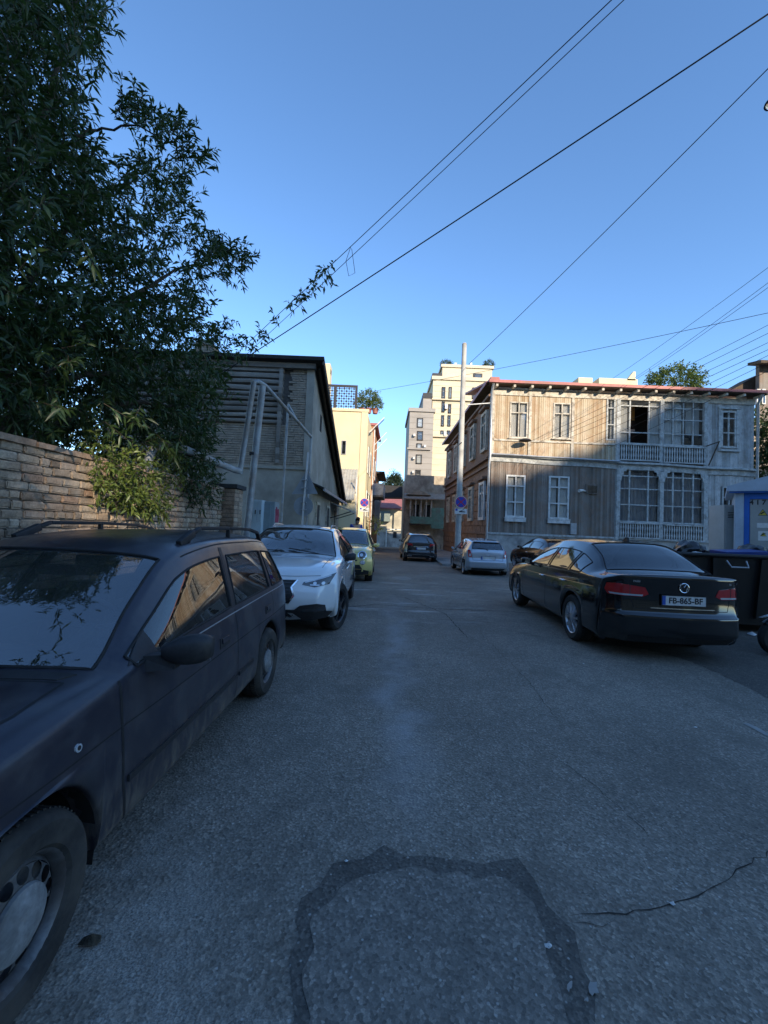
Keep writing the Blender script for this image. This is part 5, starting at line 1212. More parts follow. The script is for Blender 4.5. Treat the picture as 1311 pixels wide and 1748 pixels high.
    for p in both([(.36, .585), (.70, .60), (.72, .70), (.37, .71)]): c.panel('headlight', 'front', p, M['whitelens'], .006)
    c.panel('bumper_strip', 'front', [(-.72, .42), (.72, .42), (.72, .50), (-.72, .50)], bp, .010, step=.08)
    for p in both([(.52, .62), (.70, .62), (.70, .86), (.55, .86)]): c.panel('taillight', 'rear', p, M['redlens'], .008)
    c.plate(0, .40, False); c.plate(0, .66, True)
    c.mirrors(1.60, .86, .905, bp, .20, .165, .12); c.cabin(1.38, 3.5, .78)
    return c

# ---------------------------------------------------------------- black saloon
M['black'] = paint_mat('black_paint', (.004, .004, .005), .12, .8, dirt=.03)
SALOON = [
 (.12,.22,.18,.60,.22,.50,.82,.22,.50),(.01,.40,.06,.64,.40,.36,.86,.40,.51),(.0,.55,.06,.66,.55,.35,.87,.55,.52),(.06,.70,.12,.66,.70,.38,.865,.67,.53),(.16,.78,.22,.68,.77,.45,.86,.73,.54),
 (.55,.87,.58,.70,.855,.62,.86,.80,.62),(1.05,.94,1.05,.72,.925,1.05,.865,.87,1.05),(1.35,.985,1.50,.76,.955,1.50,.87,.92,1.50),(1.85,1.23,1.95,.69,1.19,1.90,.872,.945,1.90),
 (2.30,1.42,2.42,.595,1.375,2.35,.872,.96,2.35),(2.70,1.475,2.75,.585,1.425,2.70,.872,.965,2.70),(3.1,1.485,3.1,.58,1.432,3.05,.872,.97,3.05),(3.62,1.44,3.55,.575,1.395,3.45,.872,.975,3.45),
 (3.98,1.30,3.95,.60,1.26,3.85,.872,.98,3.85),(4.40,1.10,4.32,.70,1.065,4.20,.865,.985,4.20),(4.55,1.085,4.50,.72,1.05,4.42,.855,.98,4.40),(4.78,1.075,4.70,.70,1.045,4.55,.84,.97,4.45),
 (4.81,1.03,4.72,.66,1.0,4.54,.815,.93,4.46),(4.80,.80,4.71,.68,.79,4.54,.825,.78,4.47),(4.82,.63,4.73,.68,.62,4.55,.83,.62,4.48),(4.87,.56,4.77,.68,.56,4.56,.83,.56,4.49),(4.86,.38,4.77,.68,.38,4.56,.82,.38,4.50),(4.74,.24,4.68,.62,.24,4.52,.78,.24,4.51)]
def build_saloon():
    c = Car('saloon_car', 'black saloon car with white number plate parked beside the black skip', SALOON, 2.803, .94, .325, .36, .20, M['black'], (3.72, 7.62, 0), -radians(1.5), nu=6)
    u = c.uof; gap = M['rubber']
    c.body([('windscreen', 7.1, 8.92, 0, 2.72, M['glass_screen'], False), ('side_window', u(1.68), u(2.66), 4.3, 4.92, M['glass_dark'], True), ('side_window', u(2.74), u(3.50), 4.3, 4.92, M['glass_dark'], True),
            ('side_window', u(3.56), u(3.93), 4.3, 4.92, M['glass_dark'], True), ('rear_window', 12.10, 13.95, 0, 2.75, M['glass_dark'], False)], lining=(7, 14))
    c.wheels('multi', .215)
    for sd_ in (1, -1):
        c.line('door_gap', 'side', [(1.50, .92), (1.42, .7), (1.44, .45), (1.50, .28)], gap, .006, side=sd_)
        c.line('door_gap', 'side', [(2.70, .96), (2.70, .28)], gap, .006, side=sd_)
        c.line('door_gap', 'side', [(3.72, .96), (3.62, .80), (3.42, .62), (3.33, .45), (3.31, .28)], gap, .006, side=sd_)
        c.line('window_trim', 'side', [(1.60, .925), (2.4, .952), (3.2, .965), (3.9, .975)], M['chrome'], .010, .004, sd_)
        c.line('sill_trim', 'side', [(1.34, .245), (3.34, .245)], M['chrome'], .014, .006, sd_)
        c.line('shoulder_crease', 'side', [(.7, .74), (1.5, .79), (2.6, .815), (3.6, .84), (4.4, .86)], M['black'], .004, .002, sd_, thick=.003)
        c.line('boot_gap', 'rear', [(sd_*.70, 1.03), (sd_*.62, .95), (sd_*.60, .80), (sd_*.56, .66)], gap, .007)
    c.handles([(2.52, .80), (3.42, .825)], M['chrome'], .2, .03)
    c.line('boot_gap', 'rear', [(-.56, .655), (.56, .655)], gap, .008)
    for p in both([(.40, .835), (.47, .80), (.79, .80), (.815, .86), (.795, .935), (.70, .945), (.44, .915)]):
        o = c.panel('taillight', 'rear', p, M['redlens'], .008, step=.03)
        sx = 1 if p[0][0] > 0 else -1
        c.panel('reversing_lens', 'rear', [(sx*.47, .806), (sx*.775, .806), (sx*.785, .826), (sx*.46, .826)] if sx > 0 else [(-.46, .826), (-.785, .826), (-.775, .806), (-.47, .806)], M['whitelens'], .011, parent=o, step=.03)
        c.panel('lens_divider', 'rear', [(sx*.60, .80), (sx*.606, .80), (sx*.606, .94), (sx*.60, .94)], M['darklens'], .0105, parent=o, step=.03)
    c.plate(0, .775, True, 'FB-865-BF')
    hp, n, d = c.cast('rear', 0, .925)
    m = MB(); cy = hp.y-.010; R = .055
    m.tube([(cos(a)*R, cy, .93+sin(a)*R) for a in np.linspace(0, 2*pi, 30)[:-1]], .006, 8, closed=True)
    m.tube([(-.026, cy, .976), (0, cy, .938), (.026, cy, .976)], .0036, 6); m.tube([(-.046, cy, .955), (-.022, cy, .888), (0, cy, .926), (.022, cy, .888), (.046, cy, .955)], .0036, 6)
    em = m.build('emblem', M['chrome'], c.root, smooth=True)
    MB().lathe([(R, 0), (.0, -.002)], 24, c=(0, cy+.006, .93), axis='y').build('emblem_disc', M['ink'], em)
    for txt, x, sz in (('PASSAT', -.52, .035), ('SE', .60, .03)):
        hp, n, d = c.cast('rear', x, .985); me = text_mesh(txt, sz, 'badge', .001, extrude=.002); me.materials.append(M['chrome'])
        link('badge', me, c.root, (x, hp.y-.004, .985), (pi/2, 0, 0))
    c.line('boot_trim', 'rear', [(-.38, .675), (.38, .675)], M['chrome'], .010, .005)
    c.panel('bumper_step', 'rear', [(-.78, .575), (.78, .575), (.78, .60), (-.78, .60)], M['black'], .012, step=.08)
    c.panel('bumper_valance', 'rear', [(-.6, .25), (.6, .25), (.64, .33), (-.64, .33)], M['blackplastic'], .004, step=.08)
    hp, n, d = c.cast('top', 0, 3.50)
    MB().prism([(c.smid-3.40, hp.z-.01), (c.smid-3.58, hp.z-.02), (c.smid-3.56, hp.z+.055), (c.smid-3.52, hp.z+.06)], .026, 'x', -.013).build('roof_aerial', M['blackplastic'], c.root)
    for p in both([(.42, .60), (.80, .64), (.78, .74), (.45, .70)]): c.panel('headlight', 'front', p, M['whitelens'], .006)
    c.panel('grille', 'front', [(-.40, .62), (.40, .62), (.42, .70), (-.42, .70)], M['blackplastic'], .005)
    c.mirrors(1.80, .88, .99, M['black'], .19, .14, .11); c.cabin(1.65, 3.7, .86, wheel=False)
    return c

# ---------------------------------------------------------------- white crossover
M['white'] = paint_mat('white_paint', (.72, .74, .75), .18, 1.0, dirt=.12)
CROSS = [
 (.10,.27,.16,.60,.27,.46,.80,.27,.43),(.02,.42,.08,.64,.42,.34,.85,.42,.44),(.0,.55,.07,.66,.55,.33,.86,.55,.45),(.05,.72,.13,.68,.72,.36,.865,.72,.46),(.12,.86,.22,.70,.84,.42,.865,.80,.47),
 (.35,.95,.42,.72,.925,.52,.865,.87,.475),(.80,1.02,.82,.745,.985,.84,.87,.92,.84),(1.18,1.055,1.36,.77,1.0,1.36,.875,.945,1.36),(1.62,1.28,1.76,.69,1.22,1.72,.875,.97,1.72),(2.05,1.455,2.2,.60,1.40,2.15,.875,.985,2.15),
 (2.5,1.51,2.55,.585,1.445,2.5,.875,1.0,2.5),(3.0,1.51,3.0,.58,1.44,2.9,.875,1.02,2.9),(3.5,1.47,3.45,.57,1.40,3.3,.875,1.04,3.3),(3.95,1.40,3.85,.56,1.34,3.65,.87,1.05,3.65),(4.2,1.18,4.1,.64,1.15,3.9,.86,1.04,3.9),
 (4.33,1.0,4.24,.70,.99,4.05,.85,.97,4.0),(4.36,.8,4.27,.72,.79,4.08,.855,.78,4.02),(4.42,.6,4.34,.72,.6,4.10,.86,.6,4.03),(4.42,.45,4.34,.72,.45,4.12,.855,.45,4.04),(4.30,.30,4.25,.66,.30,4.10,.8,.30,4.05)]
def build_cross():
    c = Car('crossover_car', 'white crossover car with black lower bumper and dark alloy wheels', CROSS, 2.7, .87, .345, .385, .26, M['white'], (-1.49, 7.66, 0), pi+radians(.2), nu=6, FR=(.76, .45, .14, 0))
    u = c.uof; gap = M['rubber']; bp = M['blackplastic']
    c.body([('windscreen', 7.1, 8.92, 0, 2.72, M['glass_screen'], False), ('side_window', u(1.55), u(2.50), 4.3, 4.92, M['glass_dark'], True), ('side_window', u(2.57), u(3.35), 4.3, 4.92, M['glass_dark'], True),
            ('rear_window', 13.12, 14.85, 0, 2.6, M['glass_dark'], False)], lining=(7, 14))
    c.wheels('five', .23, steer=-radians(17)); c.arch_trim(bp, .06, .008)
    for sd_ in (1, -1):
        c.panel('sill_cladding', 'side', [(1.28, .27), (3.16, .27), (3.16, .37), (1.28, .37)], bp, .008, sd_, .08)
        c.line('door_gap', 'side', [(1.42, .945), (1.36, .7), (1.38, .38)], gap, .006, side=sd_)
        c.line('door_gap', 'side', [(2.54, 1.0), (2.54, .38)], gap, .006, side=sd_)
        c.line('door_gap', 'side', [(3.50, 1.02), (3.38, .84), (3.2, .65)], gap, .006, side=sd_)
        c.line('shoulder_crease', 'side', [(.95, .86), (1.6, .80), (2.4, .83), (3.3, .92), (3.9, .93)], M['white'], .01, .001, sd_, thick=.006)
        c.line('window_trim', 'side', [(1.5, .95), (2.3, .99), (3.3, 1.035)], M['chrome'], .012, .004, sd_)
        c.line('bonnet_gap', 'top', [(sd_*.67, .40), (sd_*.70, .85), (sd_*.71, 1.24)], gap, .007)
        r = MB(); pts = []
        for s in (2.35, 2.5, 3.0, 3.4, 3.6):
            h, n, d = c.cast('top', sd_*.53, s); pts.append(h+Vector((0, 0, .0 if s in (2.35, 3.6) else .04)))
        r.tube(pts, .013, 8); r.build('roof_rail', M['alloy'], c.root, smooth=True)
    c.handles([(2.38, .86), (3.28, .90)], M['white'], .2, .03)
    c.line('bonnet_gap', 'front', [(-.68, .845), (-.35, .835), (.35, .835), (.68, .845)], gap, .007)
    for p in both([(.46, .735), (.62, .705), (.79, .735), (.858, .865), (.80, .85), (.62, .80), (.48, .768)]):
        o = c.panel('headlight', 'front', p, M['darklens'], .007, step=.03); sx = 1 if p[0][0] > 0 else -1
        c.panel('lamp_bar', 'front', [(sx*.56, .725), (sx*.68, .722), (sx*.68, .735), (sx*.56, .738)] if sx > 0 else [(-.56, .738), (-.68, .735), (-.68, .722), (-.56, .725)], M['whitelens'], .010, parent=o, step=.03)
        c.panel('lamp_bar', 'front', [(sx*.50, .757), (sx*.62, .785), (sx*.80, .834), (sx*.80, .847), (sx*.62, .80), (sx*.49, .768)] if sx > 0 else [(-.49, .768), (-.62, .80), (-.80, .847), (-.80, .834), (-.62, .785), (-.50, .757)], M['whitelens'], .010, parent=o, step=.03)
        for q in (.62, .72): c.panel('projector', 'front', ell(sx*q, .752, .022, .02, 12), M['whitelens'], .010, parent=o, step=.03)
    gr = c.panel('grille', 'front', [(-.30, .50), (.30, .50), (.37, .60), (.33, .70), (.40, .79), (-.40, .79), (-.33, .70), (-.37, .60)], bp, .006, step=.05)
    for k in range(6): c.line('grille_bar', 'front', [(-.33, .53+k*.045), (.33, .53+k*.045)], M['alloy_dark'], .012, .012, parent=gr)
    for k in range(2): c.line('grille_frame', 'front', [((-1)**k*.30, .50), ((-1)**k*.37, .60), ((-1)**k*.33, .70), ((-1)**k*.40, .79)], M['chrome'], .02, .010, parent=gr)
    c.panel('lower_bumper', 'front', [(-.76, .275), (.76, .275), (.835, .36), (.76, .385), (.75, .47), (.66, .50), (.45, .475), (.38, .42), (-.38, .42), (-.45, .475), (-.66, .50), (-.75, .47), (-.76, .385), (-.835, .36)], bp, .014, step=.04)
    for p in both([(.46, .40), (.74, .40), (.76, .435), (.72, .455), (.50, .44)]): c.panel('foglight', 'front', p, M['darklens'], .020, step=.03)
    c.panel('skid_plate', 'front', [(-.30, .285), (.30, .285), (.46, .30), (.36, .38), (.30, .385), (.36, .33), (-.36, .33), (-.30, .385), (-.36, .38), (-.46, .30)], M['alloy'], .022, step=.04)
    hp, n, d = c.cast('front', 0, .70)
    MB().tube([(cos(a)*.07, hp.y+.012, .70+sin(a)*.045) for a in np.linspace(0, 2*pi, 24)[:-1]], .006, 6, closed=True).build('emblem', M['chrome'], c.root, smooth=True)
    c.plate(0, .46, False)
    for p in both([(.45, .88), (.74, .90), (.76, .98), (.50, .96)]): c.panel('taillight', 'rear', p, M['redlens'], .008)
    c.mirrors(1.62, .875, 1.0, bp, .175, .15, .12); c.cabin(1.5, 3.4, .92)
    for x0, x1 in ((-.50, .0), (.08, .55)):
        def wp(x, s, o=.02): h, n, d = c.cast('top', x, s); return h+n*o
        MB().tube([wp(x0, 1.24, .02), wp((x0+x1)/2, 1.29, .02), wp(x1, 1.33, .02)], .009, 6).build('wiper', bp, c.root, smooth=True)
    return c

# ---------------------------------------------------------------- yellow small crossover
M['yellow'] = paint_mat('yellow_paint', (.72, .58, .20), .2, 1.0, dirt=.10)
BUBBLE = [
 (.10,.25,.15,.55,.25,.44,.80,.25,.42),(.02,.40,.07,.60,.40,.30,.85,.40,.43),(0,.55,.05,.62,.55,.28,.86,.55,.44),(.03,.78,.09,.64,.78,.30,.86,.76,.45),(.12,.92,.18,.66,.90,.38,.855,.85,.46),
 (.35,1.01,.40,.68,.985,.49,.855,.91,.47),(.75,1.07,.78,.72,1.035,.8,.86,.95,.8),(1.08,1.10,1.25,.76,1.05,1.25,.86,.98,1.25),(1.45,1.33,1.58,.70,1.28,1.58,.86,1.0,1.58),(1.82,1.52,1.97,.63,1.465,1.97,.86,1.01,1.97),
 (2.3,1.59,2.35,.62,1.53,2.3,.86,1.02,2.3),(2.9,1.59,2.9,.61,1.525,2.85,.86,1.04,2.85),(3.5,1.55,3.5,.6,1.485,3.3,.86,1.06,3.3),(3.9,1.48,3.82,.59,1.42,3.65,.85,1.07,3.65),(4.08,1.25,4.0,.66,1.22,3.82,.84,1.06,3.80),
 (4.18,1.0,4.1,.70,.99,3.92,.84,.97,3.86),(4.2,.7,4.12,.70,.70,3.95,.85,.7,3.88),(4.25,.5,4.16,.70,.5,3.98,.85,.5,3.90),(4.15,.28,4.08,.64,.28,3.95,.8,.28,3.92)]
def build_bubble():
    loc = (-1.17, 14.1, g(-1.17, 14.1))
    c = Car('city_car', 'yellow rounded small car with round headlights behind the white crossover', BUBBLE, 2.57, .86, .335, .37, .22, M['yellow'], loc, pi, nu=5, FR=(.76, .45, .14, 0))
    u = c.uof; gap = M['rubber']; bp = M['blackplastic']
    c.body([('windscreen', 7.1, 8.92, 0, 2.75, M['glass_screen'], False), ('side_window', u(1.45), u(2.35), 4.25, 4.92, M['glass_dark'], True), ('side_window', u(2.43), u(3.2), 4.25, 4.92, M['glass_dark'], True), ('rear_window', 13.1, 14.85, 0, 2.6, M['glass_dark'], False)], lining=(7, 14))
    c.wheels('plain', .215); c.arch_trim(bp, .05, .008)
    for sd_ in (1, -1):
        c.panel('sill_cladding', 'side', [(1.28, .23), (3.0, .23), (3.0, .34), (1.28, .34)], bp, .008, sd_, .08)
        c.line('door_gap', 'side', [(1.35, .98), (1.30, .7), (1.32, .35)], gap, .006, side=sd_); c.line('door_gap', 'side', [(2.40, 1.0), (2.40, .35)], gap, .006, side=sd_)
        c.line('bonnet_gap', 'top', [(sd_*.48, .12), (sd_*.62, .35), (sd_*.68, .8), (sd_*.70, 1.15)], gap, .007)
        sx = sd_
        o = c.panel('headlight', 'front', ell(sx*.60, .825, .125, .115, 22), M['chrome'], .010, step=.03)
        c.panel('lamp_lens', 'front', ell(sx*.60, .825, .10, .092, 20), M['darklens'], .016, step=.03, parent=o); c.panel('projector', 'front', ell(sx*.58, .83, .045, .042, 14), M['whitelens'], .020, step=.03, parent=o)
        o = c.panel('foglight', 'front', ell(sx*.62, .625, .078, .062, 18), M['chrome'], .010, step=.03); c.panel('lamp_lens', 'front', ell(sx*.62, .625, .06, .047, 16), M['whitelens'], .015, step=.03, parent=o)
    c.line('bonnet_gap', 'front', [(-.62, .905), (0, .885), (.62, .905)], gap, .007)
    c.panel('grille_slot', 'front', [(-.46, .655), (.46, .655), (.48, .70), (-.48, .70)], bp, .006, step=.05)
    c.panel('lower_grille', 'front', [(-.62, .44), (.62, .44), (.54, .56), (-.54, .56)], bp, .006, step=.05)
    c.panel('lower_bumper', 'front', [(-.78, .26), (.78, .26), (.80, .38), (.60, .43), (-.60, .43), (-.80, .38)], bp, .006, step=.06)
    c.panel('skid_plate', 'front', [(-.36, .265), (.36, .265), (.44, .34), (-.44, .34)], M['alloy'], .010, step=.06)
    c.panel('nose_bar', 'front', [(-.24, .765), (.24, .765), (.24, .785), (-.24, .785)], M['chrome'], .012, step=.04)
    hp, n, d = c.cast('front', 0, .80); MB().lathe([(.055, 0), (.05, .012), (0, .014)], 20, c=(0, hp.y, .80), axis='y').build('emblem', M['redlens'], c.root, smooth=True)
    c.plate(0, .50, False); c.mirrors(1.50, .87, 1.06, M['yellow'], .20, .16, .12); c.cabin(1.35, 3.3, .95); c.handles([(2.25, .86)], M['chrome'])
    return c

# ---------------------------------------------------------------- silver hatchback (rear towards us)
M['silver'] = paint_mat('silver_paint', (.42, .45, .49), .25, 1.0, .35, dirt=.10)
HATCH = [
 (.1,.2,.15,.5,.2,.38,.74,.2,.36),(.01,.38,.06,.55,.38,.28,.79,.38,.37),(.0,.52,.06,.57,.52,.27,.80,.52,.38),(.08,.70,.14,.6,.69,.31,.80,.67,.39),(.35,.84,.4,.64,.82,.45,.80,.76,.45),(.75,.94,.78,.68,.91,.8,.80,.84,.8),
 (1.0,.985,1.12,.70,.95,1.12,.80,.88,1.12),(1.4,1.22,1.5,.64,1.17,1.5,.80,.90,1.5),(1.8,1.39,1.92,.575,1.335,1.92,.80,.915,1.92),(2.2,1.44,2.25,.565,1.38,2.25,.80,.93,2.25),(2.7,1.43,2.7,.56,1.37,2.7,.80,.945,2.7),
 (3.2,1.39,3.2,.55,1.33,3.1,.795,.96,3.1),(3.55,1.345,3.5,.54,1.29,3.4,.78,.97,3.4),(3.75,1.14,3.68,.58,1.12,3.6,.76,.97,3.57),(3.86,1.0,3.78,.62,.99,3.68,.755,.94,3.62),(3.90,.85,3.82,.66,.84,3.72,.765,.83,3.64),
 (3.92,.68,3.84,.68,.68,3.75,.78,.68,3.66),(4.0,.55,3.92,.68,.55,3.77,.80,.55,3.68),(3.99,.38,3.92,.68,.38,3.78,.79,.38,3.69),(3.88,.24,3.82,.62,.24,3.74,.74,.24,3.70)]
def build_hatch():
    loc = (3.98, 17.9, g(3.98, 17.9))
    c = Car('hatchback_car', 'small silver hatchback standing beside the tall pole with its tail outward', HATCH, 2.55, .75, .29, .32, .19, M['silver'], loc, 0, nu=4)
    u = c.uof; gap = M['rubber']
    c.body([('windscreen', 6.1, 7.92, 0, 2.7, M['glass_screen'], False), ('side_window', u(1.35), u(2.25), 4.3, 4.92, M['glass_dark'], True), ('side_window', u(2.33), u(3.0), 4.3, 4.92, M['glass_dark'], True), ('rear_window', 12.16, 13.75, 0, 2.62, M['glass'], False)], nv=4, lining=(6, 13))
    c.wheels('plain', .175)
    for sx in (1, -1):
        p = [(sx*.60, .72), (sx*.72, .73), (sx*.73, .98), (sx*.66, 1.0), (sx*.62, .90)]
        o = c.panel('taillight', 'rear', p if sx > 0 else p[::-1], M['redlens'], .010, step=.03)
        c.panel('tail_lens', 'rear', ell(sx*.66, .80, .03, .05, 12), M['whitelens'], .014, step=.03, parent=o)
        c.line('hatch_gap', 'rear', [(sx*.55, 1.26), (sx*.60, .95), (sx*.56, .62)], gap, .010)
        c.line('door_gap', 'side', [(2.29, .93), (2.29, .3)], gap, .008, side=sx)
    c.handles([(2.15, .78), (3.0, .80)], M['silver'])
    c.line('hatch_gap', 'rear', [(-.56, .62), (.56, .62)], gap, .010)
    c.panel('plate_recess', 'rear', [(-.38, .64), (.38, .64), (.34, .80), (-.34, .80)], M['silver'], .004)
    c.plate(0, .71, True); hp, n, d = c.cast('rear', 0, .86)
    MB().tube([(cos(a)*.06, hp.y-.01, .86+sin(a)*.035) for a in np.linspace(0, 2*pi, 20)[:-1]], .006, 6, closed=True).build('emblem', M['chrome'], c.root, smooth=True)
    c.panel('bumper_valance', 'rear', [(-.6, .25), (.6, .25), (.62, .33), (-.62, .33)], M['blackplastic'], .006, step=.08)
    def wp(x, z, o=.02): h, n, d = c.cast('rear', x, z); return h+n*o
    MB().tube([wp(.0, .99), wp(-.1, 1.04), wp(-.36, 1.06)], .012, 6).build('wiper', M['blackplastic'], c.root)
    c.panel('roof_spoiler', 'rear', [(-.48, 1.28), (.48, 1.28), (.46, 1.325), (-.46, 1.325)], M['silver'], .05, skirt=.06)
    h, n, d = c.cast('top', 0, 3.3); MB().tube([h, h+Vector((0, -.12, .16))], [.012, .004], 6).build('roof_aerial', M['blackplastic'], c.root)
    for p in both([(.42, .56), (.72, .62), (.70, .72), (.46, .66)]): c.panel('headlight', 'front', p, M['whitelens'], .006)
    c.mirrors(1.40, .81, .93, M['silver'], .18, .13, .11); c.cabin(1.2, 2.9, .82, wheel=False)
    return c
# ---------------------------------------------------------------- black SUV further down, and a second black car before the wooden house
M['blackblue'] = paint_mat('blue_black_paint', (.010, .012, .018), .15, 1.0, dirt=.10)
def build_suv():
    x, y = 2.08, 25.6
    c = Car('suv_car', 'black sport utility car standing in the narrow part of the street', BUBBLE, 2.70, .91, .36, .395, .23, M['blackblue'], (x, y, g(x, y)), radians(1), scale=(1.04, 1.06, 1.03), nu=4, FR=(.78, .47, .14, 0))
    u = c.uof; gap = M['rubber']
    c.body([('windscreen', 7.1, 8.92, 0, 2.75, M['glass_screen'], False), ('side_window', u(1.55), u(2.5), 4.25, 4.92, M['glass_dark'], True), ('side_window', u(2.6), u(3.4), 4.25, 4.92, M['glass_dark'], True), ('rear_window', 13.12, 14.7, 0, 2.62, M['glass_dark'], False)], nv=4, lining=(7, 14))
    c.wheels('plain', .225); c.arch_trim(M['blackplastic'], .05)
    for sx in (1, -1):
        p = [(sx*.46, .92), (sx*.76, .94), (sx*.77, 1.05), (sx*.50, 1.04)]
        c.panel('taillight', 'rear', p if sx > 0 else p[::-1], M['redlens'], .010, step=.03)
        q = [(sx*.50, .34), (sx*.72, .34), (sx*.72, .39), (sx*.50, .39)]; c.panel('exhaust_trim', 'rear', q if sx > 0 else q[::-1], M['alloy'], .012)
        c.line('roof_rail', 'top', [(sx*.58, 2.3), (sx*.57, 3.5)], M['alloy'], .02, .03, thick=.014)
    c.line('bumper_trim', 'rear', [(-.70, .45), (.70, .45)], M['chrome'], .03, .014)
    c.line('hatch_gap', 'rear', [(-.62, .62), (.62, .62)], gap, .010)
    c.panel('hatch_trim', 'rear', [(-.40, .86), (.40, .86), (.40, .90), (-.40, .90)], M['chrome'], .008)
    c.plate(0, .78, True); c.mirrors(1.62, .90, 1.10, M['blackblue'], .2, .16, .12); c.cabin(1.45, 3.5, .98, wheel=False)
def build_second():
    x, y = 6.90, 18.0
    c = Car('coupe_car', 'low black car nosed up to the wooden house behind the black saloon', SALOON, 2.66, .89, .32, .355, .19, M['black'], (x, y, g(x, y)-.01), radians(2), scale=(.98, .95, .96), nu=4)
    u = c.uof
    c.body([('windscreen', 7.1, 8.92, 0, 2.72, M['glass_dark'], False), ('side_window', u(1.60), u(2.53), 4.3, 4.92, M['glass_dark'], True), ('side_window', u(2.62), u(3.6), 4.3, 4.92, M['glass_dark'], True), ('rear_window', 12.10, 13.95, 0, 2.75, M['glass_dark'], False)], nv=4, lining=(7, 14))
    c.wheels('multi', .215)
    for p in both([(.40, .80), (.47, .77), (.76, .77), (.78, .84), (.74, .90), (.44, .88)]): c.panel('taillight', 'rear', p, M['redlens'], .008)
    c.plate(0, .74, True); c.handles([(2.4, .77)], M['chrome']); c.mirrors(1.70, .865, .95, M['black'], .19, .14, .11); c.cabin(1.55, 3.5, .82, wheel=False)
for fn in (build_estate, build_saloon, build_cross, build_bubble, build_hatch, build_suv, build_second): fn()
# ================================================================== TREES AND PLANTS
def leaf_mat(name, c0, c1, trans=.25):
    t = NT(name); v = t.world(); wn_ = t.n('TexWhiteNoise', noise_dimensions='3D'); mp = t.n('VectorMath', operation='SNAP'); mp.inputs[1].default_value = (.05, .05, .05); t.l(v, mp.inputs[0]); t.l(mp.outputs[0], wn_.inputs[0])
    f = t.math('ADD', t.math('MULTIPLY', wn_.outputs[0], .55), t.math('MULTIPLY', t.noise(v, 2.5, 3), .45)); c = t.ramp(f, [(.2, c0), (.8, c1)])
    t.set(col=c, rough=.42, spec=.45); tr = t.n('BsdfTranslucent'); t.l(t.mix(.35, c, (.20, .30, .04)), tr.inputs[0]); mx = t.n('MixShader'); mx.inputs[0].default_value = trans
    t.l(t.b.outputs[0], mx.inputs[1]); t.l(tr.outputs[0], mx.inputs[2]); t.l(mx.outputs[0], t.out.inputs[0]); return t.m
M['leaf'] = leaf_mat('dark_green_leaf', (.018, .040, .012), (.055, .095, .028)); M['leaf_light'] = leaf_mat('light_green_leaf', (.06, .10, .02), (.15, .19, .045), .35); M['leaf_far'] = leaf_mat('far_green_leaf', (.025, .05, .015), (.08, .11, .03)); M['leaf_pine'] = leaf_mat('conifer_needles', (.010, .022, .010), (.03, .05, .02), .1)
M['bark'] = rough_mat('bark', (.10, .08, .06), .95, .4, 10, .6, .02, stretch=(1, 1, .3))
def unit(a): return a/np.maximum(np.linalg.norm(a, axis=-1, keepdims=True), 1e-9)
def leaves(pos, dirs, L, wr=.26, droop=.25, curl=.18):
    """arrays of leaf base points and pointing directions -> verts, faces (4 triangles a leaf)"""
    n = len(pos); d = unit(dirs); rv = rng.normal(size=(n, 3)); side = unit(np.cross(d, rv)); nrm = np.cross(side, d); L = L.reshape(-1, 1)
    tip = pos+d*L-np.array([0, 0, 1])*L*droop; c = pos+d*L*.48-nrm*L*curl*.5-np.array([0, 0, 1])*L*droop*.3; w_ = L*wr*.5
    l = pos+d*L*.45-side*w_; r = pos+d*L*.45+side*w_
    V = np.stack([pos, l, r, tip, c], axis=1).reshape(-1, 3); b = (np.arange(n)*5)[:, None]
    F = np.concatenate([b+np.array([[0, 2, 4]]), b+np.array([[2, 3, 4]]), b+np.array([[0, 4, 1]]), b+np.array([[1, 4, 3]])]); return V, F
def np_mesh(name, V, F, mt):
    me = bpy.data.meshes.new(name); me.vertices.add(len(V)); me.vertices.foreach_set('co', np.asarray(V, np.float32).ravel()); k = F.shape[1]
    me.loops.add(F.size); me.loops.foreach_set('vertex_index', F.astype(np.int32).ravel()); me.polygons.add(len(F)); me.polygons.foreach_set('loop_start', np.arange(0, F.size, k, dtype=np.int32)); me.polygons.foreach_set('loop_total', np.full(len(F), k, np.int32)); me.materials.append(mt); me.update(); me.validate(); return me
def sprigs(C, D, n_leaf, slen, llen, spread=.75, wr=.26):
    """twigs at C pointing along D, each with leaves standing off it"""
    C = np.asarray(C); D = unit(np.asarray(D)); m = len(C); t = np.tile(np.linspace(.12, 1, n_leaf), (m, 1)); sl = (slen*rng.uniform(.6, 1.25, (m, 1)))
    pos = C[:, None]+D[:, None]*(t*sl)[..., None]; rv = unit(rng.normal(size=(m, n_leaf, 3))); out = unit(D[:, None]*(1-spread*.6)+rv*spread); L = llen*rng.uniform(.65, 1.2, (m, n_leaf))
    return leaves(pos.reshape(-1, 3), out.reshape(-1, 3), L.reshape(-1), wr), (C, C+D*sl)
def twig_mesh(A, B, r):
    """thin three-sided twigs"""
    d = unit(B-A); s = unit(np.cross(d, np.array([.3, .5, .8]))); u = np.cross(d, s); V = []; 
    for k in range(3): V += [A+(s*cos(2.1*k)+u*sin(2.1*k))*r, B+(s*cos(2.1*k)+u*sin(2.1*k))*r*.5]
    V = np.stack(V, axis=1).reshape(-1, 3); b = (np.arange(len(A))*6)[:, None]
    return V, np.concatenate([b+np.array([[0, 2, 3, 1]]), b+np.array([[2, 4, 5, 3]]), b+np.array([[4, 0, 1, 5]])])
def inpoly(px, py, poly):
    r = False; j = len(poly)-1
    for i in range(len(poly)):
        a, b = poly[i], poly[j]
        if (a[1] > py) != (b[1] > py) and px < (b[0]-a[0])*(py-a[1])/(b[1]-a[1])+a[0]: r = not r
        j = i
    return r
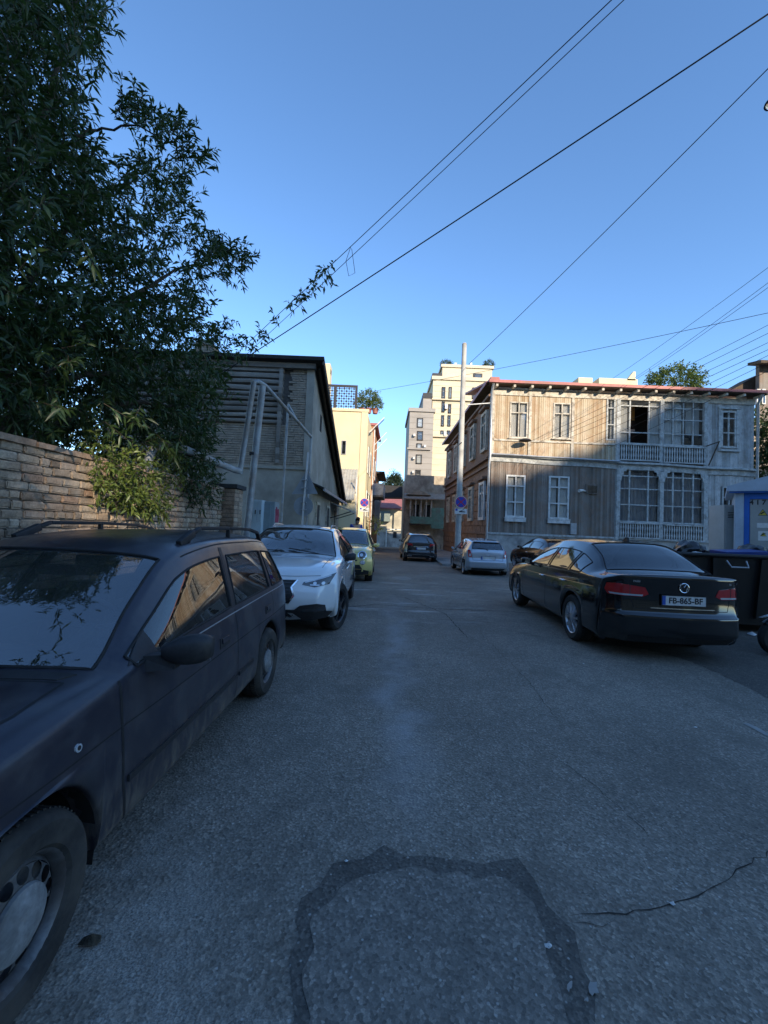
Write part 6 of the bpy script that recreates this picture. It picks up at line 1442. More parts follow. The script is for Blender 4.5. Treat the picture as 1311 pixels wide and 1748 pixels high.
# the big tree over the wall: crown masses found from its outline, spread through a real depth of crown
crown = [(-320, -160), (150, -120), (168, -20), (176, 60), (160, 110), (140, 150), (125, 205), (150, 265), (195, 285), (225, 265), (290, 285), (330, 310), (318, 345), (325, 380), (360, 400), (405, 448), (365, 470), (350, 500), (330, 555), (345, 600), (375, 640), (350, 690), (335, 740), (310, 785), (240, 790), (170, 770), (60, 735), (-60, 700), (-320, 690)]
lobes = [([(180, 165), (250, 190), (300, 225), (345, 270), (330, 310), (270, 270), (200, 225)], 5.6, 60), ([(330, 395), (425, 450), (400, 485), (340, 480)], 7.2, 45), ([(340, 560), (380, 545), (395, 585), (360, 610)], 7.8, 22)]
tc = np.array([-5.6, 5.4, 4.6]); Cn = []; Dn = []
def depth_at(px): return 4.6+(px+50)/450*2.9
while len(Cn) < 4300:
    px, py = random.uniform(-320, 430), random.uniform(-160, 800)
    if not inpoly(px, py, crown): continue
    gap = sin(px*.021+1.3)*sin(py*.017)+.6*sin(px*.053+py*.041)
    if gap > .95 and random.random() < .8: continue
    Y = max(2.0, depth_at(max(px, -50))+random.gauss(0, .75)); p = P(px, py, Y)
    if p[0] > -1.6 or (p[0] > -3.6 and p[2] < 2.5): continue
    Cn.append(p); d = p-tc; d = d/np.linalg.norm(d); Dn.append(d*.8+np.array([random.gauss(0, .6), random.gauss(0, .6), random.gauss(.15, .6)]))
for poly, Y, n_ in lobes:
    xs_ = [a for a, b in poly]; ys_ = [b for a, b in poly]; k = 0
    while k < n_:
        px, py = random.uniform(min(xs_), max(xs_)), random.uniform(min(ys_), max(ys_))
        if not inpoly(px, py, poly): continue
        p = P(px, py, Y+random.gauss(0, .25)); Cn.append(p); d = p-tc; d /= np.linalg.norm(d); Dn.append(d*.8+np.array([random.gauss(0, .4), random.gauss(0, .4), random.gauss(.35, .4)])); k += 1
k = 0
while k < 900:                                                  # dense low growth behind the wall
    px, py = random.uniform(-200, 330), random.uniform(520, 790); Y = depth_at(max(px, -50))+random.uniform(.6, 2.2); p = P(px, py, Y)
    if p[0] > -3.5 or p[2] < 1.6: continue
    Cn.append(p); Dn.append(unit(p-tc)+rng.normal(size=3)*.6); k += 1
# the rest of the crown, away from the street
for k in range(2200):
    a = random.uniform(0, 2*pi); ph = math.acos(random.uniform(-.75, 1)); r = random.uniform(.55, 1)**.5; q = tc+np.array([-1.2, .3, .9])+np.array([2.4*r*sin(ph)*cos(a), 3.2*r*sin(ph)*sin(a), 3.4*r*cos(ph)])
    Cn.append(q); Dn.append(unit(q-tc)+rng.normal(size=3)*.5)
tree = thing('street_tree', 'large dark leafy tree overhanging the brick wall', 'tree', (-5.3, 5.2, 0)); tl = (5.3, -5.2, 0)
(V, F), (ta, tb) = sprigs(np.array(Cn), np.array(Dn), 13, .34, .135); link('crown', np_mesh('crown', V, F, M['leaf']), tree, tl)
V, F = twig_mesh(ta, tb, .004); link('twigs', np_mesh('twigs', V, F, M['bark']), tree, tl)['kind'] = 'stuff'
def limb(pts, r0, r1, name='limb'):
    n = 12; pts = [Vector(p) for p in pts]; out = []
    for i in range(len(pts)-1):
        for k in range(4): out.append(pts[i].lerp(pts[i+1], k/4)+Vector((random.gauss(0, .02), random.gauss(0, .02), random.gauss(0, .02))))
    out.append(pts[-1]); rr = [r0+(r1-r0)*i/(len(out)-1) for i in range(len(out))]
    return MB().tube(out, rr, 8).build(name, M['bark'], tree, smooth=True, loc=tl)
limb([(-5.3, 5.2, -.1), (-5.25, 5.2, 1.2), (-5.15, 5.3, 2.4)], .22, .15, 'trunk')
for tgt in (P(30, 200, 4.8), P(160, 330, 5.6), P(300, 460, 6.6), P(250, 620, 6.4), P(60, 520, 4.9), P(-150, 250, 4.6), P(120, 60, 5.4), P(320, 690, 7.0), (-7.5, 6.5, 5.5), (-6.5, 8.0, 5.0)):
    tgt = np.array(tgt); s0 = np.array([-5.15, 5.3, random.uniform(1.9, 2.5)]); md = s0*.45+tgt*.55+np.array([-.2, 0, .35]); limb([s0, md, tgt], .085, .018)
limb([P(130, 232, 5.5), P(175, 222, 5.6), P(240, 215, 5.6), P(300, 245, 5.6)], .02, .006)
# creeper spilling over the wall
def bush(name, label, cat, C, D, mt, n_leaf=10, slen=.22, llen=.08, wr=.34, base=None, group=None, twig=True):
    b = base if base is not None else np.mean(C, axis=0)*np.array([1, 1, 0]); o = thing(name, label, cat, b, 0, group); (V, F), (ta, tb) = sprigs(np.array(C), np.array(D), n_leaf, slen, llen, .8, wr)
    link('foliage', np_mesh('foliage', V, F, mt), o, tuple(-np.array(b)))
    if twig: V, F = twig_mesh(ta, tb, .003); link('stems', np_mesh('stems', V, F, M['bark']), o, tuple(-np.array(b)))
    return o
def cloud(n, c, r, up=.3):
    C = []; D = []
    while len(C) < n:
        q = rng.normal(size=3); q /= np.linalg.norm(q); q *= random.uniform(.35, 1)**.6; C.append(np.array(c)+q*np.array(r)); D.append(q+np.array([0, 0, up])+rng.normal(size=3)*.35)
    return C, D
C = []; D = []
for (px, py, r, n_) in ((215, 800, .26, 60), (195, 830, .20, 40), (235, 840, .22, 55), (265, 850, .18, 40), (290, 800, .2, 40), (180, 795, .2, 30)):
    Yw = 725*3.12/(655-px); a, b = cloud(n_, P(px, py, Yw), (r*.55, r, r), -.1); C += a; D += b
bush('wall_creeper', 'green creeper, leaves coloured as if sunlit, spilling over the top of the brick wall', 'creeper', C, D, M['leaf_light'], 9, .2, .085, .34, (WX, 5.2, 2.15))  # leaf colour lightened for the sun fleck on this creeper
C = []; D = []
for (px, py, r, n_) in ((330, 800, .3, 60), (345, 830, .28, 60), (318, 775, .3, 50), (350, 770, .3, 50), (325, 735, .35, 50), (345, 700, .35, 50)):
    Yw = 725*3.1/(655-px); a, b = cloud(n_, P(px, py, Yw), (r*.6, r, r), 0); C += a; D += b
bush('wall_shrub', 'dark green shrub hanging over the end of the brick wall below the gas pipe', 'shrub', C, D, M['leaf'], 10, .24, .09, .3, (WX, 7.2, 2.15))
# far plants
def tree_far(name, label, c, r, base, mt, n, slen, llen, group=None, wr=.5):
    C, D = cloud(n, c, r); o = bush(name, label, 'tree', C, D, mt, 10, slen, llen, wr, base, group, False)
    b = np.array(base); MB().tube([(0, 0, 0), tuple((np.array(c)-b)*.55), tuple((np.array(c)-b)*1.02)], [.18, .13, .04], 8).build('trunk', M['bark'], o, smooth=True); return o
p = P(1152, 652, 46); tree_far('garden_tree', 'green treetop showing behind the timber house roof', p, (2.6, 2.0, 1.3), (p[0], 46, 0), M['leaf_light'], 420, .8, .30)
C = []; D = []
for k in range(9):
    pp = P(674, 812+k*3.2, 72); a, b = cloud(90, pp, (.35+.36*k, .3+.3*k, .28), -.25); C += a; D += b
o = bush('conifer', 'dark layered conifer behind the canopy at the street end', 'tree', C, D, M['leaf_pine'], 10, .9, .3, .3, (P(674, 830, 72)[0], 72, -1), None, False); MB().tube([(0, 0, 0), (0, 0, P(674, 812, 72)[2]+1)], [.3, .05], 8).build('trunk', M['bark'], o)
for (px, py, r, lab) in ((630, 680, .62, 'round clipped shrub in a pot on the cream house terrace'), (618, 688, .42, 'small shrub in a pot beside the terrace screen'), (641, 690, .40, 'small shrub in a pot at the terrace corner')):
    pt = P(px, py, yC+1.0); a, b = cloud(240 if r > .5 else 130, pt, (r, r, r*.8)); o = bush('potted_shrub', lab, 'plant', a, b, M['leaf_light'], 8, .25, .12, .4, (pt[0], yC+1.0, ct+.16), 'plants on the cream house terrace', False)
    MB().lathe([(.16, 0), (.22, .35), (.19, .35), (.14, .05), (0, .05)], 14).build('pot', M['redroof'], o, smooth=True); MB().tube([(0, 0, .1), (0, 0, max(.4, pt[2]-ct-.1))], .03, 6).build('stem', M['bark'], o)
for (px, lab) in ((762, 'rooftop shrub at the left end of the tower terrace'), (834, 'rooftop shrub at the right end of the tower terrace')):
    pt = P(px, 622, 87); a, b = cloud(160, pt, (1.0, .8, .7)); bush('roof_shrub', lab, 'plant', a, b, M['leaf_far'], 8, .5, .25, .4, (pt[0], 87, pt[2]-.7), 'shrubs on the tower roof', False)
C = []; D = []
for k in range(16):
    pp = P(random.uniform(1296, 1345), random.uniform(700, 815), 26.5); a, b = cloud(45, pp, (1.1, .8, .9)); C += a; D += b
bush('ivy_bank', 'dense dark ivy bank at the right end of the timber house', 'ivy', C, D, M['leaf'], 10, .45, .2, .5, (P(1310, 800, 26.5)[0], 26.5, .2), None, False)
pt = P(640, 897, 30); a, b = cloud(80, pt, (.5, .5, .6)); bush('street_bush', 'green bush beside the no stopping sign near the grey bay', 'bush', a, b, M['leaf'], 10, .3, .1, .4, (pt[0], 30, g(0, 30)+.1))

# ================================================================== CABLES
M['cable'] = rough_mat('black_cable', (.012, .012, .014), .7)
CABG = 'overhead cables across the street'
def cable(a, b, r, sag, lab, n=40, ext=0.0):
    a = np.array(a); b = np.array(b); a = a+(a-b)*ext; pts = []
    for k in range(n+1):
        t = k/n; p = a+(b-a)*t; pts.append(p-np.array([0, 0, 4*sag*t*(1-t)]))
    o = MB().tube(pts, r, 6).build('overhead_cable', M['cable'], smooth=True); return tag(o, lab, 'cable', CABG)
cable(P(1035, -2, 6.2), P(352, 652, 13.6), .008, .10, 'upper thin cable of the pair running to the plank house with creeper on it', ext=1.2)
cable(P(1054, -2, 6.3), P(372, 650, 13.6), .007, .12, 'lower thin cable of the pair running to the plank house', ext=1.2)
cable(P(1311, 13, 7.0), P(362, 648, 13.7), .014, .12, 'thick black cable running from the street lamp side to the plank house', ext=.8)
cable(P(1311, 104, 8.5), P(800, 622, 21.4), .011, .18, 'black cable running down to the top of the tall pole', ext=.6)
cable(P(1311, 524, 14), P(612, 672, 27.4), .009, .25, 'long thin cable sagging across the street to the cream house', ext=.4)
for (pa, pb, lab) in (((1311, 450), (1046, 646), 'highest fine cable meeting the timber house roof'), ((1311, 476), (1082, 646), 'second fine cable meeting the timber house roof'), ((1311, 484), (1086, 647), 'third fine cable meeting the timber house roof'),
                      ((1311, 548), (908, 752), 'fine cable crossing the timber house front to its dish'), ((1311, 562), (915, 757), 'fine cable crossing the timber front just below the dish cable'), ((1311, 578), (940, 752), 'dark cable crossing the timber front towards the second upper window'),
                      ((1311, 590), (950, 756), 'fine cable ending under the second upper window'), ((1311, 600), (985, 756), 'fine cable ending right of the second upper window'), ((1311, 612), (1000, 762), 'fine cable ending on the rail between window and balcony'), ((1311, 626), (1040, 764), 'lowest fine cable ending at the balcony edge')):
    cable(P(*pa, 13.5), P(*pb, 22.4), .0075, .15, lab, ext=.5)
ba = MB().tube([P(838, 688, 22.9), P(797, 691, 21.5)], .03, 8).build('bracket_arm', M['frame_white'], smooth=True); tag(ba, 'pale bracket arm joining the tall pole and the timber house', 'bracket')
# creeper on the cable
C = []; D = []; ca, cb = P(1035, -2, 6.2), P(352, 652, 13.6); ca = ca+(ca-cb)*1.2
def oncab(px):
    best = min((abs(((lambda q: (PW/2+FPX*np.dot(q-CAM, _r)/np.dot(q-CAM, _f)))(ca+(cb-ca)*t-np.array([0, 0, .4*t*(1-t)])))-px), t) for t in np.linspace(.3, 1, 300)); t = best[1]; return ca+(cb-ca)*t-np.array([0, 0, .4*t*(1-t)])
for k in range(46):
    px = random.choice((430, 452, 470, 492, 505, 515, 530, 552, 556, 440, 418, 402))+random.gauss(0, 7); q = oncab(px); C.append(q+rng.normal(size=3)*np.array([.05, .05, .05])-np.array([0, 0, .05])); D.append(rng.normal(size=3)+np.array([0, 0, -.5]))
bush('cable_creeper', 'leafy creeper strand climbing along the cable from the plank house', 'creeper', C, D, M['leaf'], 7, .30, .17, .36, tuple(oncab(400)))
q = oncab(600); tag(MB().tube([q, q+np.array([-.10, 0, -.35]), q+np.array([-.02, 0, -.7]), q+np.array([.12, 0, -.62]), q+np.array([.02, 0, -.05])], .006, 5).build('loose_wire', M['cable']), 'loose loop of wire dangling from the creeper cable', 'wire')

# ================================================================== STREET FURNITURE
M['polegrey'] = rough_mat('pale_pole_paint', (.46, .45, .42), .7, .2, 3, .2, .005, dirt=(.30, .27, .23)); M['signblue'] = plain('sign_blue', (.03, .07, .42), .35); M['signred'] = plain('sign_red', (.50, .03, .035), .35); M['signwhite'] = plain('sign_white', (.70, .70, .68), .4); M['signback'] = rough_mat('sign_back_zinc', (.30, .32, .34), .5, .15, 5, .05, .003, metal=.4)
px0 = P(787, 760, 21.5); pole = thing('utility_pole', 'tall pale street pole standing before the timber house corner', 'pole', (px0[0], 21.5, g(px0[0], 21.5)))
ptop = P(793, 588, 21.5)[2]-g(px0[0], 21.5); MB().tube([(0, 0, 0), (0, 0, 1.2), (0, 0, ptop*.5), (0, 0, ptop)], [.17, .15, .14, .12], 14).build('shaft', M['polegrey'], pole, smooth=True)
MB().lathe([(.24, 0), (.24, .12), (.16, .16)], 14).build('base_collar', M['polegrey'], pole); MB().tube([(0, -.16, ptop*.55), (-.35, -.2, ptop*.52)], .03, 6).build('bracket', M['metal_dark'], pole); MB().lathe([(.13, 0), (.10, .06), (0, .08)], 12, c=(0, 0, ptop)).build('cap', M['polegrey'], pole, smooth=True)
def disc(r, y, mt, name, par, n=28, th=.012, r0=0.0):
    m = MB(); prof = [(r0, 0), (r, 0), (r, th), (r0, th)] if r0 else [(0, 0), (r, 0), (r, th), (0, th)]; m.lathe(prof, n, c=(0, y, 0), axis='y'); return m.build(name, mt, par)
def no_stop(name, label, loc, r, par_post=None, post=None, plate=True, fwd=.12):
    t_ = thing(name, label, 'road sign', loc, 0, 'round no stopping signs')
    d = disc(r, -.012, M['signred'], 'sign_disc', t_); disc(r*1.02, 0.001, M['signback'], 'sign_back', t_); disc(r*.84, -.018, M['signblue'], 'blue_face', d, th=.006); disc(r*1.0, -.0165, M['signwhite'], 'rim', d, r0=r*.93, th=.006)
    for a in (pi/4, -pi/4):
        m = MB(); c_, s_ = cos(a), sin(a); L, w_ = r*.86, r*.075; yy = -.024 if a > 0 else -.0225
        m.prism([(-L*c_-w_*s_, -L*s_+w_*c_), (-L*c_+w_*s_, -L*s_-w_*c_), (L*c_+w_*s_, L*s_-w_*c_), (L*c_-w_*s_, L*s_+w_*c_)], .006, 'y', yy); m.build('red_bar', M['signred'], d)
    if plate:
        pm = MB().box(-r*1.0, r*1.05, -.012, 0, -r*2.0, -r*1.12).build('plate', M['signwhite'], t_)
        MB().lathe([(0, 0), (r*.2, 0), (r*.2, .004), (0, .004)], 14, c=(-r*.72, -.017, -r*1.32), axis='y').build('plate_dot', M['signblue'], pm)
        MB().prism([(-r*.3, -r*1.72), (r*.75, -r*1.72), (r*.75, -r*1.60), (r*.35, -r*1.52), (r*.1, -r*1.52), (r*.55, -r*1.25), (r*.48, -r*1.20), (-r*.15, -r*1.52), (-r*.3, -r*1.56)], .004, 'y', -.017).build('tow_symbol', M['ink'], pm)
    if post: MB().tube([(0, .03, post[0]), (0, .03, post[1])], .03, 8).build('post', M['zinc'], t_, smooth=True)
    return t_
p = P(787, 857, 21.28); no_stop('no_stopping_sign', 'round blue no stopping sign fixed to the tall pale pole', p, .30, fwd=.0)
p = P(622, 858, 26.0); no_stop('no_stopping_sign', 'round no stopping sign on its own post before the yellow annex', p, .28, post=(g(p[0], 26)-p[2], .25))
# signs seen from behind
p = P(519, 830, 13.0); sp_ = thing('sign_post', 'grey post carrying a triangle and a disc sign seen from behind', 'road sign', (p[0], 13.0, g(p[0], 13)))
z1 = P(524, 772, 13)[2]-g(p[0], 13); MB().tube([(-.06, 0, 0), (.08, 0, z1)], .032, 8).build('post', M['zinc'], sp_, smooth=True)
zt_ = P(520, 822, 13)[2]-g(0, 13); MB().prism([(-.38, zt_-.40), (.42, zt_-.36), (.06, zt_+.36)], .012, 'y', .04).build('triangle_sign', M['signback'], sp_); 
zd = P(519, 864, 13)[2]-g(0, 13); MB().lathe([(0, 0), (.30, 0), (.30, .012), (0, .012)], 28, c=(0.0, .04, zd), axis='y').build('round_sign', M['signback'], sp_)
for z_ in (zt_-.2, zt_+.05, zd-.1, zd+.12): MB().box(-.07, .10, -.045, .04, z_-.015, z_+.015).build('clamp', M['zinc'], sp_)
# gas pipes
M['gaspipe'] = rough_mat('grey_gas_pipe', (.36, .37, .37), .6, .25, 4, .2, .004, dirt=(.24, .18, .13), metal=.2)
gp = thing('gas_pipe', 'grey gas pipe stepping over the entrance from brick wall to plank house', 'pipe', (-3.0, 9, 0)); gl_ = (3.0, -9, 0)
def gpipe(pts, r, nm): return MB().tube(pts, r, 10).build(nm, M['gaspipe'], gp, smooth=True, loc=gl_)
gpipe([(-3.42, 6.0, 2.05), (-3.36, 6.05, 2.5), (-3.25, 6.2, 2.6), (-3.12, 6.6, 2.60), (-3.1, 8.7, 2.57), (-3.07, 8.9, 2.58)], .065, 'low_pipe'); gpipe([(-3.07, 8.9, 2.52), (-2.99, 8.95, 3.4), (-2.90, 9.0, 4.50)], .058, 'riser'); gpipe([(-2.90, 9.0, 4.50), (-2.82, 9.05, 4.55), (-2.74, 9.3, 4.55), (-2.60, 11.2, 4.45), (-2.44, 13.6, 4.33)], .045, 'high_pipe')
gpipe([(-3.03, 9.2, 0), (-2.90, 9.2, 2.2), (-2.77, 9.2, 4.5)], .075, 'support_post'); gpipe([(-2.44, 13.6, 4.36), (-2.46, 13.6, 2.2), (-2.5, 13.6, -.1)], .04, 'drop_pipe'); gpipe([tuple(P(492, 690, 12.2)), tuple(P(486, 790, 12.2)), tuple(P(480, 892, 12.2))], .035, 'drop_pipe')
gpipe([tuple(P(492, 690, 12.2)), (-2.56, 12.2, 4.4)], .03, 'strap')
for (x, y, z) in ((-2.88, 9.1, 3.0), (-2.82, 9.15, 4.0)): MB().lathe([(.085, -.03), (.085, .03)], 12, c=(x-.02, y+.1, z)).build('pipe_clamp', M['metal_dark'], gp, loc=gl_)
# switch cabinets
M['cabblue'] = rough_mat('pale_blue_cabinet', (.42, .50, .53), .5, .15, 3, .1, .004, dirt=(.30, .31, .30)); M['cabgrey'] = rough_mat('grey_cabinet', (.22, .27, .28), .5, .2, 3, .1, .004, dirt=(.17, .17, .16)); M['graf'] = plain('graffiti_red', (.42, .06, .10), .6)
cz = P(436, 850, 10.0); xa, xb_ = P(423, 870, 10)[0], P(447, 870, 10)[0]; cb = thing('switch_cabinet', 'pale blue electric cabinet with three small doors behind the gas pipe post', 'cabinet', ((xa+xb_)/2, 10, g(-3, 10)))
b0 = rbox('case', (xa-xb_)/2, (xb_-xa)/2, 0, .35, .5, cz[2], M['cabblue'], cb, .012); MB().box((xa-xb_)/2+.05, (xb_-xa)/2-.05, .05, .3, 0, .5).build('plinth', M['concrete'], cb)
for k in range(3):
    w_ = (xb_-xa)/3; x = (xa-xb_)/2+k*w_; d_ = MB().box(x+.012, x+w_-.012, -.014, 0, cz[2]-.52, cz[2]-.05).build('door', M['cabblue'], cb); MB().box(x+w_*.6, x+w_*.78, -.026, -.014, cz[2]-.34, cz[2]-.24).build('lock', M['metal_dark'], d_)
xa, xb_ = P(448, 870, 10.2)[0], P(469, 870, 10.2)[0]; cz = P(458, 853, 10.2); cb = thing('switch_cabinet', 'grey electric cabinet with red scrawls on its side', 'cabinet', ((xa+xb_)/2, 10.2, g(-3, 10)))
rbox('case', (xa-xb_)/2, (xb_-xa)/2-.0, 0, .45, .3, cz[2], M['cabgrey'], cb, .012); MB().box((xa-xb_)/2+.04, (xb_-xa)/2-.04, .05, .4, 0, .3).build('plinth', M['concrete'], cb); hx = (xb_-xa)/2
for k in range(6): MB().tube([(hx+.004, .05+.06*k, cz[2]-.1-.08*random.random()), (hx+.004, .09+.06*k, cz[2]-.3-.1*random.random()), (hx+.004, .06+.06*k, cz[2]-.5)], .010, 5).build('scrawl', M['graf'], cb)
MB().box((xa-xb_)/2+.03, hx-.10, -.014, 0, .4, cz[2]-.06).build('door', M['cabgrey'], cb)
# transformer kiosk
M['kblue'] = rough_mat('kiosk_blue', (.03, .14, .50), .45, .15, 4, .05, .003); M['kpale'] = rough_mat('kiosk_pale_blue', (.45, .52, .60), .5, .15, 4, .05, .003); M['kgrey'] = rough_mat('kiosk_grey_steel', (.38, .38, .36), .5, .12, 3, .05, .003, dirt=(.30, .30, .28)); M['warn'] = plain('warning_yellow', (.62, .50, .06), .4)
YK = 10.0; kx = P(1257, 890, YK)[0]; zk = P(1262, 838, YK)[2]; ki = thing('transformer_kiosk', 'grey and blue steel transformer kiosk with warning signs behind the black skip', 'kiosk', (kx, YK, 0), -radians(38)); gk = g(kx, YK)
rbox('case', 0, 3.6, .02, 2.6, gk-.02, zk, M['kgrey'], ki, .01); MB().box(-.02, .13, -.03, .02, gk, zk).build('corner_post', M['kpale'], ki); MB().box(-.03, 0, .02, 2.6, gk, zk).build('side_panel', M['kpale'], ki)
MB().box(.135, .235, -.02, .018, gk+.1, zk-.05).build('door_frame', M['kblue'], ki); MB().box(.235, 3.4, -.021, .018, zk-.20, zk-.05).build('door_frame', M['kblue'], ki); MB().box(.245, 1.8, -.012, .017, gk+.15, zk-.22).build('door', M['kgrey'], ki)
MB().prism([(-.18, zk-.02), (3.8, zk-.02), (3.8, zk+.12), (1.9, zk+.72), (-.18, zk+.10)], 2.9, 'y', -.15).build('roof', M['kpale'], ki); MB().prism([(-.14, zk-.06), (3.7, zk-.06), (3.7, zk-.02), (-.14, zk-.02)], .05, 'y', -.12).build('roof_lip', M['kblue'], ki)
def KP(px, py):                               # photo pixel -> place on the kiosk front
    n_ = np.array([-sin(radians(38)), -cos(radians(38)), 0]); d = ray(px, py); t_ = np.dot(np.array([kx, YK, 0])-CAM, n_)/np.dot(d, n_); q = CAM+d*t_
    return (q[0]-kx)*cos(radians(38))-(q[1]-YK)*sin(radians(38)), q[2]
def klet(txt, px, py, size, mt, nm='lettering'):
    x, z = KP(px, py); me = text_mesh(txt, size, nm, .004); me.materials.append(mt); link(nm, me, ki, (x, -.0145, z), (pi/2, 0, 0))
for k, ch_ in enumerate('4171'): klet(ch_, 1283+k*10.5, 858, .15, M['ink'], 'number')
def warn(px, py, s_):
    x, z = KP(px, py); w0 = MB().prism([(x-s_, z-s_*.8), (x+s_, z-s_*.8), (x, z+s_*.95)], .003, 'y', -.016).build('warning_sign', M['ink'], ki); MB().prism([(x-s_*.8, z-s_*.68), (x+s_*.8, z-s_*.68), (x, z+s_*.72)], .003, 'y', -.020).build('warning_face', M['warn'], w0); MB().prism([(x+.02, z+s_*.35), (x-.05, z-.03), (x, z-.03), (x-.03, z-s_*.5), (x+.05, z+.02), (x, z+.02)], .002, 'y', -.023).build('bolt', M['ink'], w0)
warn(1302, 875, .085); q = KP(1303, 914); MB().box(q[0]-.09, q[0]+.12, -.016, -.013, q[1]-.12, q[1]+.1).build('notice', M['signwhite'], ki); warn(1303, 912, .06)
q = KP(1302, 897); MB().box(q[0]-.10, q[0]+.16, -.016, -.013, q[1]-.055, q[1]+.055).build('notice', M['signwhite'], ki); klet('რევ', 1306, 897, .10, M['kgrey'])
kc = thing('steel_cabinet', 'plain grey steel cabinet standing left of the transformer kiosk', 'cabinet', (P(1247, 900, 10.6)[0], 10.6, g(8, 10.6))); zz = P(1247, 862, 10.6)[2]-g(8, 10.6); rbox('case', -.16, .20, 0, .5, 0.05, zz, M['kgrey'], kc, .01); MB().box(-.13, .17, -.012, 0, .2, zz-.06).build('door', M['kgrey'], kc)
for k in range(4): MB().box(-.08, .12, -.02, -.012, zz-.2-k*.04, zz-.185-k*.04).build('louvre', M['metal_dark'], kc)
# black skip full of rubbish
M['skip'] = rough_mat('black_skip_steel', (.012, .012, .013), .55, .4, 3, .2, .006, dirt=(.03, .027, .025), metal=.2, spec=.4)
sk = thing('rubbish_skip', 'large black steel rubbish skip beside the black saloon', 'skip', (6.35, 7.75, 0)); zt_ = 1.30
def skipshell():
    m = MB(); o = [(-1.5, -.75), (1.5, -.75), (1.5, .75), (-1.5, .75)]; b = [(-1.25, -.6), (1.25, -.6), (1.25, .6), (-1.25, .6)]; i = [(a*.97, c*.95) for a, c in o]; ib = [(a*.97, c*.95) for a, c in b]
    vs = [(x, y, .14) for x, y in b]+[(x, y, zt_) for x, y in o]+[(x, y, zt_) for x, y in i]+[(x, y, .18) for x, y in ib]; fs = []
    for k in range(4):
        j = (k+1) % 4; fs += [(k, j, 4+j, 4+k), (4+k, 4+j, 8+j, 8+k), (8+k, 8+j, 12+j, 12+k)]
    return m.add(vs, fs+[(3, 2, 1, 0), (12, 13, 14, 15)])
skipshell().build('tub', M['skip'], sk); MB().tube([(-1.52, -.77, zt_-.02), (1.52, -.77, zt_-.02), (1.52, .77, zt_-.02), (-1.52, .77, zt_-.02)], .035, 8, closed=True).build('rim', M['skip'], sk)
for x in (-.9, -.1, .8): MB().beam((x*.9, -.64, .25), (x, -.76, zt_-.06), .07, .05, (0, 1, 0)).build('rib', M['skip'], sk)
MB().tube([(-.72, -.79, zt_-.10), (-.70, -.86, zt_-.20), (-.42, -.86, zt_-.20), (-.40, -.79, zt_-.10)], .014, 8).build('handle', M['zinc'], sk, smooth=True)
for (x, y) in ((-1.1, -.5), (1.1, -.5), (-1.1, .5), (1.1, .5)): MB().lathe([(.0, -.03), (.08, -.03), (.08, .03), (0, .03)], 14, c=(x, y, .08), axis='x').build('castor', M['rubber'], sk)
M['bag'] = plain('black_bin_bag', (.015, .015, .017), .25); M['bagblue'] = rough_mat('blue_plastic', (.02, .05, .22), .4, .3, 6, .2, .01)
def bagobj(loc, r, mt, lab, sq=.7):
    bm = bmesh.new(); bmesh.ops.create_icosphere(bm, subdivisions=3, radius=1)
    for v_ in bm.verts:
        k = 1+.13*sin(v_.co.x*5+r*9)+.10*sin(v_.co.y*7+v_.co.z*6)+random.uniform(-.05, .05); v_.co = Vector((v_.co.x*r*k, v_.co.y*r*k, v_.co.z*r*sq*k))
    me = bpy.data.meshes.new('rubbish_bag'); bm.to_mesh(me); bm.free(); me.materials.append(mt); smooth_me(me, 35); o = link('rubbish_bag', me, None, loc); tag(o, lab, 'bag', 'rubbish in the black skip')
MB().box(-1.40, 1.40, -.68, .68, zt_-.22, zt_-.16).build('rubbish_level', M['under'], sk)
bagobj((5.55, 7.7, 1.30), .26, M['bag'], 'black bin bag bulging from the left end of the skip'); bagobj((6.9, 7.9, 1.26), .28, M['bag'], 'black bin bag behind the blue crate in the skip'); bagobj((7.4, 7.4, 1.24), .25, M['bag'], 'black bin bag at the right end of the skip'); bagobj((5.35, 7.25, 1.24), .14, M['paper'], 'pale crumpled bag on the near edge of the skip', .5)
cr = MB(); cr.hexa([(-.34, -.2, 0), (.34, -.2, 0), (.34, .2, 0), (-.34, .2, 0), (-.36, -.22, .12), (.36, -.22, .18), (.36, .22, .18), (-.36, .22, .12)]); co = cr.build('blue_crate', M['bagblue'], loc=(6.35, 7.6, 1.21)); co.rotation_euler = (.05, .03, -.05); bevel_me(co.data, .015); tag(co, 'blue plastic crate lying on top of the rubbish skip', 'crate')
# scooter at the right edge
sc_ = thing('motor_scooter', 'black motor scooter with chrome headlight beside the skip', 'scooter', (6.0, 5.72, 0)); sc_.rotation_euler = (0, 0, pi/2-.1)
# local +y is its front; with the turn it faces the saloon
for yy in (.62, -.62):
    m = MB(); R_ = .24; m.lathe([(.15, -.045), (.21, -.055), (.24, -.03), (.245, 0), (.24, .03), (.21, .055), (.15, .045)], 28, c=(0, yy, R_), axis='x'); wo = m.build('wheel', M['tyre'], sc_, smooth=True); MB().lathe([(.155, -.04), (.03, -.03), (.03, .03), (.155, .04)], 20, c=(0, yy, R_), axis='x').build('rim', M['alloy'], wo)
MB().prism([(.34, .22), (.42, .30), (.40, .62), (.50, .86), (.44, .92), (.30, .66), (.28, .34), (-.18, .30), (-.30, .60), (-.80, .70), (-.86, .62), (-.72, .40), (-.40, .28), (-.2, .22)], .30, 'x', -.15).build('body', M['bag'], sc_); bevel_me(sc_.children[-1].data, .04, 2)
MB().prism([(-.84, .71), (-.30, .64), (-.14, .72), (-.3, .77), (-.8, .80)], .26, 'x', -.13).build('seat', M['rubber'], sc_); MB().tube([(0, .62, .26), (0, .52, .60), (0, .42, .95)], .035, 8).build('fork', M['bag'], sc_)
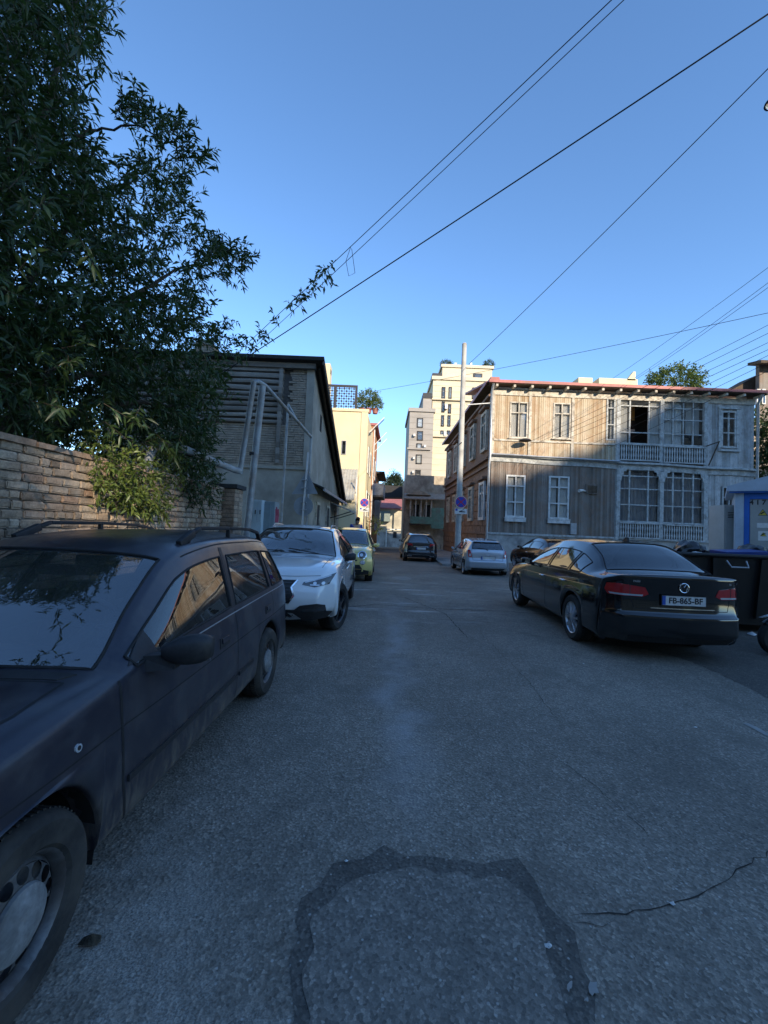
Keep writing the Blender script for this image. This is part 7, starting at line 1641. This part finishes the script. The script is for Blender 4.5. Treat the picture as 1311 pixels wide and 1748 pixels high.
MB().tube([(-.33, .34, 1.02), (-.12, .42, .98), (.12, .42, .98), (.33, .34, 1.02)], .016, 8).build('handlebar', M['chrome'], sc_, smooth=True); MB().lathe([(0, .09), (.06, .08), (.085, .03), (.08, -.02), (0, -.06)], 18, c=(0, .52, .88), axis='y').build('headlight', M['chrome'], sc_, smooth=True)
MB().lathe([(.265, -.07), (.29, 0), (.265, .07)], 16, c=(0, .62, .24), axis='x', a0=.25*pi, a1=.95*pi).build('mudguard', M['bag'], sc_, smooth=True); MB().prism([(.60, .60), (.86, .50), (.62, .55)], .05, 'x', -.025).build('mudguard_tip', M['chrome'], sc_)
for s_ in (-1, 1): MB().tube([(s_*.28, .36, 1.02), (s_*.33, .33, 1.16)], .007, 6).build('mirror_stem', M['chrome'], sc_); MB().lathe([(0, -.01), (.05, -.008), (.05, .008), (0, .01)], 14, c=(s_*.34, .33, 1.19), axis='y').build('mirror', M['bag'], sc_)
# street lamp at the right
q = P(1312, 172, 8.0); lp = thing('street_lamp', 'dark street lamp head on an arm above the transformer kiosk', 'street lamp', (9.3, 8.0, 0)); MB().tube([(0, 0, 0), (0, 0, q[2]-.2), (-.4, 0, q[2]+.15), (q[0]-9.3+.5, 0, q[2]+.12)], [.09, .06, .04, .035], 10).build('pole', M['zinc'], lp, smooth=True)
MB().lathe([(0, .08), (.10, .07), (.17, .0), (.18, -.03), (.0, -.05)], 18, c=(q[0]-9.3+.14, 0, q[2])).build('lamp_head', M['metal_dark'], lp, smooth=True); MB().lathe([(.15, -.035), (.10, -.10), (0, -.12)], 16, c=(q[0]-9.3+.14, 0, q[2])).build('lamp_glass', M['whitelens'], lp, smooth=True)
# ================================================================== PERSON beyond the yellow car
M['skin'] = plain('skin', (.42, .26, .18), .55); M['hair'] = rough_mat('dark_hair', (.02, .015, .012), .7, .3, 60); M['shirt'] = rough_mat('blue_shirt', (.03, .07, .36), .9, .2, 12); M['jeans'] = rough_mat('dark_trousers', (.03, .035, .05), .9); M['shoe'] = plain('shoe', (.02, .02, .02), .6)
def skin_fig(name, verts, edges, rad, mt, parent, root=0, sub=2):
    me = bpy.data.meshes.new(name); me.from_pydata([tuple(v_) for v_ in verts], edges, []); o = link(name, me, parent); sm_ = o.modifiers.new('skin', 'SKIN'); sk_ = me.skin_vertices[0].data
    for i, r in enumerate(rad): sk_[i].radius = r if isinstance(r, tuple) else (r, r)
    sk_[root].use_root = True; o.modifiers.new('sub', 'SUBSURF').levels = sub; bpy.context.view_layer.update()
    m2 = bpy.data.meshes.new_from_object(o.evaluated_get(bpy.context.evaluated_depsgraph_get())); o.modifiers.clear(); o.data = m2; m2.materials.clear(); m2.materials.append(mt); smooth_me(m2, 80); return o
pp = P(608, 900, 17.3); pe = thing('person', 'person in a blue top with dark hair looking down beyond the yellow car', 'person', (pp[0], 17.3, g(pp[0], 17.3)+.20), 0.5); pe.scale = (1.07, 1.07, 1.07)
J = [(0, 0, .95), (0, .0, 1.15), (0, .0, 1.38), (0, -.04, 1.48), (0, -.09, 1.54), (0, -.13, 1.62), (-.09, 0, .90), (-.10, -.02, .50), (-.10, .03, .08), (-.10, -.12, .04), (.09, 0, .90), (.10, -.03, .50), (.11, .03, .08), (.11, -.12, .04),
     (-.19, 0, 1.42), (-.24, .02, 1.16), (-.15, -.20, 1.06), (-.10, -.27, 1.10), (.19, 0, 1.42), (.24, .02, 1.16), (.15, -.20, 1.06), (.10, -.27, 1.10)]
E = [(0, 1), (1, 2), (2, 3), (3, 4), (4, 5), (0, 6), (6, 7), (7, 8), (8, 9), (0, 10), (10, 11), (11, 12), (12, 13), (2, 14), (14, 15), (15, 16), (16, 17), (2, 18), (18, 19), (19, 20), (20, 21)]
Rd = [(.15, .11), (.14, .10), (.16, .10), .055, .075, .085, .09, .06, .042, .035, .09, .06, .042, .035, .065, .047, .033, .022, .065, .047, .033, .022]
body_ = skin_fig('body', J, E, Rd, M['skin'], pe)
sh = [0, 1, 2, 14, 15, 18, 19]; ix = {k: i for i, k in enumerate(sh)}; skin_fig('shirt', [J[k] for k in sh], [(0, 1), (1, 2), (2, ix[14]), (ix[14], ix[15]), (2, ix[18]), (ix[18], ix[19])], [(.17, .13), (.16, .12), (.175, .12), .082, .066, .082, .066], M['shirt'], body_)
tr_ = [0, 6, 7, 8, 10, 11, 12]; ix = {k: i for i, k in enumerate(tr_)}; skin_fig('trousers', [J[k] for k in tr_], [(0, 1), (1, 2), (2, 3), (0, 4), (4, 5), (5, 6)], [(.165, .125), .105, .078, .07, .105, .078, .07], M['jeans'], body_)
hm = bmesh.new(); bmesh.ops.create_uvsphere(hm, u_segments=18, v_segments=12, radius=1)
for v_ in hm.verts: v_.co = Vector((v_.co.x*.090, v_.co.y*.105+.012, v_.co.z*.085+.03+(.02 if v_.co.y < 0 else -.045*max(0, v_.co.y)))); v_.co += Vector((0, -.125, 1.625))
bmesh.ops.delete(hm, geom=[v_ for v_ in hm.verts if v_.co.y < -.16 and v_.co.z < 1.67], context='VERTS'); me = bpy.data.meshes.new('hair'); hm.to_mesh(me); hm.free(); me.materials.append(M['hair']); smooth_me(me, 80); link('hair', me, body_)
for s_ in (-1, 1):
    MB().lathe([(0, .012), (.011, .006), (.012, -.006), (0, -.01)], 10, c=(s_*.032, -.208, 1.615), axis='y').build('eye', M['ink'], body_); MB().lathe([(0, .012), (.022, .006), (.022, -.006), (0, -.01)], 12, c=(s_*.088, -.12, 1.60), axis='x').build('ear', M['skin'], body_, smooth=True)
MB().prism([(-.014, 1.575), (.014, 1.575), (.005, 1.615), (-.005, 1.615)], .03, 'y', -.238).build('nose', M['skin'], body_); MB().box(-.022, .022, -.216, -.205, 1.546, 1.553).build('mouth', M['graf'], body_)
for x in (-.10, .11): rbox('shoe', x-.045, x+.045, -.20, .08, 0, .075, M['shoe'], body_, .02)
ph_ = rbox('phone', -.035, .035, -.005, .005, -.07, .07, M['metal_dark'], None, .004); ph_.location = (pp[0]-.02*0+.13, 17.3-.27, pe.location.z+1.22); ph_.rotation_euler = (-.9, 0, .5); tag(ph_, 'dark phone held by the person in the blue top', 'phone')
